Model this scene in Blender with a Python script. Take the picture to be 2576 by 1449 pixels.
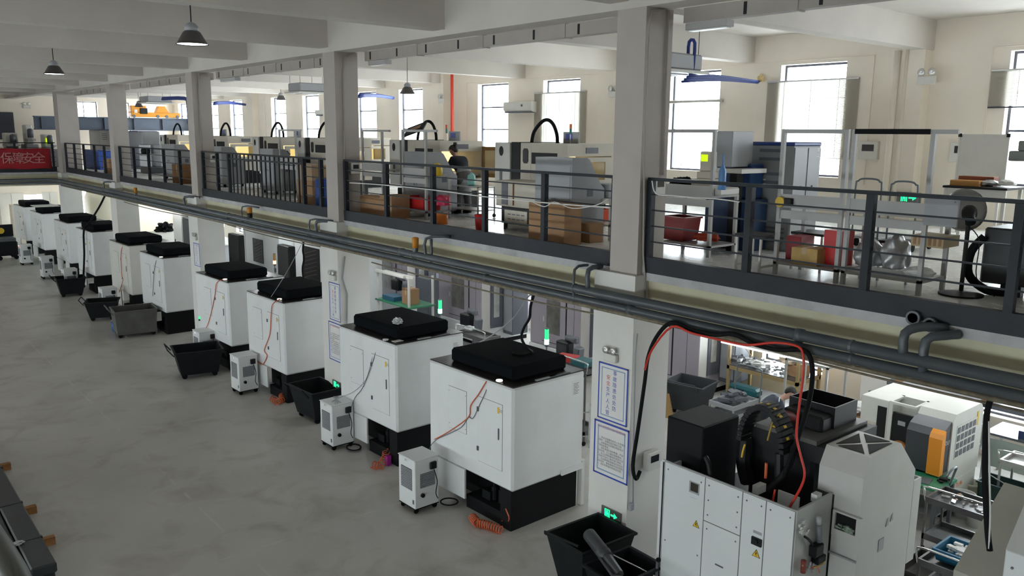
import bpy, bmesh, math, random
from mathutils import Vector, Matrix
random.seed(7)
C = bpy.context.scene.collection
S = bpy.context.scene
for o in list(bpy.data.objects): bpy.data.objects.remove(o)

# ---------------------------------------------------------------- camera
CZ = 5.95
FPX = 2086.27
_a, _t, _r = math.radians(39.92768), math.radians(10.49981), math.radians(0.56094)
FWD = Vector((math.sin(_a)*math.cos(_t), math.cos(_a)*math.cos(_t), -math.sin(_t)))
_rt = Vector((math.cos(_a), -math.sin(_a), 0)); _up = _rt.cross(FWD)
RGT = math.cos(_r)*_rt + math.sin(_r)*_up
UPV = -math.sin(_r)*_rt + math.cos(_r)*_up
cam = bpy.data.objects.new('camera', bpy.data.cameras.new('camera')); C.objects.link(cam)
cam.data.sensor_width = 36; cam.data.lens = 36*FPX/2576; cam.data.clip_start = 0.05; cam.data.clip_end = 300
m = Matrix((RGT, UPV, -FWD)).transposed().to_4x4(); m.translation = Vector((0, 0, CZ)); cam.matrix_world = m
S.camera = cam
# ---------------------------------------------------------------- daylight, exposure
w = bpy.data.worlds.new('overcast_sky'); S.world = w; w.use_nodes = True
wn = w.node_tree; bg = wn.nodes['Background']
bg.inputs[0].default_value = (0.87, 0.945, 1.0, 1); bg.inputs[1].default_value = 20.5
S.view_settings.view_transform = 'Standard'; S.view_settings.look = 'None'
S.view_settings.gamma = 1; S.view_settings.use_curve_mapping = False
S.view_settings.exposure = 0.0
S.cycles.use_denoising = True
S.cycles.max_bounces = 10; S.cycles.diffuse_bounces = 6; S.cycles.glossy_bounces = 3
S.cycles.transparent_max_bounces = 12; S.cycles.transmission_bounces = 4
S.cycles.caustics_reflective = False; S.cycles.caustics_refractive = False
S.cycles.sample_clamp_indirect = 6.0

def P(u, v, x=None, y=None, z=None):
    """point of the hall seen at (u, v) of the 2576x1449 photograph, on the wall/plane x=, y= or z="""
    d = (u-1288)/FPX*RGT - (v-724.5)/FPX*UPV + FWD
    t = x/d[0] if x is not None else y/d[1] if y is not None else (z-CZ)/d[2]
    return Vector((0, 0, CZ)) + d*t

# ---------------------------------------------------------------- materials
MATS = {}
def mat(name, col, rough=0.5, metal=0.0, var=0.0, scale=3.0, bump=0.0, spec=0.5, dirt=None, dscale=1.2, damt=0.5):
    if name in MATS: return MATS[name]
    m = bpy.data.materials.new(name); m.use_nodes = True; nt = m.node_tree; N = nt.nodes; L = nt.links
    b = N['Principled BSDF']; b.inputs['Base Color'].default_value = (*col, 1)
    b.inputs['Roughness'].default_value = rough; b.inputs['Metallic'].default_value = metal
    b.inputs['Specular IOR Level'].default_value = spec
    tc = N.new('ShaderNodeTexCoord')
    no = N.new('ShaderNodeTexNoise'); no.inputs['Scale'].default_value = scale; no.inputs['Detail'].default_value = 5
    L.new(tc.outputs['Object'], no.inputs['Vector'])
    out = None
    if var > 0:
        mr = N.new('ShaderNodeMapRange'); mr.inputs[1].default_value = .3; mr.inputs[2].default_value = .7
        mr.inputs[3].default_value = 1-var; mr.inputs[4].default_value = 1+var
        L.new(no.outputs['Fac'], mr.inputs[0])
        mx = N.new('ShaderNodeVectorMath'); mx.operation = 'SCALE'; mx.inputs[0].default_value = col
        L.new(mr.outputs[0], mx.inputs['Scale']); out = mx.outputs[0]
    if dirt:
        n2 = N.new('ShaderNodeTexNoise'); n2.inputs['Scale'].default_value = dscale; n2.inputs['Detail'].default_value = 7; n2.inputs['Roughness'].default_value = .65
        L.new(tc.outputs['Object'], n2.inputs['Vector'])
        r2 = N.new('ShaderNodeMapRange'); r2.inputs[1].default_value = .52; r2.inputs[2].default_value = .72; r2.inputs[4].default_value = damt
        L.new(n2.outputs['Fac'], r2.inputs[0])
        mi = N.new('ShaderNodeMix'); mi.data_type = 'RGBA'; L.new(r2.outputs[0], mi.inputs[0])
        if out: L.new(out, mi.inputs[6])
        else: mi.inputs[6].default_value = (*col, 1)
        mi.inputs[7].default_value = (*dirt, 1); out = mi.outputs[2]
    if out: L.new(out, b.inputs['Base Color'])
    if bump > 0:
        bp = N.new('ShaderNodeBump'); bp.inputs['Strength'].default_value = bump; bp.inputs['Distance'].default_value = .01
        n3 = N.new('ShaderNodeTexNoise'); n3.inputs['Scale'].default_value = scale*8; n3.inputs['Detail'].default_value = 4
        L.new(tc.outputs['Object'], n3.inputs['Vector']); L.new(n3.outputs['Fac'], bp.inputs['Height']); L.new(bp.outputs[0], b.inputs['Normal'])
    MATS[name] = m; return m
def emit(name, col, s):
    if name in MATS: return MATS[name]
    m = bpy.data.materials.new(name); m.use_nodes = True; b = m.node_tree.nodes['Principled BSDF']
    b.inputs['Base Color'].default_value = (*[c*.5 for c in col], 1)
    b.inputs['Emission Color'].default_value = (*col, 1); b.inputs['Emission Strength'].default_value = s
    MATS[name] = m; return m
def glassy(name, tint=(1, 1, 1), gloss=0.1, rough=0.02, trans=True):
    if name in MATS: return MATS[name]
    m = bpy.data.materials.new(name); m.use_nodes = True; nt = m.node_tree; nt.nodes.clear()
    o = nt.nodes.new('ShaderNodeOutputMaterial'); t = nt.nodes.new('ShaderNodeBsdfTransparent'); g = nt.nodes.new('ShaderNodeBsdfGlossy')
    t.inputs[0].default_value = (*tint, 1); g.inputs['Roughness'].default_value = rough
    mx = nt.nodes.new('ShaderNodeMixShader'); mx.inputs[0].default_value = gloss
    nt.links.new(t.outputs[0], mx.inputs[1]); nt.links.new(g.outputs[0], mx.inputs[2]); nt.links.new(mx.outputs[0], o.inputs[0])
    MATS[name] = m; return m
def blindmat():
    m = bpy.data.materials.new('blind_slat'); m.use_nodes = True; nt = m.node_tree; nt.nodes.clear()
    o = nt.nodes.new('ShaderNodeOutputMaterial'); d = nt.nodes.new('ShaderNodeBsdfDiffuse'); t = nt.nodes.new('ShaderNodeBsdfTranslucent')
    d.inputs[0].default_value = (.50, .46, .40, 1); t.inputs[0].default_value = (.80, .80, .77, 1)
    mx = nt.nodes.new('ShaderNodeMixShader'); mx.inputs[0].default_value = .45
    nt.links.new(d.outputs[0], mx.inputs[1]); nt.links.new(t.outputs[0], mx.inputs[2]); nt.links.new(mx.outputs[0], o.inputs[0])
    return m

plaster = mat('wall_plaster', (.82, .755, .66), .85, var=.04, scale=1.2, bump=.15, dirt=(.62, .55, .46), dscale=.6, damt=.35)
ceilm = mat('ceiling_paint', (.62, .585, .54), .9, var=.05, scale=1.0, bump=.12, dirt=(.55, .53, .5), dscale=.7, damt=.4)
colm = mat('column_paint_dimmed', (.46, .42, .39), .8, var=.05, scale=2.0, bump=.15, dirt=(.5, .46, .43), dscale=1.1, damt=.35)  # upper columns, darkened in colour for the weaker light up there
collow = mat('column_paint_lit', (.72, .71, .68), .75, var=.04, scale=2.0, bump=.1, dirt=(.5, .48, .45), dscale=1.0, damt=.3)  # lighter copy of the column paint for the stronger light low down
creamb = mat('cream_beam_paint', (.58, .56, .40), .7, var=.07, scale=1.5, dirt=(.46, .36, .25), dscale=.8, damt=.6)
greyedge = mat('grey_primer_edge', (.45, .45, .46), .7, var=.12, scale=4, dirt=(.25, .25, .27), dscale=2.5, damt=.6)
steel = mat('dark_steel_paint', (.020, .024, .031), .5, var=.15, scale=3, spec=.25, dirt=(.035, .04, .045), dscale=2.5, damt=.4)
pipem = mat('grey_pipe_paint', (.075, .088, .10), .38, var=.12, scale=4, dirt=(.12, .12, .12), dscale=3)
trunk = mat('grey_trunking', (.36, .33, .30), .6, var=.04)
black = mat('black_plastic', (.009, .010, .011), .5, spec=.3)
blackm = mat('black_rubber', (.007, .007, .008), .8, spec=.2)
foam = mat('black_foam', (.005, .0065, .008), .95, var=.2, scale=30, spec=.08)
binm = mat('black_bin_plastic', (.008, .010, .012), .6, spec=.2, var=.2, scale=5)
white = mat('machine_white', (.74, .76, .76), .42, var=.025, scale=2, dirt=(.6, .6, .57), dscale=1.4, damt=.3)
whiteg = mat('machine_warm_white', (.66, .65, .61), .45, var=.03, scale=2, dirt=(.5, .48, .42), dscale=1.2, damt=.35)
cream = mat('machine_cream', (.60, .555, .47), .5, var=.04, scale=2, dirt=(.42, .36, .28), dscale=1.6, damt=.4)
benchg = mat('bench_grey_enamel', (.42, .42, .41), .5, var=.04)
cabg = mat('cabinet_grey', (.34, .35, .37), .45, var=.03)
dgrey = mat('dark_grey_enamel', (.11, .12, .14), .45, var=.05)
lav = mat('machine_lavender_grey', (.36, .325, .37), .45, var=.04, scale=2)
alu = mat('aluminium', (.62, .62, .60), .35, .8)
chrome = mat('chrome', (.75, .75, .75), .18, 1.0)
zinc = mat('galvanised_steel', (.45, .46, .46), .4, .7, var=.2, scale=12)
oily = mat('oily_black_top', (.022, .02, .018), .3, var=.3, scale=2, dirt=(.06, .05, .04), dscale=1.5)
inkl = mat('panel_seam', (.12, .12, .12), .8)
orangeh = mat('orange_hose', (.62, .13, .045), .4)
redp = mat('red_plastic', (.55, .02, .02), .45, var=.08)
bluep = mat('blue_plastic', (.015, .07, .35), .45, var=.08)
tealp = mat('teal_plastic', (.01, .12, .14), .45)
yellowp = mat('yellow_plastic', (.72, .48, .03), .5)
card = mat('cardboard', (.36, .21, .11), .85, var=.08, scale=4)
wood = mat('sleeper_wood', (.36, .17, .06), .8, var=.2, scale=8)
greent = mat('green_worktop', (.03, .22, .11), .4, var=.1, dirt=(.12, .2, .13), dscale=3)
wrap = mat('dark_wrapped_profile', (.022, .028, .032), .35, var=.25, scale=6)
skin = mat('skin', (.55, .33, .24), .6)
hairm = mat('black_hair', (.008, .007, .006), .6)
papr = mat('paper_white', (.75, .75, .73), .7)
silverbag = mat('silver_bag', (.45, .45, .46), .35, .5, var=.2, scale=10)
bluefoam = mat('blue_foam_tube', (.02, .045, .22), .7)
glass = glassy('window_glass', (.97, .98, .98), .06)
dglass = glassy('machine_door_glass', (.45, .45, .40), .25, .15)
darkpane = mat('dark_glass', (.02, .02, .025), .15)
EXIT = emit('exit_green', (.02, 1.0, .35), 1.6)
LCD = emit('lcd_yellow_green', (.62, .95, .0), 1.0)
REDL = emit('red_lamp', (1, .06, .02), 4)
GRNL = emit('green_lamp', (.03, 1, .3), 1.1)
GRNH = emit('green_lamp_lit', (.35, 1, .6), 6)
TUBE = emit('tube_light', (.95, .97, 1.0), 6)
CABL = emit('chamber_glow', (1.0, .82, .45), 1.2)  # emission for chamber walls that look lit from inside

# ---------------------------------------------------------------- mesh helpers
class MB:
    def __init__(s): s.bm = bmesh.new()
    def box(s, a, b, bev=0.0, M=None):
        a = Vector(a); b = Vector(b)
        lo = Vector([min(a[i], b[i]) for i in range(3)]); hi = Vector([max(a[i], b[i]) for i in range(3)])
        r = bmesh.ops.create_cube(s.bm, size=1.0); vs = r['verts']; c = (lo+hi)/2; d = hi-lo
        for v in vs: v.co = Vector((v.co.x*d.x, v.co.y*d.y, v.co.z*d.z)) + c
        if bev > 0:
            es = list({e for v in vs for e in v.link_edges})
            r = bmesh.ops.bevel(s.bm, geom=es, offset=bev, segments=1, affect='EDGES')
            vs = list({v for f in r['faces'] for v in f.verts} | {v for v in vs if v.is_valid})
        if M is not None:
            for v in vs: v.co = M @ v.co
        return s
    def poly(s, pts, axis, a, b):
        """polygon pts in the plane across axis ('x','y','z'), extruded a..b"""
        def mk(p, t):
            return Vector((t, p[0], p[1])) if axis == 'x' else Vector((p[0], t, p[1])) if axis == 'y' else Vector((p[0], p[1], t))
        A = [s.bm.verts.new(mk(p, a)) for p in pts]; B = [s.bm.verts.new(mk(p, b)) for p in pts]; n = len(pts)
        s.bm.faces.new(A); s.bm.faces.new(B[::-1])
        for i in range(n): s.bm.faces.new((A[i], B[i], B[(i+1) % n], A[(i+1) % n]))
        return s
    def cyl(s, p, q, r, r2=None, n=10, caps=True):
        p = Vector(p); q = Vector(q); r2 = r if r2 is None else r2
        d = (q-p); z = d.normalized(); x = z.orthogonal().normalized(); y = z.cross(x)
        A = []; B = []
        for i in range(n):
            t = 2*math.pi*i/n; e = x*math.cos(t)+y*math.sin(t)
            A.append(s.bm.verts.new(p+e*r)); B.append(s.bm.verts.new(q+e*r2))
        for i in range(n): s.bm.faces.new((A[i], A[(i+1) % n], B[(i+1) % n], B[i]))
        if caps: s.bm.faces.new(A[::-1]); s.bm.faces.new(B)
        return s
    def tube(s, pts, r, n=6, smooth=0):
        pts = [Vector(p) for p in pts]
        if smooth:
            q = []
            for i in range(len(pts)-1):
                p0 = pts[max(i-1, 0)]; p1 = pts[i]; p2 = pts[i+1]; p3 = pts[min(i+2, len(pts)-1)]
                for k in range(smooth):
                    t = k/smooth
                    q.append(.5*((2*p1)+(p2-p0)*t+(2*p0-5*p1+4*p2-p3)*t*t+(3*p1-p0-3*p2+p3)*t*t*t))
            q.append(pts[-1]); pts = q
        rings = []; x = None
        for i, p in enumerate(pts):
            d = (pts[min(i+1, len(pts)-1)]-pts[max(i-1, 0)])
            if d.length < 1e-7: d = Vector((0, 0, 1))
            d.normalize()
            x = d.orthogonal().normalized() if x is None else (x-d*x.dot(d))
            if x.length < 1e-5: x = d.orthogonal()
            x.normalize(); y = d.cross(x)
            rr = r[i*(len(r)-1)//max(1, len(pts)-1)] if isinstance(r, (list, tuple)) else r
            rings.append([s.bm.verts.new(p+(x*math.cos(2*math.pi*k/n)+y*math.sin(2*math.pi*k/n))*rr) for k in range(n)])
        for a, b in zip(rings, rings[1:]):
            for k in range(n): s.bm.faces.new((a[k], a[(k+1) % n], b[(k+1) % n], b[k]))
        s.bm.faces.new(rings[0][::-1]); s.bm.faces.new(rings[-1]); return s
    def lathe(s, prof, c=(0, 0, 0), n=20, axis='z'):
        c = Vector(c); rings = []
        for r, h in prof:
            ring = []
            for k in range(n):
                t = 2*math.pi*k/n; e = (r*math.cos(t), r*math.sin(t), h)
                if axis == 'x': e = (h, e[0], e[1])
                if axis == 'y': e = (e[0], h, e[1])
                ring.append(s.bm.verts.new(c+Vector(e)))
            rings.append(ring)
        for a, b in zip(rings, rings[1:]):
            for k in range(n): s.bm.faces.new((a[k], a[(k+1) % n], b[(k+1) % n], b[k]))
        if prof[0][0] > 1e-6: s.bm.faces.new(rings[0][::-1])
        if prof[-1][0] > 1e-6: s.bm.faces.new(rings[-1])
        return s
    def frustum(s, a, b, z0, z1, inset, wall=0.02, open_top=True):
        """tapering tub: rim rectangle a..b at z1, floor inset at z0, open top"""
        (x0, y0), (x1, y1) = a, b; i = inset
        def q(x0, y0, x1, y1, z): return [s.bm.verts.new((x, y, z)) for x, y in ((x0, y0), (x1, y0), (x1, y1), (x0, y1))]
        O0 = q(x0+i, y0+i, x1-i, y1-i, z0); O1 = q(x0, y0, x1, y1, z1); w = wall
        I1 = q(x0+w, y0+w, x1-w, y1-w, z1); I0 = q(x0+i+w, y0+i+w, x1-i-w, y1-i-w, z0+w)
        s.bm.faces.new(O0[::-1]); s.bm.faces.new(I0)
        for A, B in ((O0, O1), (O1, I1), (I1, I0)):
            for k in range(4): s.bm.faces.new((A[k], A[(k+1) % 4], B[(k+1) % 4], B[k]))
        return s
    def build(s, name, m, parent=None, label=None, smooth=False, **kw):
        bmesh.ops.recalc_face_normals(s.bm, faces=s.bm.faces)
        me = bpy.data.meshes.new(name); s.bm.to_mesh(me); s.bm.free()
        me.materials.append(m)
        if smooth: me.shade_smooth()
        o = bpy.data.objects.new(name, me); C.objects.link(o)
        if parent: o.parent = parent
        if label: o['label'] = label
        for k, v in kw.items(): o[k] = v
        return o
def sub(bm_obj, sm=True): return bm_obj
def thing(name, label, cat, loc=(0, 0, 0), rz=0, group=None):
    o = bpy.data.objects.new(name, None); C.objects.link(o); o.location = loc; o.rotation_euler = (0, 0, rz)
    o.empty_display_size = .1; o['label'] = label; o['category'] = cat
    if group: o['group'] = group
    return o
def tag(o, label, cat, group=None, kind=None):
    o['label'] = label; o['category'] = cat
    if group: o['group'] = group
    if kind: o['kind'] = kind
    return o
def struct(name, mb, m, parent=None):
    o = mb.build(name, m, parent)
    if not parent: o['kind'] = 'structure'
    return o
def copy_tree(o, parent=None):
    c = o.copy(); C.objects.link(c); c.parent = parent
    for ch in list(o.children): copy_tree(ch, c)
    return c
def text(name, body, size, m, parent, origin, xdir, ydir, spacing=1.0, align='CENTER', line=1.0, extrude=0.0, label=None):
    cu = bpy.data.curves.new(name, 'FONT'); cu.body = body; cu.size = size; cu.align_x = align; cu.align_y = 'CENTER'
    cu.space_character = spacing; cu.space_line = line; cu.extrude = extrude
    t = bpy.data.objects.new(name, cu); C.objects.link(t)
    dg = bpy.context.evaluated_depsgraph_get()
    me = bpy.data.meshes.new_from_object(t.evaluated_get(dg)); bpy.data.objects.remove(t)
    xd = Vector(xdir).normalized(); yd = Vector(ydir).normalized(); zd = xd.cross(yd)
    M = Matrix((xd, yd, zd)).transposed().to_4x4(); M.translation = Vector(origin)
    me.transform(M); me.materials.clear(); me.materials.append(m)
    o = bpy.data.objects.new(name, me); C.objects.link(o); o.parent = parent
    if label: o['label'] = label
    return o
def B(a, b, bev=0.0): return MB().box(a, b, bev)
NTH = ['nearest', 'second nearest', 'third nearest', 'fourth nearest', 'fifth nearest', 'sixth nearest', 'seventh nearest', 'eighth nearest', 'ninth nearest', 'tenth nearest', 'eleventh nearest', 'twelfth nearest']
# ================================================================ STRUCTURE
YN, YF, XL, XW = -8.0, 51.0, -14.0, 16.6
def floormat(name, col, rough, seams, spec=.5):
    m = mat(name, col, rough, var=.10, scale=.5, spec=spec)
    nt = m.node_tree; N = nt.nodes; L = nt.links; b = N['Principled BSDF']; tc = [n for n in N if n.type == 'TEX_COORD'][0]
    src = b.inputs['Base Color'].links[0].from_socket
    n2 = N.new('ShaderNodeTexNoise'); n2.inputs['Scale'].default_value = 1.1; n2.inputs['Detail'].default_value = 8; n2.inputs['Roughness'].default_value = .6; n2.inputs['Distortion'].default_value = .6
    L.new(tc.outputs['Object'], n2.inputs['Vector'])
    mr = N.new('ShaderNodeMapRange'); mr.inputs[1].default_value = .5; mr.inputs[2].default_value = .72; mr.inputs[4].default_value = .7
    L.new(n2.outputs['Fac'], mr.inputs[0])
    mi = N.new('ShaderNodeMix'); mi.data_type = 'RGBA'; L.new(mr.outputs[0], mi.inputs[0]); L.new(src, mi.inputs[6]); mi.inputs[7].default_value = (col[0]*.62, col[1]*.58, col[2]*.52, 1)
    out = mi.outputs[2]
    sx = N.new('ShaderNodeSeparateXYZ')
    wob = N.new('ShaderNodeTexNoise'); wob.inputs['Scale'].default_value = 2.5
    L.new(tc.outputs['Object'], wob.inputs['Vector'])
    L.new(tc.outputs['Object'], sx.inputs[0])
    for ax, per, off, wd in seams:
        ad = N.new('ShaderNodeMath'); ad.operation = 'ADD'; L.new(sx.outputs[ax], ad.inputs[0]); ad.inputs[1].default_value = off
        pp = N.new('ShaderNodeMath'); pp.operation = 'PINGPONG'; L.new(ad.outputs[0], pp.inputs[0]); pp.inputs[1].default_value = per/2
        lt = N.new('ShaderNodeMapRange'); lt.inputs[1].default_value = 0; lt.inputs[2].default_value = wd; lt.inputs[3].default_value = .9; lt.inputs[4].default_value = 0
        L.new(pp.outputs[0], lt.inputs[0])
        br = N.new('ShaderNodeMapRange'); br.inputs[1].default_value = .42; br.inputs[2].default_value = .62; L.new(wob.outputs['Fac'], br.inputs[0])
        ml = N.new('ShaderNodeMath'); ml.operation = 'MULTIPLY'; L.new(lt.outputs[0], ml.inputs[0]); L.new(br.outputs[0], ml.inputs[1])
        m2 = N.new('ShaderNodeMix'); m2.data_type = 'RGBA'; L.new(ml.outputs[0], m2.inputs[0]); L.new(out, m2.inputs[6]); m2.inputs[7].default_value = (.55, .53, .48, 1); out = m2.outputs[2]
    L.new(out, b.inputs['Base Color'])
    rr = N.new('ShaderNodeMapRange'); rr.inputs[3].default_value = rough-.1; rr.inputs[4].default_value = rough+.16; L.new(n2.outputs['Fac'], rr.inputs[0]); L.new(rr.outputs[0], b.inputs['Roughness'])
    return m
floorm = floormat('epoxy_floor', (.47, .46, .43), .33, [(0, 6.0, -4.17, .03), (1, 6.0, -4.9, .03)])
ufloorm = floormat('upper_epoxy_floor', (.78, .78, .76), .24, [])
struct('floor', B((XL, YN, -.2), (XW+.3, YF+.3, 0)), floorm)
fu = MB(); fu.box((8.16, YN, 4.12), (XW, YF, 4.30)); fu.box((XL, 40.0, 4.12), (8.16, YF, 4.30)); fu.box((XL, YN, 4.12), (8.16, .55, 4.30))
struct('floor_upper', fu, ufloorm)
struct('ceiling', B((XL, YN, 8.15), (XW+.3, YF+.3, 8.3)), ceilm)

# windows of the right wall (y0, y1), shared by both storeys
WY = [(-3.4, -1.9), (1.3, 2.85), (4.5, 6.05), (9.14, 10.67), (12.27, 13.8), (16.97, 18.5), (20.1, 21.63), (24.8, 26.34), (27.93, 29.46), (32.6, 34.12), (35.8, 37.35), (40.75, 42.3), (43.97, 45.5), (48.55, 50.1)]
def wall_with_holes(x0, x1, ys, bands):
    mb = MB(); z = 0.0
    for zb, zt in bands:
        mb.box((x0, YN, z), (x1, YF+.3, zb)); last = YN
        for a, b in ys: mb.box((x0, last, zb), (x1, a, zt)); last = b
        mb.box((x0, last, zb), (x1, YF+.3, zt)); z = zt
    mb.box((x0, YN, z), (x1, YF+.3, 8.15)); return mb
LOW = (.8, 3.0); UPP = (5.11, 7.50)
struct('wall_right', wall_with_holes(XW, XW+.3, WY, [LOW, UPP]), plaster)
LY = [(-5.5, -2.0), (-1.0, 1.5), (2.0, 5.0), (8.0, 11.0), (14.0, 17.0), (20.0, 23.0), (26.0, 29.0), (32.0, 35.0), (38.0, 41.0), (44.0, 47.0)]  # unseen openings for the cool aisle light; nearest added to brighten the panelled machine
struct('wall_left', wall_with_holes(XL-.3, XL, LY, [(.3, 2.75)]), plaster)
struct('wall_near', B((XL-.3, YN-.3, 0), (XW+.3, YN, 8.15)), plaster)
# far wall: holes for the wide window above and the doorway below
def far_wall():
    mb = MB(); y0, y1 = YF, YF+.3
    cols = [(XL, 8.4, []), (8.4, 10.0, [(0, 2.5)]), (10.0, 11.15, []), (11.15, 12.5, [(.9, 2.9), (6.45, 7.5)]), (12.5, 13.2, [(.9, 2.9)]), (13.2, 14.2, [(5.3, 7.5)]), (14.2, XW, [])]
    for a, b, hs in cols:
        z = 0
        for h0, h1 in hs: 
            if h0 > z: mb.box((a, y0, z), (b, y1, h0))
            z = h1
        mb.box((a, y0, z), (b, y1, 8.15))
    return mb
struct('wall_far', far_wall(), plaster)
navy = mat('window_frame_navy', (.035, .04, .06), .5)
wi = 0
def window(x, y0, y1, z0, z1, bars, face=-1):
    global wi; wi += 1
    o = bpy.data.objects.new('window_%d' % wi, None); C.objects.link(o); o.location = (x, (y0+y1)/2, z0); o['kind'] = 'structure'
    h = (y1-y0)/2; H = z1-z0; t = .045; f = MB()
    f.box((-.03, -h, 0), (.03, -h+t, H)); f.box((-.03, h-t, 0), (.03, h, H)); f.box((-.03, -h+t, 0), (.03, h-t, t)); f.box((-.03, -h+t, H-t), (.03, h-t, H))
    f.build('frame', navy, o)
    zs = [t]+[b*H for b in bars]+[H-t]
    for b in bars: B((-.025, -h+t, b*H-.02), (.025, h-t, b*H+.02)).build('glazing_bar', navy, o)
    for a, b in zip(zs, zs[1:]): B((-.004, -h+t, a+.01), (.004, h-t, b-.01)).build('pane', glass, o)
def windowx(y, x0, x1, z0, z1):
    global wi; wi += 1
    o = bpy.data.objects.new('window_%d' % wi, None); C.objects.link(o); o.location = ((x0+x1)/2, y, z0); o['kind'] = 'structure'
    h = (x1-x0)/2; H = z1-z0; t = .05; f = MB()
    f.box((-h, -.03, 0), (-h+t, .03, H)); f.box((h-t, -.03, 0), (h, .03, H)); f.box((-h+t, -.03, 0), (h-t, .03, t)); f.box((-h+t, -.03, H-t), (h-t, .03, H))
    f.build('frame', navy, o); B((-.02, -.02, t), (.02, .02, H-t)).build('glazing_bar', navy, o)
    B((-h+t, -.004, t), (-.02, .004, H-t)).build('pane', glass, o); B((.02, -.004, t), (h-t, .004, H-t)).build('pane', glass, o)
for a, b in WY:
    window(XW+.2, a, b, UPP[0], UPP[1], (.413, .70)); window(XW+.2, a, b, LOW[0], LOW[1], (.5,))
for a, b in LY:
    window(XL-.2, a, b, .3, 2.75, (.5,))
windowx(YF+.2, 11.15, 12.5, 6.45, 7.5); windowx(YF+.2, 11.15, 13.2, .9, 2.9); windowx(YF+.2, 13.2, 14.2, 5.3, 7.5)
# portals that tell the renderer where daylight enters
def portal(loc, sx, sy, rot):
    l = bpy.data.lights.new('window_daylight', 'AREA'); l.shape = 'RECTANGLE'; l.size = sx; l.size_y = sy; l.cycles.is_portal = True
    o = bpy.data.objects.new('window_daylight', l); C.objects.link(o); o.location = loc; o.rotation_euler = rot
R90 = math.pi/2
if True:
    portal((XW+.32, 21.5, UPP[0]+1.2), 2.5, 59, (0, R90, 0)); portal((XW+.32, 21.5, 2.0), 2.1, 59, (0, R90, 0))
    portal((XL-.32, 21.5, 1.8), 3.0, 59, (0, -R90, 0))
    portal((11.3, YF+.32, 4), 6, 7, (-R90, 0, 0))
# columns
COLY = [7.1+8.0*k for k in range(-1, 5)]
for k, y in enumerate(COLY):
    big = .25 if k == 5 else 0
    struct('column_base', B((7.97, y-.05, 0), (8.70, y+.68, 4.165)), collow); struct('column', B((8.05, y, 4.165), (8.56+big, y+.48+big, 7.51)), colm)
for x in (-6.0,):
    for y in COLY: struct('column', B((x, y, 0), (x+.5, y+.5, 7.51)), colm)
for k in range(-2, 6):
    y = 7.43+7.85*k; struct('trim_%d' % (k+3), B((16.3, y, 4.30), (16.6, y+.70, 8.15)), plaster)
for k in range(-2, 6):
    y = 7.3+7.85*k; struct('trim_%d' % (k+13), B((16.2, y, 0), (16.6, y+.75, 4.12)), collow)
# beams
struct('ceiling_beam', B((8.05, YN, 7.51), (8.45, YF, 8.15)), ceilm)
for k in range(-3, 12):
    y = 7.40+3.97*k
    if y < YF-.4: struct('ceiling_beam', MB().box((XL, y, 7.6), (8.05, y+.33, 8.15)).box((8.45, y, 7.6), (16.6, y+.33, 8.15)), ceilm)
struct('floor_edge_beam', B((8.22, YN, 3.62), (8.52, 40.0, 4.085)), creamb)
struct('floor_edge_strip', B((8.155, YN, 4.097), (8.25, 40.0, 4.2)), greyedge)
struct('floor_edge_beam', B((XL, 40.06, 3.62), (8.2, 40.4, 4.085)), creamb)
struct('floor_edge_strip', B((XL, 39.97, 4.097), (8.155, 40.06, 4.2)), greyedge)
for k in range(-3, 12):
    y = 7.15+3.97*k
    if y < YF-.4: struct('floor_beam', B((8.52, y, 3.65), (16.6, y+.3, 4.12)), collow)
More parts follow.
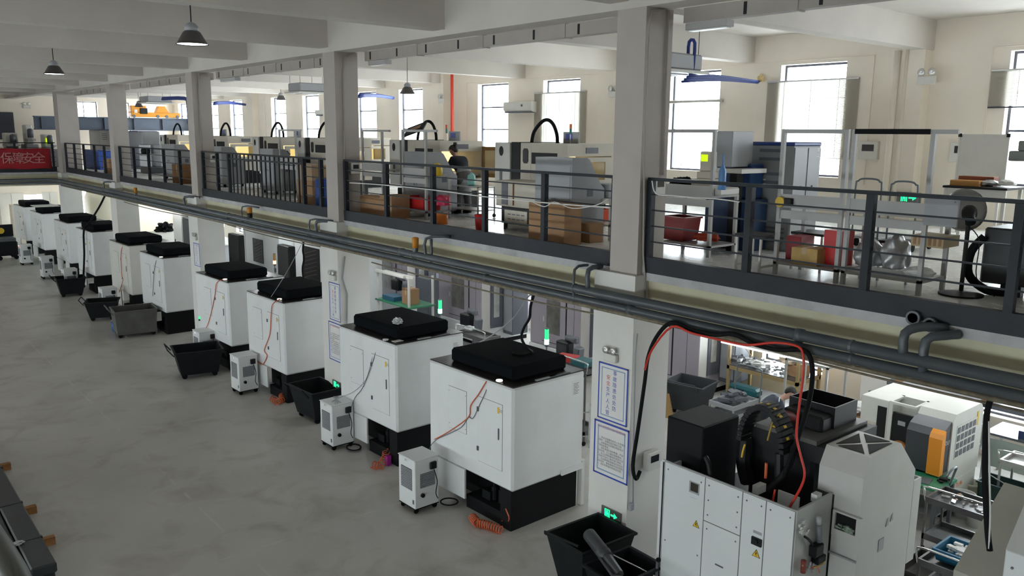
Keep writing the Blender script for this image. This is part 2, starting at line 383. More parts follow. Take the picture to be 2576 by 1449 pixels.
# ================================================================ AISLE ROW OF MACHINING CENTRES
seamw = mat('seam_dark', (.16, .165, .165), .8)  # dark grey for the joints round panels
def plate(parent, name, y0, y1, z0, z1, m, seam=True, x=0.0, gap=.006, t=.006):
    """panel on the aisle face, with a dark gap round it"""
    if seam: B((x-.002, y0-gap, z0-gap), (x+.01, y1+gap, z1+gap)).build('panel_gap', seamw, parent)
    return B((x-t, y0, z0), (x+.012, y1, z1)).build(name, m, parent)
wl0 = mat('post_white', (.66, .66, .63), .5)
def machining_centre(y0, W, label, wm=white, cover=True, second=True, cv=(.2, 1.34, .22, 1.78), ztop=2.29):
    t = thing('machining_centre', label, 'machine', (7.5, y0, 0), math.radians(1.58), 'machining centres along the aisle')
    D = 1.52
    e = B((0, 0, .665), (D, W, ztop), .035).build('enclosure', wm, t)
    B((.015, .02, ztop-.005), (D-.01, W-.02, ztop+.012)).build('top_plate', oily, t)
    b = MB(); b.box((.05, .08, 0), (D-.06, .14, .67)); b.box((.05, .14, .0), (.11, .33, .67)); b.box((.5, .14, 0), (D-.06, W-.1, .67)); b.box((.08, .33, 0), (.5, W-.9, .22))
    b.build('base', blackm, t)
    B((0, W-.95, .17), (.03, W-.03, .665)).build('skirt_panel', wm, t)
    p = MB(); 
    for k in range(3): p.cyl((.3, .42+.17*k, .22), (.3, .42+.17*k, .44), .05).cyl((.3, .42+.17*k, .44), (.3, .42+.17*k, .5), .03)
    p.box((.2, .75, .22), (.42, .95, .36)); p.build('coolant_pump', binm, t)
    if cover:
        x0, x1, a, c = cv
        B((x0, a, ztop+.01), (x1, min(c, W-.15), ztop+.235), .04).build('foam_cover', foam, t)
    d = plate(t, 'door', .235, .80, .94, 1.98, wm)
    for z in (1.14, 1.78): MB().box((-.02, .785, z-.035), (-.004, .825, z+.035)).box((-.026, .80, z-.025), (-.018, .812, z+.025)).build('hinge', dgrey, d)
    MB().box((-.022, .30, 1.42), (-.005, .322, 1.60), .004).build('handle', dgrey, d)
    MB().box((-.008, .245, 1.83), (-.005, .345, 1.93)).build('notice', papr, d)
    B((-.010, .30, 1.832), (-.0075, .343, 1.928)).build('notice_stripe', yellowp, d)
    text('notice_print', 'D2', .06, black, d, (-.0095, .272, 1.88), (0, -1, 0), (0, 0, 1))
    if second:
        q = plate(t, 'side_panel', 1.10, 1.55, 1.28, 1.975, wm)
        MB().box((-.01, 1.115, 1.35), (-.005, 1.125, 1.36)).box((-.01, 1.115, 1.9), (-.005, 1.125, 1.91)).box((-.01, 1.53, 1.35), (-.005, 1.54, 1.36)).box((-.01, 1.53, 1.9), (-.005, 1.54, 1.91)).build('screws', dgrey, q, kind='stuff')
    B((D-.50, -.03, .67), (D-.02, .0, .76)).build('drip_ledge', wm, t)
    n = B((1.24, -.004, 1.93), (1.43, 0, 2.17)).build('instruction_plate', papr, t)
    s_ = MB()
    for k in range(8): s_.box((1.26, -.0055, 1.95+.024*k), (1.26+random.uniform(.09, .15), -.004, 1.957+.024*k))
    s_.build('instruction_print', dgrey, n)
    for k, xx in enumerate((.72, 1.0)): B((xx-.22, .03, ztop+.012), (xx+.22, .08, ztop+.03), .005).build('edge_rail', dgrey if k else cabg, t)
    return t
MCS = [(8.91, 2.10, white), (12.12, 1.98, white), (16.69, 1.9, white), (19.85, 2.1, white), (24.85, 2.0, white), (28.25, 2.05, whiteg), (32.85, 2.1, white), (36.6, 2.1, white), (41.35, 2.3, white), (45.4, 2.3, white)]
MLAB = ['nearest tall white machine with black foam cover beside two stacked column posters',
 'tall white machine with a crumpled clear bag on its black foam cover',
 'white machine with black foam cover and orange air hose looped low on its side',
 'white machine with black foam cover just beyond the second column, green lamp at its foot',
 'white machine with black foam cover behind the open grey scrap trolley',
 'warm white machine with low black cover, orange cord down its aisle door',
 'white machine with black cover and a long black hose hanging over its front corner',
 'white machine with glossy aisle door beside the fourth column, low black cover',
 'second last white machine at the far end, a white sheet on its cover',
 'last white machine at the far end of the aisle row']
mcs = []
for k, (y, W, wm_) in enumerate(MCS): mcs.append(machining_centre(y, W, MLAB[k], wm_, cv=(.2, 1.34, .22, 1.78) if k < 3 else (.15, 1.2, .3, 1.85)))
# white lamp discs and cords on the machine sides
def cordthing(name, label, pts, r, m, cat='cord', smooth=4, n=6, group=None):
    o = MB().tube(pts, r, n, smooth).build(name, m, None, smooth=True); return tag(o, label, cat, group)
def onface(u, v, off=-.015, y0=8.91):
    p = P(u, v, x=7.5)
    for _ in range(3): p = P(u, v, x=7.5-.0276*(p.y-y0)+off)
    return p
cordthing('air_hose', 'orange hose running diagonally down the nearest machine side', [onface(1228, 958, .1), onface(1222, 962), onface(1205, 990), onface(1184, 1020), onface(1180, 1047), onface(1150, 1072), onface(1113, 1095), onface(1093, 1105)], .009, orangeh)
cordthing('power_cord', 'grey cord beside the orange hose on the nearest machine', [onface(1229, 960, .1), onface(1222, 985), onface(1208, 1015), onface(1190, 1052), onface(1178, 1050), onface(1160, 1075), onface(1120, 1095), onface(1095, 1108), onface(1080, 1130, -.1), onface(1085, 1160, -.3)], .006, dgrey)
cordthing('power_cord', 'thin grey cord on the side of the machine with the clear bag', [onface(950, 855, .1, 12.12), onface(935, 905, -.015, 12.12), onface(920, 955, -.015, 12.12), onface(890, 985, -.015, 12.12), onface(860, 998, -.1, 12.12), onface(835, 1010, -.35, 12.12)], .005, cabg)
cordthing('power_cord', 'dark cord hanging down the machine with the clear bag', [onface(951, 856, .08, 12.12), onface(941, 900, -.015, 12.12), onface(914, 972, -.015, 12.12), onface(893, 1000, -.015, 12.12), onface(881, 1033, -.1, 12.12)], .006, dgrey)
cordthing('air_hose', 'orange hose looped at the foot of the third machine side', [P(704, 753, x=7.55), P(686, 765, x=7.46), P(682, 790, x=7.46), P(679, 840, x=7.46), P(665, 880, x=7.46), P(672, 895, x=7.46), P(660, 917, x=7.45), P(645, 905, x=7.43), P(640, 890, x=7.42)], .010, orangeh)
cordthing('air_hose', 'orange hose on the side of the machine past the second column', [P(563, 702, x=7.55), P(545, 712, x=7.46), P(541, 740, x=7.46), P(534, 775, x=7.46), P(525, 810, x=7.45), P(517, 828, x=7.4)], .010, orangeh)
cordthing('air_hose', 'orange cord on the side of the warm white machine', [P(310, 615, x=7.5), P(304, 640, x=7.45), P(306, 690, x=7.45), P(309, 705, x=7.45), P(300, 735, x=7.45)], .010, orangeh)
cordthing('power_cord', 'thin dark cord on the side of the machine behind the scrap trolley', [P(395, 650, x=7.5), P(388, 680, x=7.45), P(384, 745, x=7.45)], .008, dgrey)
cordthing('suction_hose', 'long black hose from the overhead pipe over the machine by the fourth column', [P(265, 490, x=8.1), P(250, 520, x=7.9), P(225, 560, x=7.6), P(211, 580, x=7.4), P(212, 640, x=7.35), P(210, 700, x=7.3), P(212, 722, x=7.25)], .035, blackm)
for k, (u, v, zz, l) in enumerate([(1256, 958, 2.32, 'the nearest machine'), (970, 855, 2.32, 'the machine with the clear bag'), (703, 753, 2.32, 'the third machine'), (566, 703, 2.32, 'the machine past the second column'), (405, 647, 2.32, 'the machine behind the scrap trolley')]):
    p = P(u, v, z=zz); t = thing('cap_disc', 'small white round cap on the top edge of '+l, 'cap', p-Vector((0, 0, .005)), 0, 'white caps on the machine tops')
    MB().lathe([(.05, 0), (.055, .01), (.05, .022), (0, .026)], n=14).build('disc', papr if k == 1 else emit('lit_cap', (1, .98, .93), .9), t, smooth=True)
p = P(1000, 858, z=2.31); tag(MB().box(p+Vector((-.09, -.06, 0)), p+Vector((.09, .06, .006))).build('paper_sheet', papr), 'white sheet of paper on the top edge of the second machine', 'paper')
# crumpled clear bag
def blob(c, r, seed=1, sq=(1, 1, .8), sub_=4, amp=.35, fr=3.0):
    mb = MB(); rr = bmesh.ops.create_icosphere(mb.bm, subdivisions=sub_, radius=1.0)
    from mathutils import noise
    for v in rr['verts']:
        n = noise.noise(v.co*fr+Vector((seed*3.1, seed*1.7, 0)))+.45*abs(noise.noise(v.co*fr*2.7+Vector((seed, 0, 3)))); k = r*(1+amp*n)
        v.co = Vector(c)+Vector((v.co.x*k*sq[0], v.co.y*k*sq[1], max(v.co.z*k*sq[2], -r*sq[2]*.5)))
    return mb
p = P(1000, 812, z=2.55); tag(blob(p+Vector((0, 0, .02)), .085, 3, amp=.6, fr=2.6).build('plastic_bag', mat('clear_bag', (.5, .52, .52), .25, spec=.9), smooth=False), 'crumpled clear plastic bag on the black foam cover', 'bag')
# black hose standing on the nearest foam cover, grey hose beside it
cordthing('suction_hose', 'black hose curving down from the overhead pipe onto the nearest foam cover', [P(1345, 735, x=8.1), P(1335, 770, x=8.2), P(1332, 800, x=8.25), P(1318, 825, x=8.3), P(1312, 850, x=8.3), P(1325, 875, x=8.2), P(1338, 886, z=2.54), P(1310, 892, z=2.54), P(1290, 888, z=2.54)], .022, blackm, n=8)
cordthing('air_hose', 'pale grey hose slanting down behind the nearest machine', [P(1342, 738, x=8.1), P(1325, 750, x=8.3), P(1300, 790, x=8.6), P(1270, 820, x=8.9), P(1235, 845, x=9.2), P(1205, 862, x=9.4)], .012, cabg)
cordthing('suction_hose', 'black hose dropping onto the third machine foam cover', [P(765, 600, x=8.1), P(762, 630, x=8.15), P(765, 650, x=8.2), P(761, 675, x=8.2), P(763, 700, x=8.2)], .022, blackm, n=8)
cordthing('power_cord', 'thin grey cord slanting down to the corner of the third machine', [P(764, 603, x=8.1), P(735, 660, x=8.0), P(712, 700, x=7.8), P(682, 747, x=7.55)], .007, cabg)
# coiled orange hoses
def coil(name, label, path, R, r, turns, m):
    pts = []; L = len(path)-1; N = turns*10
    for i in range(N+1):
        t = i/N*L; k = min(int(t), L-1); f = t-k; p = path[k].lerp(path[k+1], f); d = (path[k+1]-path[k]).normalized(); x = d.orthogonal().normalized(); y = d.cross(x)
        a = 2*math.pi*i/10; pts.append(p+(x*math.cos(a)+y*math.sin(a))*R)
    return tag(MB().tube(pts, r, 5).build(name, m, smooth=True), label, 'hose', 'coiled orange air hoses')
g = .06
coil('coiled_hose', 'orange coiled hose heaped at the foot of the nearest machine', [P(1188, 1300, z=g), P(1200, 1315, z=g), P(1230, 1322, z=g), P(1262, 1335, z=g)], .062, .010, 15, orangeh)
coil('coiled_hose', 'orange coiled hose heaped at the foot of the machine with the clear bag', [P(937, 1168, z=g), P(955, 1175, z=g), P(970, 1150, z=g), P(972, 1135, z=.2)], .065, .010, 9, orangeh)
coil('coiled_hose', 'orange coiled hose heaped at the foot of the third machine', [P(683, 1000, z=g), P(697, 1012, z=g), P(712, 1005, z=g), P(708, 995, z=.1)], .06, .011, 10, orangeh)
t = thing('floor_lamp_unit', 'small green lamp glowing low on the machine past the second column', 'lamp', P(502, 802, x=7.44)); MB().cyl((0, 0, -.05), (0, 0, .0), .03, n=10).build('socket', black, t); MB().cyl((0, 0, 0), (0, 0, .06), .028, n=10).build('lens', GRNL, t)
tag(B((7.42, 42.0, 2.54), (8.4, 43.2, 2.56)).build('cover_sheet', papr), 'white sheet lying over a black machine cover far down the aisle', 'sheet')
# fittings at the wall end of the nearest machine
M0 = mcs[0]
MB().cyl((1.60, -.06, 1.0), (1.60, -.06, 1.75), .022, n=8).build('door_handle', zinc, M0); MB().cyl((1.50, .0, 1.2), (1.60, -.06, 1.2), .012, n=6).build('handle_bracket', zinc, M0); MB().cyl((1.50, 0, 1.6), (1.60, -.06, 1.6), .012, n=6).build('handle_bracket', zinc, M0)
B((1.52, .02, .0), (1.60, .12, .78), .01).build('drain_post', wl0, M0)
cordthing('air_hose', 'loose end of orange hose hooked on the black base of the nearest machine', [P(1272, 1280, x=7.45), P(1280, 1300, x=7.42), P(1278, 1312, z=.12), P(1262, 1310, z=.1)], .01, orangeh)
cordthing('power_cord', 'black cable coil on the floor beside the nearest chiller', [P(1130+22*math.cos(a*.7), 1262+9*math.sin(a*.7), z=.02+.004*a) for a in range(20)], .012, blackm, smooth=2)
cordthing('power_cord', 'black cable ring on the floor beside the second chiller', [P(890+18*math.cos(a*.7), 1125+8*math.sin(a*.7), z=.02+.002*a) for a in range(18)], .014, blackm, smooth=2)
p = P(977, 1170, z=0); tag(B((p.x-.04, p.y-.04, 0), (p.x+.04, p.y+.04, .18)).build('magenta_box', mat('magenta', (.35, .02, .25), .5)), 'small magenta pack on the floor beside the coiled hose', 'box')

# ---------------------------------------------------------------- chillers on castors
def chiller(x, y, rz, label, lamp=False, w_=.46, d_=.46, h_=.80):
    t = thing('oil_chiller', label, 'chiller', (x, y, 0), rz, 'small white chillers on castors along the aisle')
    B((0, 0, .09), (w_, d_, .09+h_), .012).build('body', white, t)
    lid = B((-.008, -.008, .09+h_), (w_+.008, d_+.008, .105+h_), .004).build('lid', white, t)
    b = MB()
    for i in (0, 1):
        for j in (0, 1): b.cyl((.05+i*(w_-.1), .05+j*(d_-.1)-.012, .045), (.05+i*(w_-.1), .05+j*(d_-.1)+.012, .045), .045, n=10)
    b.box((0, 0, .08), (w_, d_, .092)); b.build('castors', blackm, t)
    for nm, ax in (('front_grille', 0), ('side_grille', 1)):
        if ax == 0:
            g_ = MB().box((-.003, .08, .38), (.0, d_-.08, .74)); gr = g_.build(nm, dgrey, t); s_ = MB()
            for k in range(13): s_.box((-.012, .075, .39+.027*k), (-.003, d_-.075, .402+.027*k))
        else:
            g_ = MB().box((.1, -.003, .42), (w_-.08, 0, .66)); gr = g_.build(nm, dgrey, t); s_ = MB()
            for k in range(9): s_.box((.095, -.012, .43+.026*k), (w_-.075, -.003, .442+.026*k))
        s_.build('louvre', cabg, gr)
    MB().box((.28, -.045, .70), (.40, 0, .82), .012).build('socket', black, t)
    MB().lathe([(.035, -.03), (.035, .0)], (.14, 0, .30), 12, 'y').build('gauge', black, t)
    MB().tube([(.34, -.04, .70), (.38, -.07, .5), (.36, -.06, .3), (.42, -.03, .18)], .008, 5, 4).build('cable', black, t)
    MB().tube([(-.015, .20, .85), (-.03, .22, .89), (-.015, .25, .85)], .006, 5).build('latch', chrome, t)
    B((-.004, .03, .17), (0, .07, .24)).build('rating_plate', dgrey, t)
    if lamp: MB().lathe([(.022, -.01), (.02, 0)], (-.003, .35, .82), 10, 'x').build('indicator_lamp', REDL, t)
    return t
chiller(6.72, 10.36, .02, 'white chiller standing beside the nearest tall machine')
ch2 = chiller(6.98, 13.58, .02, 'white chiller with cables on its lid, beside the machine with the clear bag')
for k in range(3): MB().tube([(.1+.06*k, .05, .91), (.2, .2+.05*k, .96), (.3, .3, .93+.01*k), (.38-.05*k, .42, .91)], .007, 5, 4).build('lid_cable', cabg, ch2)
chiller(6.93, 17.95, .03, 'white chiller in front of the third machine, near the black scrap bin')
p = P(500, 840, z=.87); chiller(p.x, p.y, .0, 'white chiller half hidden behind the long black scrap bin')
p = P(262, 733, z=.87); chiller(p.x, p.y+.3, .0, 'white chiller behind the small black barrow')
p = P(165, 684, z=.87); chiller(p.x, p.y+.3, .0, 'white chiller behind the far black bin')
p = P(108, 700, z=.05); chiller(p.x, p.y, .0, 'white chiller on the open floor by the second last machine')
p = P(55, 665, z=.05); chiller(p.x, p.y, .0, 'farthest white chiller with a red lamp lit', lamp=True)

# ---------------------------------------------------------------- scrap bins
def tub(name, label, c, rz, L, W_, h, m=binm, inset=.12, z0=.12, wheels=True, handle=True, cat='bin', group='black scrap bins'):
    t = thing(name, label, cat, (c[0], c[1], 0), rz, group)
    MB().frustum((-L/2, -W_/2), (L/2, W_/2), z0, h, inset, .02).build('tub', m, t)
    r = MB()
    for a, b in (((-L/2-.02, -W_/2-.02, h-.03), (L/2+.02, -W_/2, h)), ((-L/2-.02, W_/2, h-.03), (L/2+.02, W_/2+.02, h)), ((-L/2-.02, -W_/2, h-.03), (-L/2, W_/2, h)), ((L/2, -W_/2, h-.03), (L/2+.02, W_/2, h))): r.box(a, b)
    r.build('rim', m, t)
    if wheels:
        for i in (-1, 1):
            for j in (-1, 1): MB().cyl((i*(L/2-inset-.08), j*(W_/2-inset-.06)-.02, .065), (i*(L/2-inset-.08), j*(W_/2-inset-.06)+.02, .065), .065, n=12).build('castor', blackm, t)
        B((-L/2+inset, -W_/2+inset, .1), (L/2-inset, W_/2-inset, z0+.01)).build('chassis', m, t)
    if handle: MB().tube([(-L/2-.02, -W_/2+.1, h-.1), (-L/2-.16, -W_/2+.1, h+.08), (-L/2-.16, W_/2-.1, h+.08), (-L/2-.02, W_/2-.1, h-.1)], .014, 6).build('handle', m, t)
    return t
tub('scrap_bin', 'large black tipping bin below the nearest column posters', (7.42, 7.18), -.04, .95, .72, .75, wheels=True, handle=False)
tub('scrap_bin', 'black bin nearest the camera, beside the panelled white machine', (7.2, 6.38), -.04, .8, .6, .70, wheels=True, handle=False)
t = thing('chip_vacuum_head', 'dark grey motor housing lying across the two nearest black bins', 'motor', (0, 0, 0))
a = P(1490, 1355, z=.85); b = P(1560, 1445, z=.8)
d_ = (b-a).normalized(); sd = d_.cross(Vector((0, 0, 1)))
dm = mat('dusty_dark_plastic', (.05, .053, .058), .5, var=.2, scale=8)
MB().tube([a-d_*.12, a, a.lerp(b, .45)], [.02, .085, .095], 14, 4).build('motor_housing', dm, t, smooth=True)
MB().tube([a-d_*.1, a-d_*.05, a+d_*.3, a.lerp(b, .55)], .088, 14).build('shell', dm, t, smooth=True)
MB().tube([a.lerp(b, .5), a.lerp(b, .75), b], [.07, .06, .05], 8).build('arm', dm, t)
MB().tube([a.lerp(b, .55)+sd*.09, b+sd*.1, b+d_*.05], .018, 6).build('frame_bar', dm, t)
MB().tube([P(1520, 1385, z=.8), P(1590, 1420, z=.7), P(1650, 1450, z=.6)], .010, 6).build('steel_rod', chrome, t)
MB().tube([P(1370, 1337, z=.8), P(1455, 1375, z=.8)], .016, 8).build('handle_bar', binm, t)
tub('scrap_bin', 'black bin in front of the second column, green exit lamp above', (7.62, 15.5), 0.05, .75, 1.0, .72)
tub('scrap_bin', 'long black bin in front of the machine past the second column', (6.80, 20.25), -.2, 1.1, .9, .70)
tub('scrap_trolley', 'open grey steel scrap trolley on castors in the aisle', (6.82, 25.6), -.12, 1.15, .95, .80, m=mat('trolley_steel', (.12, .12, .115), .45, .3, var=.2), inset=.05)
tub('scrap_barrow', 'small black barrow just past the grey steel trolley', (6.62, 28.3), -.35, .95, .8, .62)
tub('scrap_barrow', 'far black barrow in front of the fourth pair of machines', (6.75, 33.2), -.1, .95, .85, .68)
p = P(292, 832, z=0); t = thing('bucket', 'blue bucket standing by the grey steel trolley', 'bucket', (p.x, p.y, 0))
MB().lathe([(.10, 0), (.13, .28), (.122, .28), (.09, .02), (0, .02)], n=16).build('pail', mat('bucket_blue', (.03, .14, .4), .5), t, smooth=True)
MB().tube([(-.13, 0, .27), (-.09, 0, .37), (.09, 0, .37), (.13, 0, .27)], .005, 5).build('handle', chrome, t)
# dark cleaning machine at the far left
p = P(15, 655, z=0); t = thing('service_cart', 'dark service cart with a yellow disc at the far left edge of the aisle', 'cart', (p.x-.3, p.y, 0))
MB().box((0, 0, .2), (.85, 1.1, .85), .05).build('cabinet', binm, t)
MB().box((.05, .1, .85), (.8, 1.0, 1.0)).build('tray', dgrey, t)
MB().box((.0, .95, 1.0), (.85, 1.1, 1.55)).build('back_board', binm, t)
MB().lathe([(.14, -.03), (.12, 0)], (.35, .94, 1.28), 16, 'y').build('disc', yellowp, t)
for i in (.1, .75):
    for j in (.1, 1.0): MB().cyl((i, j-.02, .1), (i, j+.02, .1), .1, n=12).build('wheel', blackm, t)
# profile bundle by the near left
t = thing('profile_bundle', 'bundle of long dark wrapped profiles on wooden sleepers at the lower left', 'bundle', (1.87, 11.4, 0))
for j, (xa, xb, za, zb, e) in enumerate([(-.30, 0, .28, .42, 0), (-.52, -.31, .30, .40, .1), (-.80, -.53, .29, .41, -.05), (-.28, -.02, .12, .27, .06), (-.55, -.3, .12, .29, .0), (-.8, -.56, .12, .28, .1)]):
    MB().box((xa, e, za), (xb, 6.5, zb), .02).build('profile', wrap, t)
for y in (1.5, 2.8, 5.0): 
    MB().box((-1.0, y-.05, 0), (.25, y+.05, .12), .004).build('sleeper', wood, t)
for y in (.9, 2.3, 4.0): MB().box((-.31, y, .275), (.006, y+.05, .425)).build('strap', wrap, t)
p = P(42, 1368, z=.43); tag(blob(p, .06, 5, amp=.6, sq=(1.3, .8, .5)).build('foil_scrap', silverbag), 'scrap of silver foil on the dark wrapped profiles', 'foil')
# near handrail of the platform the view is taken from
t = thing('handrail', 'blurred grey-green handrail tube at the bottom left corner', 'rail', (0, 0, 0))
MB().tube([P(-60, 1290, y=1.0), P(30, 1440, y=.78), P(70, 1560, y=.70), P(140, 1800, y=.62)], .012, 12, 3).build('tube', mat('rail_green_grey', (.06, .07, .06), .4), t, smooth=True)
# ================================================================ RAILINGS, PIPES, TRUNKING, SIGNS
XR = 8.2
def railing(y0, y1, posts, label, gate=None):
    t = thing('railing', label, 'railing', (XR, y0, 4.19), 0, 'dark steel railings between the columns')
    L = y1-y0
    B((-.045, 0, 0), (.045, L, .215)).build('kerb_plate', steel, t)
    g0, g1 = (gate[0]-y0, gate[1]-y0) if gate else (None, None)
    B((-.025, 0, 1.195), (.025, L, 1.235)).build('top_rail', steel, t)
    spans = [(0, L)] if not gate else [(0, g0), (g1, L)]
    for k in range(4):
        for a, b in spans:
            if b-a > .05: B((-.008, a, .415+.2025*k-.009), (.008, b, .415+.2025*k+.009)).build('bar', steel, t)
    for p in posts: B((-.04, p-y0-.04, -.0), (.038, p-y0+.04, 1.2)).build('post', steel, t)
    if gate:
        n = 17
        for k in range(1, n):
            yy = g0+(g1-g0)*k/n; wd = .035 if k != 9 else .05
            B((-.014, yy-wd/2, .06), (.014, yy+wd/2, 1.2)).build('gate_bar', steel, t)
        B((-.02, g0, .12), (.02, g1, .16)).build('gate_rail', steel, t); B((-.02, g0, 1.06), (.02, g1, 1.10)).build('gate_rail', steel, t)
    return t
railing(-6.5, 7.08, [7.04, 5.56, 4.13, 2.76, 1.35, -.1, -1.5], 'dark steel railing of the right bay, nearest the camera')
railing(7.60, 15.08, [15.03, 13.48, 11.95, 10.49, 9.07, 7.66], 'dark steel railing in front of the cream machines and the bending worker')
railing(15.60, 23.08, [23.0, 21.96, 21.16, 16.9, 16.1], 'dark steel railing with a gate of close vertical bars', gate=(16.9, 21.16))
railing(23.60, 31.08, [31.0, 29.4, 27.82, 26.33, 24.9, 23.65], 'dark steel railing between the third and fourth columns')
railing(31.60, 39.05, [39.0, 37.5, 36.0, 34.4, 33.0, 31.65], 'dark steel railing next to the far crosswalk')
t = thing('railing', 'far crosswalk railing that carries the red banner', 'railing', (-2, 40.0, 4.19), 0, 'dark steel railings between the columns')
B((0, -.045, 0), (10.0, .045, .215)).build('kerb_plate', steel, t); B((0, -.025, 1.195), (10.0, .025, 1.235)).build('top_rail', steel, t)
for k in range(4): B((0, -.008, .406+.2025*k), (10.0, .008, .424+.2025*k)).build('bar', steel, t)
for k in range(8): B((.1+1.4*k-.04, -.04, 0), (.1+1.4*k+.04, .04, 1.2)).build('post', steel, t)
# banner
t = thing('banner', 'red cloth banner with faded white characters on the far railing', 'banner', (0, 39.93, 0))
bx1 = P(127, 375, y=39.93).x; bz1 = 5.17; bz0 = 4.33
mb = MB(); n = 44; x0 = 1.0
rows = []
for i in range(n+1):
    x = x0+(bx1-x0)*i/n; yy = .012*math.sin(i*1.9)+.02*math.sin(i*.6)
    rows.append([mb.bm.verts.new((x, yy-.02+.01*j*math.sin(i), bz0+(bz1-bz0)*j/3+.015*math.sin(i*.8))) for j in range(4)])
for a, b in zip(rows, rows[1:]):
    for j in range(3): mb.bm.faces.new((a[j], b[j], b[j+1], a[j+1]))
bo = mb.build('cloth', mat('banner_red', (.33, .012, .02), .8, var=.15, scale=2), t, smooth=True)
sm = bo.modifiers.new('thick', 'SOLIDIFY'); sm.thickness = .006
bw = mat('banner_print', (.50, .22, .22), .8)
for ch, u in (('保', 18), ('障', 44), ('安', 71), ('全', 98)):
    p = P(u, 399, y=39.86); text('character', ch, .50, bw, bo, (p.x, -.075, 4.75), (1, 0, 0), (0, 0, 1), extrude=.004)
# ---- pipes along the aisle
def pipe(name, label, pts, r, m=pipem, flanges=()):
    t = thing(name, label, 'pipe', pts[0], 0)
    o = Vector(pts[0]); MB().tube([Vector(p)-o for p in pts], r, 14).build('tube', m, t, smooth=True)
    for f in flanges: MB().cyl(Vector(f)-o-Vector((0, .04, 0)), Vector(f)-o+Vector((0, .04, 0)), r*1.18, n=14).build('coupling', m, t, smooth=True)
    for y in [-4+4.0*k for k in range(11)]:
        MB().cyl(Vector((pts[0][0], y, pts[0][2]))-o, Vector((pts[0][0], y+.03, pts[0][2]))-o, r*1.1, n=12).build('clamp', m, t)
    return t
XP = 7.83
pipe('pipe', 'upper of the two thick grey pipes running along the mezzanine edge', [(XP, -6.5, 3.885), (XP, 38.6, 3.885), (XP-.1, 39.2, 3.885), (XP-.5, 39.6, 3.885), (-6, 39.6, 3.885)], .062, flanges=[(XP, 4.6, 3.885), (XP, 12.4, 3.885), (XP, 20.4, 3.885)])
pipe('pipe', 'lower of the two thick grey pipes running along the mezzanine edge', [(XP+.02, -6.5, 3.752), (XP+.02, 38.6, 3.752), (XP-.1, 39.2, 3.752), (XP-.5, 39.6, 3.752), (-6, 39.6, 3.752)], .052, flanges=[(XP+.02, 7.0, 3.752), (XP+.02, 10.0, 3.752)])
pipe('conduit', 'thin brownish conduit clipped under the two grey pipes', [(XP+.08, -6.5, 3.655), (XP+.08, 39.0, 3.655)], .026, mat('old_conduit', (.20, .17, .12), .6, .2, var=.3, scale=12))
def hangpipe(lbl, p0, p1, k, sag=.0, m=None):
    pts = [Vector(p0).lerp(Vector(p1), i/12)+Vector((0, 0, -sag*4*(i/12)*(1-i/12))) for i in range(13)]
    tag(MB().tube(pts, .014 if m is None else .012, 6).build('cable_conduit', m or mat('old_conduit', (.2, .17, .12)), smooth=True), lbl, 'conduit', 'thin conduits crossing below the pipes')
for lbl, a, b in (('thin conduit sloping under the pipes in front of the lathe', (1700, 812), (2576, 1035)), ('thin conduit sloping below the pipes behind the two nearest foam covers', (935, 660), (1500, 790)), ('thin conduit sloping under the pipes between the second and third columns', (572, 565), (830, 625)), ('thin conduit sloping under the pipes between the third and fourth columns', (312, 508), (480, 545))):
    hangpipe(lbl, P(*a, x=8.1), P(*b, x=8.1), 0, .04)
# ---- branches between kerb and pipes
def branch(label, parts, m=pipem, r=.03, cap=None, group='pipe branches on the mezzanine edge'):
    t = thing('pipe_branch', label, 'pipe', parts[0][0], 0, group); o = Vector(parts[0][0])
    for pts in parts: MB().tube([Vector(p)-o for p in pts], r, 10, 3).build('tube', m, t, smooth=True)
    if cap: c = Vector(cap)-o; MB().lathe([(.055, -.09), (.06, .08), (.04, .09), (0, .09)], c, 12).build('wrapped_cap', mat('orange_tape', (.55, .22, .02), .5), t, smooth=True)
    return t
def yat(u, v=640): return P(u, v, x=XP).y
y = yat(2275, 860); branch('large twin elbows from the kerb to the pipes in the right bay', [[(8.14, y-.25, 4.17), (7.98, y-.1, 4.18), (XP, y, 4.12), (XP, y, 3.9)], [(8.14, y-.36, 4.13), (8.0, y-.3, 4.13), (XP+.02, y-.19, 4.08), (XP+.02, y-.19, 3.77)]], r=.045)
for yy, zz in ((P(2300, 790, x=8.13).y, 4.22), (P(2343, 800, x=8.13).y, 4.18)): tag(MB().lathe([(.07, -.03), (.07, .01), (.05, .01), (.05, -.03)], (8.13, yy, zz), 16, 'x').build('pipe_sleeve', dgrey, smooth=False), 'open round sleeve in the kerb, '+('left' if zz > 4.2 else 'right')+' one of two above the twin elbows', 'sleeve', 'pipe sleeves in the kerb')
y = yat(1445, 700); branch('pair of upright stubs on the pipes left of the nearest column', [[(XP+.25, y, 4.18), (XP, y, 4.14), (XP, y, 3.7)]], r=.02)
y = yat(1480, 700); branch('thick upright stub on the pipes left of the nearest column', [[(XP+.25, y, 4.2), (XP, y, 4.17), (XP, y, 3.9)]], r=.034)
y = yat(1045, 620); branch('stub with an orange wrapped cap on the pipes, middle bay', [[(XP, y, 4.1), (XP, y, 3.9)]], r=.045, cap=(XP, y, 4.1))
y = yat(1072, 620); branch('stub with an elbow into the kerb beside the orange cap', [[(8.14, y-.25, 4.24), (XP, y, 4.2), (XP, y, 3.85)], [(XP+.05, y-.08, 4.2), (XP+.05, y-.08, 3.8)]], r=.026)
y = yat(780, 560); branch('thin bent stub just left of the second column', [[(XP+.25, y-.3, 4.15), (XP, y, 4.15), (XP, y, 3.8)]], r=.018)
y = yat(797, 565); branch('thicker bent stub just left of the second column', [[(XP+.25, y-.3, 4.16), (XP, y, 4.14), (XP, y, 3.9)]], r=.032)
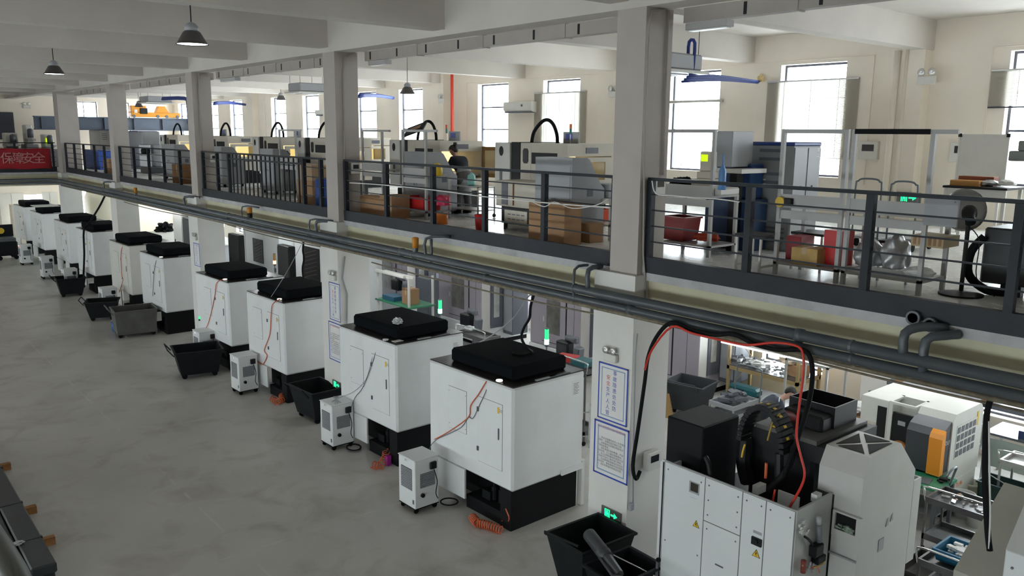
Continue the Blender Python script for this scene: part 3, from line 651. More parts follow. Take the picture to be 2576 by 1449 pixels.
y = yat(610, 530); branch('thin stub pair below the barred gate', [[(XP+.25, y-.4, 4.17), (XP, y, 4.17), (XP, y, 3.8)]], r=.018)
y = yat(628, 530); branch('dark stub with an orange top below the barred gate', [[(XP, y, 4.05), (XP, y, 3.9)]], m=black, r=.06, cap=(XP, y, 4.1))
y = yat(465, 500); branch('bent stub just left of the third column', [[(XP+.25, y-.5, 4.15), (XP, y, 4.15), (XP, y, 3.9)]], r=.034)
y = yat(340, 470); branch('small stub with an orange top right of the fourth column', [[(XP, y, 4.05), (XP, y, 3.9)]], r=.05, cap=(XP, y, 4.07))
y = yat(262, 460); branch('bent stub left of the fourth column', [[(XP+.25, y-.6, 4.15), (XP, y, 4.15), (XP, y, 3.9)]], r=.03)
# ---- overhead trunking with slots and hangers
for y0, y1, lb in ((-6, 7.05, 'right bay'), (7.6, 15.05, 'middle bay'), (15.6, 23.05, 'bay of the barred gate'), (23.6, 31.0, 'bay behind the third column'), (31.6, 39, 'far bay')):
    t = thing('cable_trunking', 'grey cable trunking hung under the beam in the '+lb, 'trunking', (8.70, y0, 7.36), 0, 'cable trunking under the long beam')
    B((0, 0, 0), (.14, y1-y0, .185)).build('trunking', trunk, t)
    k = 0; yy = .35
    while yy < y1-y0-.2:
        B((-.004, yy, .02), (.004, yy+.045, .165)).build('slot', black, t); yy += .98
        if k % 2 == 0 and yy+.3 < y1-y0: MB().box((-.012, yy+.3, -.012), (.15, yy+.33, .20)).cyl((.07, yy+.315, .19), (.07, yy+.315, .79), .006, n=6).build('hanger', trunk, t)
        k += 1
def boxlight(p, L, label):
    t = thing('box_light', label, 'light', p, 0, 'box lights under the trunking')
    B((-.08, 0, 0), (.08, L, .08), .005).build('housing', benchg, t)
    B((-.06, .03, -.012), (.06, L-.03, 0)).build('diffuser', mat('light_diffuser', (.7, .7, .68), .4), t)
boxlight((8.72, 6.35, 7.26), .62, 'grey box light under the trunking right of the nearest column')
boxlight((8.72, 14.2, 7.26), .62, 'grey box light under the trunking right of the second column')
boxlight((8.72, 21.6, 7.26), 1.0, 'grey box light under the trunking right of the third column')
# ---- high bay lamps
def highbay(p, label, lit=True, r=.215):
    t = thing('pendant_lamp', label, 'lamp', (p.x, p.y, p.z), 0, 'pendant lamps under the ceiling')
    MB().cyl((0, 0, .27), (0, 0, 8.15-p.z), .008, n=6).build('rod', black, t)
    MB().lathe([(0, .29), (.05, .27), (.09, .23), (.09, .17), (.07, .165)], n=18).build('housing', cabg, t, smooth=True)
    MB().lathe([(.09, .17), (.115, .15), (r-.02, .01), (r, 0), (r-.005, -.006), (.1, .14)], n=24).build('shade', mat('lamp_shade', (.13, .12, .12), .4, .6), t, smooth=True)
    MB().lathe([(r-.02, .002), (0, .002)], n=24).build('lens', emit('lamp_lens', (.92, .96, 1), 5) if lit else mat('lamp_off', (.5, .5, .5)), t)
    if lit:
        l = bpy.data.lights.new('lamp_light', 'SPOT'); l.energy = 120; l.color = (.93, .96, 1); l.spot_size = 2.2; l.spot_blend = .6; l.shadow_soft_size = .18
        o = bpy.data.objects.new('lamp_light', l); C.objects.link(o); o.location = (0, 0, -.03); o.parent = t
    return t
highbay(P(484, 111, z=7.10), 'lit pendant lamp with dark cone shade, nearest over the aisle')
highbay(P(137, 186, z=7.12), 'lit pendant lamp with dark cone shade, farther over the aisle')
highbay(P(1025, 235, z=7.0), 'unlit pendant lamp in front of the cream wall, above the bending worker', False)
highbay(P(707, 251, x=14.5), 'small unlit pendant lamp in front of the far window', False, .2)
highbay(P(1000/2.862, 770/2.862, x=12), 'small pendant lamp above the orange crane', False, .2)
# ---- column fittings
def poster(corners, xp, label, fn, cat='poster'):
    (ya, za), (yb, zb) = corners
    t = thing('poster', label, cat, (xp, (ya+yb)/2, (za+zb)/2), 0)
    h = abs(ya-yb)/2; v = abs(za-zb)/2
    B((-.012, -h, -v), (0, h, v)).build('board', papr, t)
    fr = MB(); w_ = .018*h/.26
    for a, b in (((-h, -v), (h, -v+w_)), ((-h, v-w_), (h, v)), ((-h, -v), (-h+w_, v)), ((h-w_, -v), (h, v))): fr.box((-.015, a[0], a[1]), (-.011, b[0], b[1]))
    fr.build('border', mat('poster_blue', (.02, .06, .42), .5), t)
    fr = MB(); i = .055*h/.26; w2 = w_*.7
    for a, b in (((-h+i, -v+i), (h-i, -v+i+w2)), ((-h+i, v-i-w2), (h-i, v-i)), ((-h+i, -v+i), (-h+i+w2, v-i)), ((h-i-w2, -v+i), (h-i, v-i))): fr.box((-.014, a[0], a[1]), (-.011, b[0], b[1]))
    fr.build('inner_border', mat('poster_pale_blue', (.25, .36, .55), .5), t)
    fn(t, h, v); return t
pblue = mat('print_blue', (.03, .04, .38), .5); pred = mat('print_red', (.6, .03, .02), .5); pgreytx = mat('print_grey', (.12, .12, .14), .6)
def slogans(t, h, v):
    n = 7; s = v*.185
    for i, ch in enumerate('事故隐患处处防'): text('character', ch, s, pblue, t, (-.0135, -h*.12, v*.72-i*s*1.12), (0, -1, 0), (0, 0, 1))
    for i, ch in enumerate('安全生产人人管'): text('character', ch, s, pred if i < 2 else pblue, t, (-.0135, h*.32, v*.52-i*s*1.12), (0, -1, 0), (0, 0, 1))
def rules(t, h, v):
    text('title', '安全设施器材维护管理制度', h*.135, pred, t, (-.0135, 0, v*.80), (0, -1, 0), (0, 0, 1))
    ls = ['一、安全设施器材由专人负责管理', '和维护，定期检查并做好记录。', '二、各种器材应放置在明显地点', '不得随意挪用。', '三、消防通道应保持畅通，严禁', '堆放杂物，灭火器应按期更换。', '四、员工应熟悉器材的使用方法', '发现损坏及时上报并进行维修。', '五、应急照明和疏散指示标志应', '保持完好，确保事故时有效使用', '六、违反本制度的按规定处理。']
    text('body_text', '\n'.join(ls), h*.108, pgreytx, t, (-.0135, h*.80, -v*.10), (0, -1, 0), (0, 0, 1), align='LEFT', line=1.15*v/h*.80)
def posters(x, y0, lbl, z1=2.90):
    poster(((y0-.26+.0, 1.93), (y0+.26, z1)), x, 'white poster with blue and red slogan characters, upper one on '+lbl, slogans)
    poster(((y0-.30, .88), (y0+.30, 1.90)), x, 'white poster with lines of small print, lower one on '+lbl, rules)
def yz(u, v, x=7.96): p = P(u, v, x=x); return p.y, p.z
a = yz(1508, 908); b = yz(1577, 1075); poster((a, b), 7.965, 'white poster with blue and red slogan characters on the nearest column', slogans)
a = yz(1497, 1052); b = yz(1579, 1222); poster((a, b), 7.965, 'white poster with lines of small print, below the slogan poster on the nearest column', rules)
a = yz(828, 708); b = yz(858, 812); poster((a, b), 7.965, 'white slogan poster on the second column', slogans)
a = yz(827, 806); b = yz(861, 915); poster((a, b), 7.965, 'white poster with small print low on the second column', rules)
a = yz(487, 610); b = yz(505, 672); poster((a, b), 7.965, 'white slogan poster on the third column', slogans)
def exitsign(x, y, z, label, s=1.0, face='x'):
    t = thing('exit_sign', label, 'sign', (x, y, z), 0, 'lit green exit signs')
    if face == 'x':
        B((-.02, -.18*s, -.08*s), (0, .18*s, .08*s)).build('plate', mat('sign_plate', (.18, .19, .18), .3, .5), t)
        f = MB(); F = lambda a, b: f.box((-.024, a[0]*s, a[1]*s), (-.019, b[0]*s, b[1]*s))
        F((.02, -.06), (.035, .06)); F((.10, -.06), (.115, .06)); F((.02, .05), (.115, .06)); F((.055, .015), (.085, .04)); F((.045, -.02), (.09, .012)); F((.045, -.055), (.06, -.02)); F((.075, -.055), (.09, -.02))
        f.build('running_figure', EXIT, t)
        ar = MB(); ar.box((-.024, -.06*s, -.012*s), (-.019, -.0, .012*s)); ar.poly([(-.06*s, -.04*s), (-.06*s, .04*s), (-.12*s, 0)], 'x', -.024, -.019)
        ar.build('arrow', EXIT, t)
    return t
p = P(1537, 1295, x=7.95); exitsign(7.965, p.y, p.z, 'lit green exit sign low on the nearest column')
p = P(847, 968, x=7.95); exitsign(7.965, p.y, p.z, 'lit green exit sign low on the second column')
p = P(2288, 497, x=16.3); exitsign(16.28, p.y, p.z, 'lit green exit sign on the cream wall behind the trolley handles', 1.3)
p = P(2218, 997, x=16.3); exitsign(16.18, p.y, p.z, 'lit green exit sign low on the lower wall behind the lathe', 1.2)
def emlight(u, v, x, label, s=1.0):
    p = P(u, v, x=x); t = thing('emergency_light', label, 'light', p, 0, 'twin emergency lights')
    B((-.06, -.13*s, -.07*s), (0, .13*s, .05*s), .008).build('battery_box', whiteg, t)
    for j in (-1, 1):
        MB().lathe([(.03*s, .03), (.055*s, -.02), (.05*s, -.03), (.0, -.012)], (-.05, j*.075*s, .105*s), 14, 'x').build('spot', alu, t, smooth=True)
    return t
emlight(1540, 897, 7.965, 'twin emergency light above the posters on the nearest column', .9)
emlight(840, 697, 7.965, 'twin emergency light on the second column', .9)
emlight(493, 598, 7.965, 'twin emergency light on the third column', .9)
emlight(2333, 200, 16.29, 'twin emergency light on the cream pilaster at the right', 1.3)
emlight(1113, 253, 16.29, 'twin emergency light beside the red riser pipe', 1.3)
emlight(1546, 236, 16.29, 'twin emergency light half hidden by the nearest column', 1.3)
p_ = P(67, 268, y=50.99); t = emlight(67, 268, p_.x, 'twin emergency light on the far wall at the left', 1.4); t.location = p_; t.rotation_euler = (0, 0, R90)
# electrical box and conduits on the nearest column's side
def cbox(p, sx, sy, sz, label, m=whiteg, pane=darkpane, face=0):
    t = thing('switch_box', label, 'box', p, 0, 'electrical boxes')
    B((-sx/2, -sy/2, -sz/2), (sx/2, sy/2, sz/2), .008).build('box', m, t)
    if face == 0: B((-sx/2-.004, -sy*.3, -sz*.05), (-sx/2, sy*.3, sz*.32)).build('window', pane, t)
    else: B((-sx*.3, -sy/2-.004, -sz*.05), (sx*.32, -sy/2, sz*.32)).build('window', pane, t)
    return t
p = P(1640, 1157, y=6.98); cbox(p, .26, .1, .26, 'pale switch box with dark window on the side of the nearest column', face=1)
p = P(1593, 1288, x=7.9); cbox((8.0, 7.0, p.z), .07, .06, .1, 'small grey junction box near the exit sign of the nearest column', cabg, cabg)
for (u, v, x, l) in ((2185, 378, 16.565, 'white distribution box with dark window on the wall between the frames'), (1872, 375, 16.565, 'white distribution box on the wall left of the grey cabinet'), (2420, 383, 16.565, 'white distribution box behind the whiteboard')):
    p = P(u, v, x=x); cbox(p, .08, .42, .36, l)
for (u, v, y, l) in ((1656, 468, 7.05, 'white switch box on the side of the nearest column at railing height'), (893, 423, 15.05, 'white switch box on the side of the second column at railing height'), (538, 398, 23.05, 'white switch box on the side of the third column at railing height')):
    p = P(u, v, y=y); cbox(p, .20, .08, .22, l, face=1)
def conduit(label, pts, r=.012, m=trunk, group='wall and column conduits'):
    return tag(MB().tube(pts, r, 6, 0).build('conduit', m, smooth=True), label, 'conduit', group)
conduit('pale conduit curving down the near face edge of the nearest column', [P(1690, 20, y=7.09), P(1640, 28, y=7.08), P(1634, 60, y=7.07), P(1622, 300, y=7.07), P(1618, 640, y=7.07), P(1622, 690, y=7.04), P(1624, 760, y=7.03)], .014)
conduit('pale cable hanging down the rear corner of the nearest column', [P(1681, 26, y=7.08), P(1672, 300, y=7.08), P(1668, 440, y=7.08)], .014)
conduit('pale conduit curving down the side of the second column', [P(898, 128, y=15.08), P(868, 142, y=15.08), P(864, 180, y=15.08), P(866, 330, y=15.08), P(868, 520, y=15.08), P(880, 560, y=15.0)], .016)
conduit('pale conduit curving down the side of the third column', [P(530, 180, y=23.08), P(500, 186, y=23.08), P(500, 230, y=23.08), P(510, 440, y=23.08), P(520, 490, y=23.08)], .018)
conduit('thin conduit down the lower part of the nearest column', [P(1603, 840, y=7.03), P(1598, 900, y=7.02), P(1594, 1100, y=7.02), P(1592, 1280, y=7.02)], .010, cabg)
conduit('thin conduit down the lower part of the second column', [P(868, 645, y=15.03), P(862, 700, y=15.03), P(874, 740, y=15.03), P(870, 950, y=15.03)], .014, cabg)
# thick cable and red hose crossing the right bay
cordthing('thick_cable', 'thick black cable looping from the switch box over the pipes into the panelled machine', [P(1610, 1185, y=6.95), P(1600, 1205, y=6.93), P(1592, 1170, y=6.92), P(1605, 1080, y=6.92), P(1622, 960, y=6.92), P(1630, 900, y=6.92), P(1650, 850, x=7.9), P(1688, 812, x=7.74), P(1740, 830, x=7.72), P(1800, 842, x=7.72), P(1845, 840, x=7.72), P(1900, 866, x=7.72), P(1960, 880, x=7.72), P(2018, 880, x=7.72), P(2040, 905, x=7.74), P(2043, 960, x=7.8), P(2030, 1030, x=8.0), P(1990, 1150, x=8.1), P(1960, 1230, x=8.1)], .026, blackm, 'cable', n=8)
cordthing('air_hose', 'long red hose over the pipes down into the panelled machine', [P(1622, 930, x=7.85), P(1640, 880, x=7.75), P(1690, 822, x=7.68), P(1740, 838, x=7.66), P(1820, 857, x=7.66), P(1880, 868, x=7.66), P(1950, 862, x=7.66), P(2008, 872, x=7.68), P(2021, 900, x=7.7), P(2020, 950, x=7.7), P(2008, 1040, x=7.7), P(2004, 1100, x=7.7), P(2015, 1150, x=7.7), P(2024, 1190, x=7.7), P(2015, 1225, x=7.7), P(1985, 1278, x=7.7)], .014, mat('red_hose', (.62, .035, .02), .35), n=8)
cordthing('thick_cable', 'black cable drooping from the pipes behind the two nearest foam covers', [P(1342, 735, x=8.05), P(1370, 745, x=8.05), P(1405, 755, x=8.05), P(1436, 752, x=8.05), P(1470, 762, x=8.05), P(1502, 768, x=8.05)], .02, blackm, 'cable')
cordthing('thick_cable', 'black cable drooping from the pipes left of the second column', [P(765, 600, x=8.05), P(785, 610, x=8.05), P(805, 608, x=8.05), P(828, 614, x=8.05)], .02, blackm, 'cable')
cordthing('thick_cable', 'thick black cable hanging at the right edge from a hook on the pipe', [P(2600, 1000, x=8.0), P(2540, 990, x=8.0), P(2505, 990, x=8.0), P(2487, 1020, x=8.0), P(2480, 1080, x=8.0), P(2478, 1200, x=8.0), P(2484, 1330, x=8.0), P(2490, 1385, x=8.0)], .028, blackm, 'cable', n=8)
cordthing('thin_cable', 'thin white cable hanging beside the thick one at the right edge', [P(2488, 1060, x=7.98), P(2489, 1180, x=7.98), P(2491, 1300, x=7.98), P(2487, 1380, x=7.98)], .008, papr, 'cable')
cordthing('thin_cable', 'pale cable draped along the nearest railing', [P(1640, 455, x=8.1), P(1650, 487, x=8.1), P(1690, 492, x=8.1), P(1740, 497, x=8.1), P(1800, 500, x=8.1), P(1860, 508, x=8.1)], .008, papr, 'cable')
cordthing('thin_cable', 'bundle of pale cables tied along the railing before the cream machines', [P(880, 460, x=8.1), P(960, 465, x=8.1), P(1090, 478, x=8.1), P(1220, 495, x=8.1), P(1340, 507, x=8.1), P(1395, 512, x=8.1), P(1470, 518, x=8.1), P(1535, 522, x=8.1)], .010, papr, 'cable')
cordthing('thin_cable', 'second pale cable looped loosely on the railing by the carton', [P(1340, 508, x=8.08), P(1370, 520, x=8.08), P(1395, 508, x=8.08), P(1440, 524, x=8.08), P(1500, 516, x=8.08), P(1530, 500, x=8.1)], .007, papr, 'cable')
# ================================================================ UPPER STOREY EQUIPMENT
ZU = 4.30
def fb(u0, u1, vt, vb, x):
    """extent (y0, y1, z0, z1) on the plane x= of something seen between u0..u1 and vt..vb"""
    vm = (vt+vb)/2; um = (u0+u1)/2
    return P(u1, vm, x=x).y, P(u0, vm, x=x).y, P(um, vb, x=x).z, P(um, vt, x=x).z
def edm(x, y, label, L=1.95, D=1.15, H=1.50, lit=True, window=True, hose=True, door_open=False, beacon=False):
    t = thing('spark_machine', label, 'machine', (x, y, ZU), 0, 'cream machines on the upper floor')
    B((.10, .05, 0), (D-.1, L-.1, .42), .01).build('base', black, t)
    lp = B((.085, .55, .08), (.10, 1.25, .38)).build('base_panel', cream, t)
    s_ = MB()
    for k in range(5): s_.box((.078, .62+.11*k, .2), (.085, .68+.11*k, .3))
    s_.build('louvre', dgrey, lp, kind='stuff')
    B((0, 0, .42), (D, L-.55, .70), .012).build('bed', cream, t)
    B((.05, .7, .70), (.5, 1.3, 1.0), .01).build('fluid_tank', cream, t)
    # right hand cabin: the working chamber, open to -y
    c = MB(); c.box((0, .0, .70), (.05, .95, H)); c.box((D-.05, .0, .7), (D, .95, H)); c.box((.05, 0, H-.22), (D-.05, .95, H)); c.box((.05, .9, .7), (D-.05, .95, H-.22))
    c.build('cabin', cream, t)
    B((-.006, .25, 1.13), (.0, .93, 1.33)).build('side_opening', black, t)
    B((.10, .02, .75), (D-.10, .88, .80)).build('chamber_floor', zinc, t)
    B((.12, .86, .82), (D-.12, .89, H-.24)).build('chamber_back', CABL if lit else dgrey, t)  # back wall itself glows, standing in for light inside the chamber
    if door_open:
        d = MB(); d.box((D-.02, -.62, .72), (D+.02, -.0, .80)); d.box((D-.02, -.62, H-.2), (D+.02, 0, H-.12)); d.box((D-.02, -.62, .8), (D+.02, -.54, H-.2)); d.box((D-.02, -.08, .8), (D+.02, 0, H-.2))
        d = d.build('door', mat('oily_amber_enamel', (.30, .17, .05), .5, var=.3, scale=5), t, 'amber stained open door')
        B((D-.008, -.54, .8), (D+.008, -.08, H-.2)).build('pane', mat('amber_glass', (.62, .50, .30), .3), d)
    else:
        d = MB(); d.box((.08, -.02, .72), (D-.05, .0, .86)); d.box((.08, -.02, H-.32), (D-.05, 0, H-.24)); d.box((.08, -.02, .86), (.24, 0, H-.32)); d.box((D-.22, -.02, .86), (D-.05, 0, H-.32))
        d = d.build('door', cream, t); B((.24, -.014, .86), (D-.22, -.006, H-.32)).build('pane', glassy('lit_door_glass', (.95, .9, .7), .1, .1), d)
        MB().tube([(.22, -.03, H-.46), (.16, -.07, H-.44), (.14, -.03, H-.38)], .022, 8, 3).build('handle', black, d)
    B((.45, -.012, H-.17), (.75, .0, H-.07)).build('name_strip', dgrey, t)
    # column with dark panel to the left
    B((.0, .95, .55), (D-.1, 1.25, H), .01).build('column', cream, t)
    B((.0, 1.26, .42), (D-.15, 1.50, H+.01)).build('bellows_panel', black, t)
    B((-.04, 1.51, .50), (D-.2, L, H), .012).build('power_cabinet', whiteg, t)
    if window: MB().poly([(1.02, H-.33), (1.02, H-.14), (1.05, H-.10), (1.14, H-.10), (1.17, H-.14), (1.17, H-.33), (1.14, H-.37), (1.05, H-.37)], 'x', -.008, .0).build('sight_window', darkpane, t)
    MB().poly([(L-.20+.06*math.cos(a*.5236), H-.16+.09*math.sin(a*.5236)) for a in range(12)], 'x', -.048, -.04).build('fan_opening', black, t)
    B((-.05, L-.23, .78), (-.04, L-.16, 1.0)).build('switch_strip', dgrey, t)
    if hose: MB().tube([(.25, 1.22, H), (.27, 1.18, H+.2), (.3, 1.0, H+.38), (.33, .86, H+.41), (.35, .74, H+.32), (.36, .66, H+.15), (.36, .64, H)], .032, 8, 4).build('cable_hose', blackm, t, smooth=True)
    if beacon:
        b_ = MB().cyl((.5, .45, H), (.5, .45, H+.16), .012, n=8).build('beacon_post', alu, t)
        MB().cyl((.5, .45, H+.16), (.5, .45, H+.26), .022, n=10).build('beacon_green', mat('beacon_teal', (.02, .2, .18), .4), t)
        MB().cyl((.5, .45, H+.26), (.5, .45, H+.34), .023, n=10).build('beacon_red', mat('beacon_orange', (.7, .15, .03), .4), t)
    return t
e1 = edm(10.0, 10.5, 'cream spark machine behind the tall carton and sloped grey console', beacon=True)
e2 = edm(10.2, P(1106, 360, x=10.2).y, 'cream spark machine at which the bending worker stands, amber door open', door_open=True, beacon=True, window=False)
def far_edm(u, x, label, **k): return edm(x, P(u, 350, x=x).y, label, **k)
far_edm(835, 10.2, 'cream spark machine half hidden by the second column')
far_edm(708, 10.2, 'cream spark machine with a black arched hose behind the barred gate')
far_edm(572, 10.2, 'cream spark machine just right of the third column, sight door lit')
far_edm(447, 10.4, 'cream spark machine seen between the third and fourth columns')
far_edm(900, 12.6, 'cream spark machine standing behind, glimpsed right of the second column', hose=False)
def console(x, y, label, W=.85, H=1.30, D=.72, m=cabg):
    t = thing('control_console', label, 'console', (x, y, ZU), 0, 'sloped grey consoles on the upper floor')
    MB().poly([(0, .1), (0, H), (.32, H), (.38, H-.03), (D-.08, H-.42), (D, H-.48), (D, .1)], 'y', 0, W).build('body', m, t)
    B((-.006, .04, .18), (.0, W-.04, H-.12)).build('rear_panel', m, t)
    B((.34, -.006, H-.60), (.46, 0, H-.48)).build('air_slot', dgrey, t)
    for i in (.08, D-.1):
        for j in (.08, W-.08): MB().cyl((i, j-.015, .045), (i, j+.015, .045), .045, n=10).build('castor', blackm, t)
    B((.02, .02, .08), (D-.02, W-.02, .11)).build('foot_frame', dgrey, t)
    MB().tube([(-.005, W*.4, .62), (-.03, W*.42, .66), (-.03, W*.5, .66), (-.005, W*.52, .6)], .006, 5).build('handle', dgrey, t)
    return t
console(8.92, 9.25, 'sloped grey control console behind the tall carton')
p = P(1076, 385, x=9.4); console(9.4, p.y, 'sloped grey console behind the grey frame left of the bending worker', W=.95, H=1.28)
p = P(686, 370, x=9.4); console(9.4, p.y, 'sloped grey console behind the barred gate', H=1.2)
p = P(556, 362, x=9.4); console(9.4, p.y, 'sloped grey console just right of the third column', H=1.2)
p = P(437, 360, x=9.4); console(9.4, p.y, 'sloped grey console left of the third column', W=1.3, H=1.2)
def carton(c, s, label, m=card, rz=0, cat='box', name='carton', group=None, tape=True):
    t = thing(name, label, cat, c, rz, group); a, b, h = s
    B((-a/2, -b/2, 0), (a/2, b/2, h), .004).build('box', m, t)
    if tape: B((-a/2-.003, -.03, h*.6), (a/2+.003, .03, h+.003)).build('tape', mat('parcel_tape', (.45, .33, .18), .3), t)
    return t
y0, y1, z0, z1 = fb(1337, 1427, 510, 605, 8.6)
carton((8.72, (y0+y1)/2, ZU), (.36, y1-y0, .62), 'tall brown carton standing against the railing before the sloped grey console', tape=False)
# fluid unit in front of EDM1
t = thing('filter_unit', 'cream filter tank unit with louvred lower panel, left of the tall carton', 'machine', (9.15, 10.35, ZU))
B((0, 0, .42), (.6, 1.05, .86), .01).build('tank', cream, t)
B((-.01, .72, .45), (0.0, .88, .84)).build('dark_strip', dgrey, t); B((-.012, .55, .45), (0.0, .58, .84)).build('rust_strip', mat('rusty_edge', (.2, .09, .03), .8), t)
B((.05, .0, .12), (.55, .95, .42)).build('base_frame', black, t); lp = B((.035, .25, .13), (.05, .85, .38)).build('louvre_panel', cream, t)
s_ = MB(); 
for i in range(4):
    for j in range(2): s_.box((.03, .32+.12*i, .2+.08*j), (.035, .40+.12*i, .215+.08*j))
s_.build('louvres', dgrey, lp, kind='stuff')
for i in (.05, .9): B((.1, i, 0), (.15, i+.05, .12)).build('foot', black, t)
def frame_bench(x, y, W, D, label, H=1.74, shelf=.85, low=.16, apron=True, arm=0.0, top=True, m=benchg, s=.045):
    t = thing('work_bench', label, 'bench', (x, y, ZU), 0, 'grey framed benches on the upper floor')
    for i in (0, D-s):
        for j in (0, W-s): B((i, j, 0), (i+s, j+s, H if i == 0 else shelf-.03)).build('leg', m, t)
    if top: B((0, s, H-s), (s, W-s, H)).build('top_rail', m, t)
    if arm: B((.0, -arm, H-s), (s, 0, H)).build('arm', m, t)
    B((s, .0, shelf-.03), (D, W, shelf)).build('shelf', m, t)
    if apron: B((.005, s, shelf-.03), (.02, W-s, shelf+.13)).build('apron', m, t)
    B((.01, s, shelf-.16), (.025, W-s, shelf-.06)).build('apron', m, t)
    if low: B((0, 0, low-.03), (D, W, low)).build('low_shelf', m, t)
    return t
BA = frame_bench(8.87, 4.80, .84, .62, 'grey framed bench carrying red bags and a taped carton, right bay')
BB = frame_bench(8.87, 3.86, .90, .62, 'grey framed bench with a black bar on top, nearest the pedestal fan', arm=.22)
B((-.02, .05, 1.69), (-.001, .86, 1.745)).build('foam_bar', blackm, BB)
BC = frame_bench(9.35, 6.95, .95, .62, 'grey framed bench behind the nearest column, meter hood on it')
p = P(1070, 325, x=9.0); BD = frame_bench(9.0, p.y, .85, .6, 'grey framed bench with a tilted screen, before the bending worker', arm=.35, H=1.72)
p = P(960, 330, x=9.6); frame_bench(9.6, p.y, .9, .6, 'grey framed bench right of the second column', arm=.3, H=1.72, low=0)
p = P(742, 330, x=9.5); frame_bench(9.5, p.y, 1.0, .6, 'grey framed bench behind the right end of the barred gate', arm=.3, H=1.72, low=0)
# things on and under the benches
def bag(c, r, label, m, sq=(1, 1, 1), seed=1, amp=.25, cat='bag', name='bag', group=None):
    o = blob(c, r, seed, sq, 4, amp, 2.2).build(name, m, smooth=True); return tag(o, label, cat, group)
zb = ZU+.16
carton((9.05, 5.25, zb), (.3, .34, .2), 'yellowed carton with torn tape on the low shelf, in front of red bags', mat('yellow_carton', (.5, .33, .12), .8, var=.15, scale=6))
carton((9.25, 5.52, zb), (.3, .2, .3), 'dark red bag left of the yellowed carton', mat('dark_red_bag', (.28, .01, .02), .5, var=.2), cat='bag', name='gift_bag', tape=False)
carton((9.22, 5.0, zb), (.3, .22, .42), 'bright red bag right of the yellowed carton', redp, cat='bag', name='gift_bag', tape=False)
bag((9.15, 4.58, zb+.16), .17, 'grey plastic bag on the low shelf under the black bar bench, left one', silverbag, (1, .9, 1.1), 2)
bag((9.2, 4.3, zb+.18), .2, 'silver plastic bag leaning on the low shelf under the black bar bench', silverbag, (1, .7, 1.2), 4)
bag((9.1, 3.98, zb+.06), .12, 'flat white paper parcel on the low shelf beside the fan', papr, (1, 1.3, .5), 6, cat='parcel', name='parcel')
zs = ZU+.85
t = thing('cable_reel', 'yellow and black tape measure reel on the bench apron', 'tool', P(1963, 508, x=8.85))
MB().lathe([(.06, -.02), (.065, 0), (.06, .02), (0, .02)], n=14, axis='x').build('disc', yellowp, t); MB().box((-.02, -.16, -.04), (.04, -.05, .05), .01).build('case', black, t)
def meter(x, y, z, label, s=1.0, m=cream):
    t = thing('display_meter', label, 'meter', (x, y, z), 0, 'meters with lit yellow-green displays')
    B((0, 0, 0), (.3*s, .42*s, .12*s), .01).build('foot', m, t); B((.03*s, .05*s, .12*s), (.26*s, .34*s, .24*s), .01).build('plinth', m, t)
    B((.05*s, .08*s, .24*s), (.22*s, .30*s, .56*s), .012).build('head', m, t); B((.043*s, .14*s, .40*s), (.05*s, .27*s, .51*s)).build('display', LCD, t)
    return t
p = P(1790, 470, x=9.45); meter(9.45, p.y, p.z, 'meter with a lit yellow-green display on the bench behind the nearest column', .85)
t = thing('meter_stand', 'pale angular cover under the lit meter on the bench', 'cover', (9.42, P(1812, 480, x=9.42).y, zs), 0)
q = P(1770, 470, x=9.42).z-zs; B((0, 0, 0), (.45, .5, q-.005), .02).build('cover', whiteg, t)
# grey instrument cabinet on bench (hood)
y0, y1, z0, z1 = fb(1812, 1842, 330, 420, 10.0)
t = thing('instrument_hood', 'grey instrument column with pale tray right of the lit meter', 'machine', (10.0, y0, ZU))
B((0, 0, z0-ZU), (.5, y1-y0+.1, z1-ZU), .006).build('hood', cabg, t); B((-.1, -.25, z0-ZU-.08), (.5, .25, z0-ZU-.02)).build('tray', whiteg, t); B((.15, .0, 0), (.3, .12, z0-ZU-.08)).build('pillar', black, t)
y0, y1, z0, z1 = fb(1810, 1885, 412, 520, 10.3)
t = thing('blue_machine', 'dark blue machine body between the meter and the grey cabinet', 'machine', (10.3, y0-.05, ZU))
B((0, 0, 0), (.42, y1-y0+.3, .75), .02).build('body', mat('machine_dark_blue', (.02, .05, .13), .5), t); B((.1, .1, .75), (.42, y1-y0+.2, z1-ZU), .02).build('upper_body', mat('machine_blue', (.015, .06, .20), .5), t)
p = P(1818, 430, x=9.3); tag(MB().tube([p+Vector((0, 0, .22)), p, p+Vector((0, 0, -.25))], [.012, .05, .055], 10, 3).build('plastic_bag', mat('blue_film', (.12, .30, .62), .3), smooth=True), 'blue plastic film bag hanging from the bench frame by the meter', 'bag')
# big grey cabinet with louvres
cx, cy = 10.75, P(1999, 356, x=10.75).y; ct = P(1999, 358, x=10.75).z
t = thing('grey_cabinet', 'tall grey cabinet with blue top edge and dark louvres behind the bench of red bags', 'cabinet', (cx, cy, ZU))
cw = P(1893, 360, x=cx).y-cy; cd = P(2066, 356, y=cy).x-cx; ch = ct-ZU
dcab = mat('cabinet_mid_grey', (.24, .25, .25), .45, var=.03)
B((0, 0, 0), (cd, cw, ch-.05), .008).build('body', dcab, t); B((-.008, -.008, ch-.05), (cd+.008, cw+.008, ch), .01).build('blue_top', mat('cabinet_blue', (.02, .05, .22), .4), t)
for k, zz in enumerate((.82, .74, .60, .52)): 
    MB().box((-.012, cw*.22, (ch-.05)*zz+.18), (-.003, cw*.80, (ch-.05)*zz+.225)).build('louvre', dgrey, t)
for zz in (.12, .18, .26, .32): MB().box((-.012, cw*.1, zz), (-.003, cw*.6, zz+.03)).build('louvre', dgrey, t)
for i in range(2): B((.02+i*cd/2, -.012, .04), (cd/2-.01+i*cd/2, 0, ch-.08)).build('door', cabg, t)
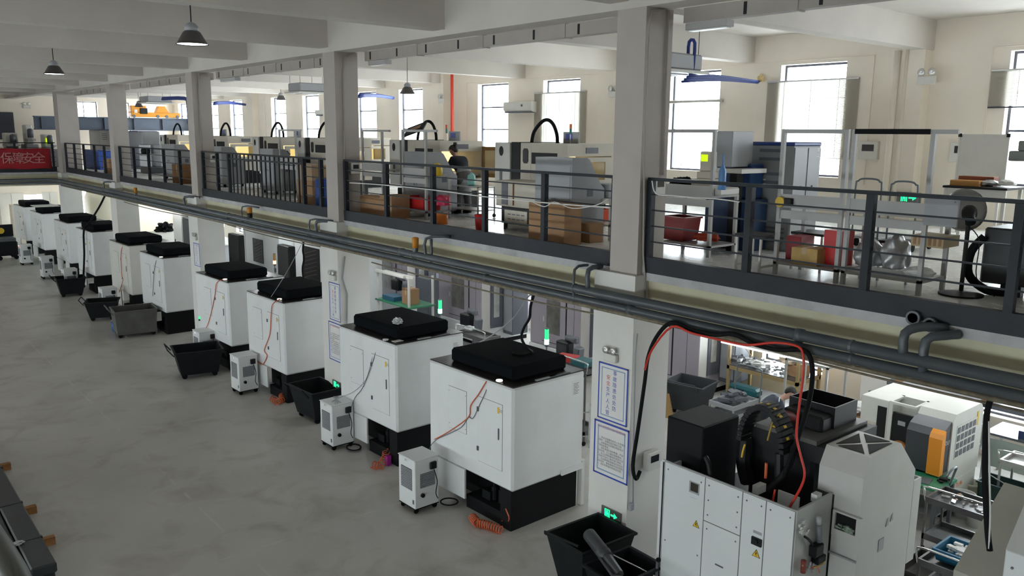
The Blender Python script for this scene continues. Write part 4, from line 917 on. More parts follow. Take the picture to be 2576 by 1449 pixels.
for i in range(2): B((cd*.28+i*cd*.42, -.02, ch*.58), (cd*.28+.03+i*cd*.42, -.012, ch*.58+.04)).build('latch', black, t)
B((-.006, cw*.62, ch*.60), (0, cw*.78, ch*.66)).build('label_plate', papr, t)
MB().poly([(cw*.70, ch*.33), (cw*.80, ch*.33), (cw*.75, ch*.375)], 'x', -.006, 0).build('warning_sign', yellowp, t)
text('side_lettering', 'IEIT', .09, papr, t, (cd*.88, -.014, ch*.9), (0, 0, -1), (1, 0, 0))
# platform trolleys
for u0, u1, vt, lb in ((2150, 2215, 450, 'left platform trolley with an arched grey handle by the cream wall'), (2238, 2306, 457, 'right platform trolley with an arched grey handle by the exit sign')):
    x = 12.2; y0, y1, z0, z1 = fb(u0, u1, vt, 560, x)
    t = thing('platform_trolley', lb, 'trolley', (x, y0, ZU), 0, 'platform trolleys by the wall'); h = z1-ZU; w_ = y1-y0
    MB().tube([(0, 0, .15), (0, 0, h-.12), (0, .03, h-.04), (0, .1, h), (0, w_-.1, h), (0, w_-.03, h-.04), (0, w_, h-.12), (0, w_, .15)], .014, 8, 3).build('handle', mat('trolley_tube', (.16, .19, .2), .4, .4), t, smooth=True)
    B((.0, -.02, .13), (.75, w_+.02, .17), .01).build('deck', cabg, t)
    for i in (.08, .65):
        for j in (.04, w_-.04): MB().cyl((i, j-.015, .065), (i, j+.015, .065), .065, n=10).build('castor', blackm, t)
# stools / small tables with black tops
def stool(x, y, label, w_=.36, h=.48, top=black):
    t = thing('stool', label, 'stool', (x, y, ZU), 0, 'white framed stools with black tops'); s = .025
    B((-.01, -.01, h-.03), (w_+.01, w_+.01, h)).build('seat', top, t)
    for i in (0, w_-s):
        for j in (0, w_-s): B((i, j, 0), (i+s, j+s, h-.03)).build('leg', whiteg, t)
    r = MB(); r.box((s, 0, .08), (w_-s, s, .08+s)); r.box((s, w_-s, .08), (w_-s, w_, .08+s)); r.build('stretcher', whiteg, t); return t
p = P(1910, 590, z=ZU+.48); stool(p.x-.1, p.y-.1, 'black topped stool beside the louvred grey cabinet')
p = P(2070, 590, z=ZU+.48); stool(p.x, p.y, 'black topped stool behind the bench of red bags', .42)
p = P(2290, 612, z=ZU+.48); stool(p.x, p.y, 'black topped stool on the bright floor beyond the fan')
# table with black top by the wall, boxes, whiteboard
x = 14.3; y0, y1, z0, z1 = fb(2372, 2528, 470, 540, x)
t = thing('wall_table', 'white table with black top by the whiteboard, cluttered with boxes', 'table', (x, y0, ZU)); h = z1-ZU; w_ = y1-y0
B((-.02, -.02, h-.035), (.72, w_+.02, h)).build('table_top', black, t)
for i in (0, .65):
    for j in (0, w_-.05): B((i, j, 0), (i+.05, j+.05, h-.035)).build('leg', whiteg, t)
B((.01, .05, h-.16), (.03, w_-.05, h-.035)).build('apron', whiteg, t)
carton((x+.25, y0+w_*.72, ZU+h), (.3, .45, .09), 'flat orange-brown carton on the white wall table', mat('orange_carton', (.52, .26, .08), .8), tape=False)
carton((x+.5, y0+w_*.66, ZU+h), (.2, .55, .15), 'red-brown carton at the back of the white wall table', mat('redbrown_carton', (.25, .08, .04), .8), tape=False)
bag((x+.3, y0+w_*.38, ZU+h+.05), .11, 'heap of clear wrapping on the white wall table', silverbag, (1.2, 1.4, .5), 8, cat='wrapping', name='wrapping')
bag((x+.3, y0+w_*.12, ZU+h+.06), .1, 'white paper bundle at the right end of the wall table', papr, (1, 1.3, .6), 9, cat='bundle', name='paper_bundle')
x = 15.6; y0, y1, z0, z1 = fb(2412, 2530, 342, 452, x)
t = thing('whiteboard', 'grey-framed whiteboard on a stand behind the wall table', 'whiteboard', (x, y0, z0)); w_ = y1-y0; h = z1-z0
B((0, 0, 0), (.03, w_, h)).build('board', whiteg, t)
for a, b in (((-.01, -.03, -.03), (.04, 0, h)), ((-.01, w_, -.03), (.04, w_+.03, h)), ((-.01, 0, -.03), (.04, w_, 0)), ((-.01, -.03, h), (.04, w_+.03, h+.03))): B(a, b).build('frame', whiteg, t)
for j in (.05, w_-.09): B((.04, j, ZU-z0), (.08, j+.04, h)).build('leg', whiteg, t)
for j in (-.04, w_-.02): B((-.02, j, h-.02), (.05, j+.06, h+.04)).build('corner_cap', black, t)
# pedestal fan seen from behind
x = 9.3; yf = P(2432, 600, x=x).y; zf = P(2440, 540, x=x).z
t = thing('pedestal_fan', 'black pedestal fan with a clouded plastic wrap over its guard, by the railing', 'fan', (x, yf, ZU))
MB().cyl((0, 0, .03), (0, 0, zf-ZU-.1), .022, n=12).build('pole', black, t)
MB().lathe([(.22, 0), (.22, .02), (.05, .05), (0, .05)], n=20).build('base', black, t)
MB().tube([(-.1, -.06, zf-ZU-.07), (.0, 0, zf-ZU), (.12, .05, zf-ZU+.03)], [.05, .075, .04], 12, 3).build('motor', black, t, smooth=True)
MB().lathe([(0, .0), (.20, .02), (.23, .06), (.20, .10), (0, .12)], (.1, .12, zf-ZU+.03), 28, 'x').build('wrapped_guard', glassy('clouded_wrap', (.35, .35, .36), .3, .3), t, smooth=True)
g_ = MB()
for k in range(8): r = .04+.023*k; g_.tube([(.20, .12+r*math.cos(a*.314), zf-ZU+.03+r*math.sin(a*.314)) for a in range(21)], .003, 4)
g_.build('guard', dgrey, t, kind='stuff')
MB().tube([(0, .03, zf-ZU-.1), (.06, -.1, .6), (.05, -.12, .2), (.1, -.3, .02)], .006, 5, 5).build('cord', black, t)
# pale panel leaning beside the fan
y0, y1, z0, z1 = fb(2325, 2410, 497, 570, 8.84)
t = thing('pale_panel', 'pale grey panel fixed to the bench end beside the fan', 'panel', (8.84, y0, z0)); B((0, 0, 0), (.03, y1-y0, z1-z0), .004).build('sheet', cabg, t); B((-.01, (y1-y0)*.1, (z1-z0)*.86), (0, (y1-y0)*.12, (z1-z0)*.89)).build('screw', dgrey, t)
p = P(2345, 645, x=9.1); t = thing('card_filter', 'tan slatted carton piece under the pale grey panel', 'box', (9.1, p.y-.1, ZU+.5)); B((0, 0, 0), (.4, .34, .12)).build('box', mat('tan_card', (.5, .40, .24), .8), t)
for k in range(6): B((-.004, .02+.053*k, .02), (0, .05+.053*k, .10)).build('slot', card, t)
# dark machine at the right edge
x = 9.6; y1 = P(2470, 640, x=x).y
dkm = mat('edge_machine_black', (.018, .022, .026), .45)
t = thing('dark_spark_machine', 'black machine with grey head at the right edge of the upper floor', 'machine', (x, y1-2.0, ZU))
B((0, 0, .12), (.9, 2.0, .72), .02).build('body', dkm, t); B((.1, 0, .72), (.9, 1.75, 1.02), .02).build('shoulder', dkm, t); B((.02, .2, 1.02), (.7, 1.55, 1.2), .01).build('head_plate', cabg, t)
B((.1, .3, 1.2), (.6, 1.5, 1.42), .01).build('step', mat('edge_machine_grey', (.2, .21, .19), .5), t); B((0.05, .2, .0), (.15, .4, .12)).build('foot', dkm, t); B((0.05, 1.6, .0), (.15, 1.8, .12)).build('foot', dkm, t)
MB().tube([(-.03, 1.98, .62), (-.08, 2.08, .45), (-.08, 2.08, .2), (-.04, 1.9, .05), (0, 1.7, .05)], .045, 10, 4).build('drain_hose', blackm, t, smooth=True)
p = P(2562, 415, x=9.8); meter(9.8, p.y-.27, ZU+1.42, 'meter with a lit yellow-green display at the right edge', .9, mat('edge_machine_grey', (.2, .21, .19)))
y0, y1, z0, z1 = fb(2450, 2520, 492, 552, 9.5)
# left and centre bay clutter
y0, y1, z0, z1 = fb(900, 962, 494, 545, 8.6); carton((8.75, (y0+y1)/2, ZU), (.4, y1-y0, max(.25, z1-ZU)), 'long brown carton on the floor by the railing right of the second column', tape=False)
y0, y1, z0, z1 = fb(962, 992, 495, 555, 8.6); cl_ = carton((8.75, (y0+y1)/2, ZU), (.42, y1-y0, max(.3, z1-ZU+.03)), 'brown carton with a white label, right of the long carton'); B((-.214, -.12, .05), (-.21, .0, .13)).build('white_label', papr, cl_)
zl = ZU+.16
def crate(x, y, z, sx, sy, h, label, m, name='crate', group='plastic crates on the upper floor'):
    t = thing(name, label, 'crate', (x, y, z), 0, group)
    MB().frustum((0, 0), (sx, sy), 0, h, .03, .012).build('tub', m, t); r = MB()
    for a, b in (((-.015, -.015), (sx+.015, 0)), ((-.015, sy), (sx+.015, sy+.015)), ((-.015, 0), (0, sy)), ((sx, 0), (sx+.015, sy))): r.box((a[0], a[1], h-.03), (b[0], b[1], h))
    r.build('rim', m, t); return t
y0, y1, z0, z1 = fb(1012, 1062, 490, 535, 9.0); crate(9.02, y0, zl, .45, y1-y0, .26, 'red plastic crate on the low shelf of the tilted screen bench', redp)
y0, y1, z0, z1 = fb(1072, 1108, 490, 520, 9.1); bag((9.3, (y0+y1)/2, ZU+.35), .16, 'red and clear plastic bundle beside the red crate', mat('pink_red', (.5, .02, .08), .4), (1, 1.2, .8), 3, cat='bundle', name='bundle')
y0, y1, z0, z1 = fb(1192, 1216, 540, 585, 8.8)
t = thing('bucket', 'tall red bucket against the railing left of the filter tank unit', 'bucket', (8.85, (y0+y1)/2, ZU)); MB().lathe([(.09, 0), (.115, .27), (.105, .27), (.08, .02), (0, .02)], n=16).build('pail', redp, t, smooth=True)
y0, y1, z0, z1 = fb(1094, 1120, 545, 575, 8.8)
t = thing('bucket', 'orange bucket at the foot of the bench before the bending worker', 'bucket', (8.85, (y0+y1)/2, ZU)); MB().lathe([(.10, 0), (.115, .2), (.105, .2), (.08, .02), (0, .02)], n=16).build('pail', mat('orange_bucket', (.75, .2, .02), .5), t, smooth=True)
# small table and crate right of the sloped console
tx, ty = 9.6, P(1535, 560, x=9.6).y
t = thing('side_table', 'small pale table with a funnel hopper, right of the sloped grey console', 'table', (tx, ty, ZU)); B((0, 0, .62), (.5, .75, .66)).build('table_top', whiteg, t); B((0, 0, .22), (.5, .75, .25)).build('shelf', whiteg, t)
for i in (0, .46):
    for j in (0, .71): B((i, j, 0), (i+.04, j+.04, .62)).build('leg', whiteg, t)
MB().lathe([(.04, .38), (.05, .45), (.16, .62), (0, .62)], (.2, .5, 0), 14).build('hopper', cabg, t, smooth=True); B((.1, .15, .66), (.4, .5, .88), .01).build('instrument', cabg, t)
crate(9.65, ty+.35, ZU+.26, .35, .36, .2, 'orange-red crate on the lower shelf of the small pale table', mat('crate_orange_red', (.75, .08, .02), .45))
carton((9.25, ty+.1, ZU), (.3, .3, .3), 'small brown carton at the foot of the nearest column, upstairs', tape=False)
# clutter under the bench behind the nearest column
crate(9.4, 7.45, ZU+.17, .4, .4, .34, 'dark red crate on the low shelf of the bench behind the nearest column', mat('crate_dark_red', (.25, .015, .015), .5))
bag((9.6, 7.18, ZU+.24), .14, 'orange-red cloth heap on the low shelf beside the dark red crate', mat('cloth_orange_red', (.42, .05, .02), .8), (1, 1.3, .5), 17, .6, 'cloth', 'cloth_heap')
bag((9.65, 7.7, ZU+.95), .16, 'black bag on the bench behind the nearest column', blackm, (1, 1.1, .7), 19, .5)
# cart by worker
y0, y1, z0, z1 = fb(1128, 1222, 470, 560, 10.2)
t = thing('tool_trolley', 'light steel trolley beside the bending worker', 'trolley', (10.0, y0, ZU)); w_ = y1-y0
for i in (0, .42):
    for j in (0, w_-.025): B((i, j, .08), (i+.025, j+.025, .62)).build('leg', alu, t)
for zz in (.14, .60): B((0, 0, zz), (.445, w_, zz+.02)).build('shelf', alu, t)
for i in (.01, .43):
    for j in (.02, w_-.02): MB().cyl((i, j-.012, .04), (i, j+.012, .04), .04, n=10).build('castor', blackm, t)
t = thing('bottle', 'large pale green water bottle on the trolley behind the bending worker', 'bottle', (10.2, P(1186, 450, x=10.2).y, ZU+.62)); MB().lathe([(.07, 0), (.085, .02), (.085, .10), (.075, .115), (.085, .13), (.08, .2), (.03, .24), (.03, .26), (0, .26)], n=16).build('body', mat('aqua_bottle', (.25, .55, .5), .3), t, smooth=True)
t = thing('cutting_jar', 'yellow fluid jug on the bench left of the bending worker', 'jug', (9.25, P(1100, 450, x=9.25).y, zs)); MB().lathe([(.10, 0), (.11, .1), (.08, .2), (.04, .24), (0, .24)], n=12).build('body', yellowp, t, smooth=True); MB().tube([(.08, 0, .2), (.13, 0, .17), (.11, 0, .06)], .012, 5).build('handle', yellowp, t)
# tilted screen on bench D, laptops on machines
t = thing('tilted_screen', 'dark tilted screen mounted on the grey frame left of the bending worker', 'screen', P(1045, 325, x=9.3))
MB().box((-.02, -.24, -.15), (.02, .24, .15), .008, M=Matrix.Rotation(.9, 4, 'Y')@Matrix.Rotation(-.5, 4, 'X')).build('panel', black, t)
MB().box((-.026, -.14, -.06), (-.02, .12, .06), M=Matrix.Rotation(.9, 4, 'Y')@Matrix.Rotation(-.5, 4, 'X')).build('display', mat('screen_reflection', (.35, .2, .1), .2), t)
def display(u, v, x, label, s=1.0):
    p = P(u, v, x=x); t = thing('display_unit', label, 'screen', (x, p.y, ZU+1.5), 0, 'small pale displays on the machine tops'); h = .2*s
    B((0, -.19*s, 0), (.04, .19*s, h), .006).build('housing', cabg, t); B((-.006, -.05*s, h*.3), (0, .12*s, h*.85)).build('screen', mat('screen_blue', (.12, .14, .4), .2), t); return t
display(1142, 338, 10.6, 'small pale display on top of the worker\'s cream machine'); display(1435, 345, 10.5, 'small pale display on the cream machine behind the sloped console'); display(562, 338, 10.6, 'small pale display on a machine right of the third column', 1.1); display(747, 337, 10.6, 'small pale display on a machine behind the barred gate', 1.1)
# blue drums, cartons, steps and cabinets in the farther bays
def drum(u, v, x, label, r=.3, h=.75, m=bluep):
    p = P(u, v, x=x); t = thing('blue_drum', label, 'drum', (x, p.y, ZU), 0, 'blue drums on the upper floor')
    MB().lathe([(r*.92, 0), (r, .04), (r, h*.32), (r*1.04, h*.34), (r, h*.36), (r, h*.66), (r*1.04, h*.68), (r, h*.7), (r, h-.05), (r*.9, h), (0, h)], n=22).build('barrel', m, t, smooth=True); return t
drum(821, 490, 8.9, 'blue drum half hidden by the second column', .24, .62); 
t = thing('blue_box', 'blue plastic container behind the far railing', 'container', (9.3, P(250, 420, x=9.3).y, ZU)); B((0, 0, 0), (.8, P(214, 420, x=9.3).y-P(250, 420, x=9.3).y, .80), .03).build('tub', bluep, t)
for (u0, u1, vt, vb, x, lab) in ((773, 800, 425, 455, 8.9, 'upper brown carton stacked by the gate post'), (778, 795, 465, 505, 8.9, 'lower brown carton beside the gate post')):
    y0, y1, z0, z1 = fb(u0, u1, vt, vb, x)
carton((9.0, P(786, 480, x=9.0).y, ZU), (.4, .8, .55), 'brown carton on the floor right of the barred gate'); carton((9.0, P(786, 440, x=9.0).y, ZU+.55), (.38, .7, .35), 'brown carton stacked on the one right of the barred gate', mat('card_light', (.42, .29, .18), .85))
carton((9.2, P(470, 452, x=9.2).y, ZU), (.6, .9, .6), 'scorched brown carton left of the third column', mat('card_dark', (.2, .1, .04), .9, var=.3)); carton((9.0, P(282, 425, x=9.0).y, ZU), (.4, .9, .55), 'small brown carton beside the fourth column')
def cabinet(x, u1, u0, zt, label, m=cabg, D=.8, doors=2, vent=True):
    y0 = P(u1, 380, x=x).y; y1 = P(u0, 380, x=x).y; t = thing('tall_cabinet', label, 'cabinet', (x, y0, ZU), 0, 'tall grey cabinets on the upper floor'); h = zt-ZU; w_ = y1-y0
    B((0, 0, 0), (D, w_, h), .01).build('body', m, t)
    for k in range(doors): B((-.012, .02+k*w_/doors, .1), (0, (k+1)*w_/doors-.02, h-.05)).build('door', m, t)
    B((-.008, -.008, h), (D, w_+.008, h+.04)).build('top', mat('cabinet_blue', (.02, .05, .22)), t)
    if vent:
        for k in range(4): B((-.018, w_*.15, h-.2-.09*k), (-.012, w_*.4, h-.16-.09*k)).build('louvre', dgrey, t)
    return t
cabinet(11.5, 282, 228, 5.95, 'pale grey cabinet with louvres behind the far railing, left of the fourth column'); cabinet(10.9, 350, 318, 5.9, 'pale grey cabinet right of the fourth column', doors=1, vent=False)
cabinet(10.6, 545, 524, 5.4, 'pale cabinet behind the railing right of the third column', whiteg, doors=1, vent=False)
# drill stand and clutter between columns 3 and 4
for (u, lab) in ((361, 'grey milling head with a black motor right of the fourth column'), ): 
    y = P(u, 400, x=10.0).y; t = thing('drill_press', lab, 'machine', (10.0, y, ZU)); B((0, -.5, 0), (.8, .5, .25), .02).build('base', dgrey, t); B((.35, -.2, .25), (.65, .2, 1.35), .03).build('pillar', cabg, t); B((-.1, -.3, 1.1), (.6, .3, 1.62), .04).build('head', cabg, t); MB().lathe([(.16, 0), (.18, .15), (.12, .25), (0, .25)], (.1, 0, .75), 14).build('motor', black, t, smooth=True); B((-.2, -.6, .7), (.5, .6, .76)).build('table', zinc, t)
y = P(85, 360, x=7.6).y
for (u, zt, w_, lab) in ((35, 5.8, .9, 'grey milling machine behind the red banner, left part'), (80, 6.15, .5, 'tall narrow milling machine head behind the red banner'), (128, 5.75, .7, 'pale machine with a lit yellow-green display behind the right end of the banner')):
    p = P(u, 350, y=42.0); t = thing('milling_machine', lab, 'machine', (p.x, 42.0, ZU)); h = zt-ZU
    B((-w_/2, 0, 0), (w_/2, 1.2, h*.55), .03).build('base', cabg, t); B((-w_*.3, .4, h*.55), (w_*.25, 1.1, h), .03).build('column', whiteg, t); B((-w_*.42, -.3, h*.62), (w_*.2, .5, h*.68)).build('table', zinc, t)
    MB().lathe([(.12, 0), (.12, .35), (.05, .4), (0, .4)], (0, .2, h*.70), 12).build('spindle', dgrey, t, smooth=True)
    if u == 128: B((-.13, .36, h*.72), (.16, .4, h*.88)).build('display', LCD, t)
p = P(3, 310, y=46); t = thing('dark_screen', 'large dark screen on the far wall at the left edge', 'screen', (p.x-1.2, 50.9, p.z-.1)); B((0, 0, -.7), (P(36, 310, y=50.9).x-p.x+1.2, .08, .7), .02).build('panel', navy, t)
# crane and its girder at the far end
gy = P(400, 330, x=13).y
t = thing('crane_girder', 'blue-grey steel crane girder crossing the far bays', 'girder', (8.6, 47.0, 5.95)); gm = mat('girder_blue_grey', (.10, .125, .17), .5, var=.08)
B((0, 0, 0), (7.9, .35, .05)).build('flange', gm, t); B((0, 0, .62), (7.9, .35, .67)).build('flange', gm, t); B((0, .15, .05), (7.9, .2, .62)).build('web', gm, t)
for k in range(6): B((.3+1.45*k, .02, .05), (.35+1.45*k, .15, .62)).build('stiffener', gm, t)
p = P(330, 303, y=47.0); om = mat('crane_orange', (.75, .30, .02), .5)
t = thing('crane_trolley', 'orange crane trolley standing on the blue-grey girder', 'crane', (p.x, 47.0, 6.62)); k = P(455, 303, y=47.0).x-p.x
B((0, -.1, .05), (k*.98, .4, .28), .02).build('frame', om, t); B((0, -.1, .28), (k*.30, .4, .62), .03).build('hoist_housing', om, t); B((k*.17, -.14, .2), (k*.32, .1, .5), .02).build('motor', black, t); B((k*.06, -.12, .25), (k*.12, -.1, .42)).build('plate', papr, t)
MB().poly([(k*.50, .28), (k*.56, .62), (k*.68, .62), (k*.76, .28)], 'y', -.05, .35).build('bracket', om, t)
for a in (.05, .52, .7, .92): MB().cyl((k*a, -.14, .08), (k*a, -.1, .08), .08, n=12).build('wheel', dgrey, t)
# ceiling cassettes, blue pipes and wall units
def cassette(c, s, label):
    t = thing('ceiling_air_unit', label, 'air conditioner', c, 0, 'air conditioning cassettes hung from the ceiling'); a, b = s
    B((-a/2, -b/2, 0), (a/2, b/2, .27), .03).build('casing', cabg, t); B((-a/2-.09, -b/2-.09, -.05), (a/2+.09, b/2+.09, 0), .01).build('grille_panel', whiteg, t)
    B((-a*.3, -b*.3, -.062), (a*.3, b*.3, -.05)).build('intake', cabg, t)
    for i in (-1, 1):
        for j in (-1, 1): MB().cyl((i*a*.45, j*b*.42, .25), (i*a*.45, j*b*.42, 8.15-c[2]), .006, n=5).build('hanger_rod', black, t)
    return t
p = P(771, 236, x=12.3); cassette((12.3, p.y, p.z+.05), (.85, .85), 'grey ceiling cassette hung left of the second column')
p = P(1700, 178, x=11.3); cassette((11.3, p.y+.2, p.z), (.85, .85), 'grey ceiling cassette half hidden by the nearest column')
p = P(392, 258, x=12.6); cassette((12.6, p.y, p.z), (1.1, 1.3), 'grey ceiling cassette above the orange crane trolley')
def wallunit(u0, u1, vt, vb, label):
    y0, y1, z0, z1 = fb(u0, u1, vt, vb, 16.35); t = thing('wall_air_unit', label, 'air conditioner', (16.6, y0, z0), 0, 'white wall air conditioners'); w_ = y1-y0; h = z1-z0
    MB().poly([(-.02, 0), (-.2, .03), (-.25, h*.3), (-.24, h), (-.02, h)], 'y', 0, w_).build('casing', whiteg, t); B((-.235, .05, -.01), (-.05, w_-.05, .03)).build('outlet', dgrey, t); B((-.255, w_*.3, h*.55), (-.25, w_*.36, h*.75)).build('badge', dgrey, t)
wallunit(1266, 1336, 256, 283, 'white wall air conditioner between the two middle windows'); wallunit(792, 840, 276, 291, 'white wall air conditioner half hidden by the second column')
def bluebundle(label, pts, r, k=3):
    t = thing('insulated_pipes', label, 'pipe', pts[0], 0, 'blue insulated pipe runs'); o = Vector(pts[0])
    for i in range(k): MB().tube([Vector(p)-o+Vector((0, .05*i, -.035*i))*(1-.75*j/max(1, len(pts)-1)) for j, p in enumerate(pts)], r, 8, 3).build('pipe', bluefoam, t, smooth=True)
bluebundle('blue insulated pipes running from the nearest cassette to the wall by the blind', [P(1735, 188, x=11.4), P(1790, 190, x=12.6), P(1840, 195, x=14), P(1910, 205, x=16.5)], .022, 4)
bluebundle('blue insulated pipe bent upward at the nearest cassette', [P(1731, 148, x=11.5), P(1734, 105, x=11.5), P(1748, 108, x=11.5), P(1743, 175, x=11.5)], .028, 1)
p = P(1913, 200, x=16.5); bag(p, .07, 'lump of yellowish foam where the blue pipes enter the wall', mat('pu_foam', (.65, .5, .25), .9), (.6, 1, 1.5), 4, .5, 'foam', 'foam_lump')
bluebundle('blue insulated pipes right of the second column', [P(905, 238, x=13.5), P(945, 238, x=15), P(990, 246, x=16.5)], .04, 3)
bluebundle('blue insulated pipes right of the third column', [P(540, 258, x=13), P(575, 257, x=14.6), P(618, 263, x=16.4)], .045, 3)
bluebundle('dark blue pipes from the far cassette down beside the third column', [P(410, 246, x=12.4), P(465, 246, x=12.4), P(472, 262, x=12.3), P(475, 310, x=12.2)], .05, 3)
p0 = P(1137, 185, x=16.2); tag(MB().cyl((16.2, p0.y, 4.9), (16.2, p0.y, 8.14), .05, n=12).build('riser_pipe', mat('fire_red', (.6, .04, .02), .4), smooth=True), 'red riser pipe on the cream wall between the windows', 'pipe')
tag(MB().cyl((16.25, P(2252, 200, x=16.25).y, 4.3), (16.25, P(2252, 200, x=16.25).y, 7.6), .06, n=12).build('down_pipe', plaster, smooth=True), 'cream vertical pipe left of the pilaster at the right', 'pipe')
tag(MB().cyl((16.3, P(2277, 200, x=16.3).y, 4.3), (16.3, P(2277, 200, x=16.3).y, 7.6), .035, n=12).build('down_pipe', plaster, smooth=True), 'thinner cream vertical pipe beside the pilaster at the right', 'pipe')
for a, b, l in ((8.55, 13.3, 'above the two right windows'), (16.2, 22.2, 'above the blind left of the nearest column'), (24.0, 30.0, 'above the windows right of the second column'), (32.0, 38.0, 'above the windows left of the second column')):
    conduit('thin cream wall conduit '+l, [(16.575, a, 5.0), (16.575, a, 7.577), (16.575, b, 7.577), (16.575, b, 5.2)], .011, plaster)
conduit('thin cream wall conduit above the window at the right edge', [(16.575, 6.35, 5.9), (16.575, 6.35, 7.577), (16.575, 3.0, 7.577)], .011, plaster)
# blinds
bl = blindmat()
def blind(y0, y1, z0, z1, label, x=16.575, pitch=.028, slats=True):
    t = thing('venetian_blind' if slats else 'roller_blind', label, 'blind', (x, y0, z0)); w_ = y1-y0; h = z1-z0
    MB().box((-.025, 0, h-.03), (.02, w_, h)).build('head_rail', alu, t)
    B((-.015, 0, 0), (.015, w_, .025)).build('bottom_rail', navy if z0 > 6 else bl, t)
    if slats:
        s_ = MB(); n = int((h-.06)/pitch)
        for k in range(n): 
            z = .035+k*pitch; s_.box((-.002, 0, z), (.002, w_, z+pitch*.93))
        s_.build('slats', bl, t, kind='stuff')
    else:
        s_ = MB().box((-.002, 0, .02), (.002, w_, h-.03)).build('sheet', bl, t)
        for k in (1, 2, 3): MB().box((-.004, w_*k/4-.003, .02), (-.002, w_*k/4+.003, h-.03)).build('seam', cabg, t)
    for k in (.2, .5, .8): MB().box((-.006, w_*k-.004, .02), (-.003, w_*k+.004, h-.03)).build('ladder_cord', bl, t)
blind(8.83, 10.98, 5.50, 7.16, 'wide venetian blind over the window right of the nearest column')
blind(4.0, 6.33, 6.50, 7.18, 'half raised venetian blind with a dark bottom rail at the right edge')
blind(16.70, 18.86, 5.25, 7.15, 'pale roller sheet over the window left of the nearest column', slats=False)
p = P(1683, 257, x=16.56); q = P(1818, 253, x=16.56); tag(MB().cyl((16.56, q.y, q.z), (16.56, p.y+.3, p.z), .035, n=12).build('roller_tube', alu, smooth=True), 'bare roller tube across the window beside the nearest column', 'tube')
# ================================================================ LOWER STOREY BEHIND THE COLUMNS
def lavender(x, y0, W, label, D=1.9, H=2.33, zb=.60, k=1.0):
    t = thing('cnc_machine', label, 'machine', (x, y0, 0), 0, 'lavender grey machines in the lower hall')
    B((0, 0, zb), (D, W, H), .02).build('enclosure', lav, t)
    B((-.06, .02, .12), (D-.1, W-.02, zb-.005), .015).build('base_cover', white, t); B((.05, .05, 0), (D-.15, W-.05, .12)).build('plinth', blackm, t)
    d0 = W*.28; d1 = W*.74
    B((-.004, d0-.035, zb+.11), (.0, d1+.0, H-.27)).build('door_gap', black, t)
    d = B((-.02, d0, zb+.13), (-.004, d1, H-.29), .003).build('door', lav, t)
    B((-.026, d0+.19, zb+.36), (-.02, d1-.17, H-.50)).build('pane', mat('mottled_pane', (.17, .165, .15), .25, var=.35, scale=3), d)
    B((-.05, d1-.10, 1.25), (-.02, d1-.065, 1.38), .004).build('handle', whiteg, d)
    B((-.003, W*.12, zb+.01), (.0, W*.125, H-.02)).build('seam', dgrey, t)
    # right hand face: pale strip, framed bright window, dark cabinet
    B((.02, -.015, .3), (.30, 0, H-.2)).build('side_strip', whiteg, t)
    B((.34, -.02, .5), (.78, 0, H-.15)).build('window_frame', dgrey, t); B((.44, -.026, .8), (.64, -.02, H-.3)).build('bright_pane', mat('bright_pane', (.5, .5, .47), .15, var=.3), t)
    B((.80, -.42, .3), (1.4, 0, H-.25), .02).build('electric_cabinet', dgrey, t); B((.79, -.40, .4), (.80, -.04, H-.4)).build('cabinet_door', cabg, t)
    return t
lavender(15.0, 11.29, 2.75, 'lavender grey machine partly hidden behind the nearest column', D=1.45, H=2.1, zb=.28)
lavender(14.0, 14.1, 1.87, 'lavender grey machine with a mottled window behind the nearest foam cover')
lavender(14.0, 18.07, 2.1, 'lavender grey machine above the clear bag, second behind the aisle row')
lavender(14.0, 21.9, 2.3, 'lavender grey machine behind the white lamp frame')
def pendant(x, y, label, z=1.95):
    t = thing('control_pendant', label, 'control panel', (x, y, 0), 0, 'black control pendants')
    MB().cyl((0, 0, 0), (0, 0, .04), .16, n=14).cyl((0, 0, .04), (.0, 0, .9), .05, n=10).build('stand', dgrey, t)
    MB().box((-.09, -.10, .85), (.09, .06, z-.05), .02, M=Matrix.Translation((0, -.0, 0))@Matrix.Rotation(.12, 4, 'X')).build('arm', dgrey, t)
    B((-.14, -.02, z-.30), (.04, .36, z), .02).build('monitor', black, t); B((-.145, .03, z-.26), (-.14, .31, z-.05)).build('screen', darkpane, t)
    MB().cyl((0, -.12, z+.07), (0, .16, z+.07), .07, n=12).build('joint', dgrey, t); B((-.06, -.16, z), (.06, .0, z+.13), .02).build('knuckle', dgrey, t)
    B((-.11, -.17, 1.1), (-.09, -.10, 1.25)).build('notice', mat('notice_cream', (.5, .45, .3)), t)
    return t
pendant(11.8, P(1440, 850, x=11.8).y, 'black control pendant beside the nearer green signal tower', 1.68)
pendant(11.8, P(1190, 770, x=11.8).y, 'black control pendant beside the farther green signal tower', 1.68)
pendant(12.6, P(1010, 705, x=12.6).y, 'small black pendant behind the green topped bench', 1.8)
def tower(u, v, x, label, cols, lit):
    p = P(u, v, x=x); t = thing('signal_tower', label, 'signal light', (x, p.y, 0), 0, 'signal towers'); z = p.z
    MB().cyl((0, 0, 0), (0, 0, z-.05), .014, n=8).build('post', dgrey, t); MB().cyl((0, 0, z-.05), (0, 0, z), .03, .045, n=12).build('socket', dgrey, t)
    MB().cyl((0, 0, z), (0, 0, z+.10), .045, n=14).build('lit_segment', lit, t); MB().cyl((0, 0, z+.10), (0, 0, z+.30), .04, n=14).build('upper_segment', cols, t); MB().cyl((0, 0, z+.30), (0, 0, z+.32), .035, n=12).build('cap', dgrey, t)
tower(1375, 866, 10.5, 'green signal tower right behind the nearest foam cover', GRNL, GRNH)
tower(1107, 788, 10.5, 'green signal tower above the second foam cover', GRNL, GRNH)
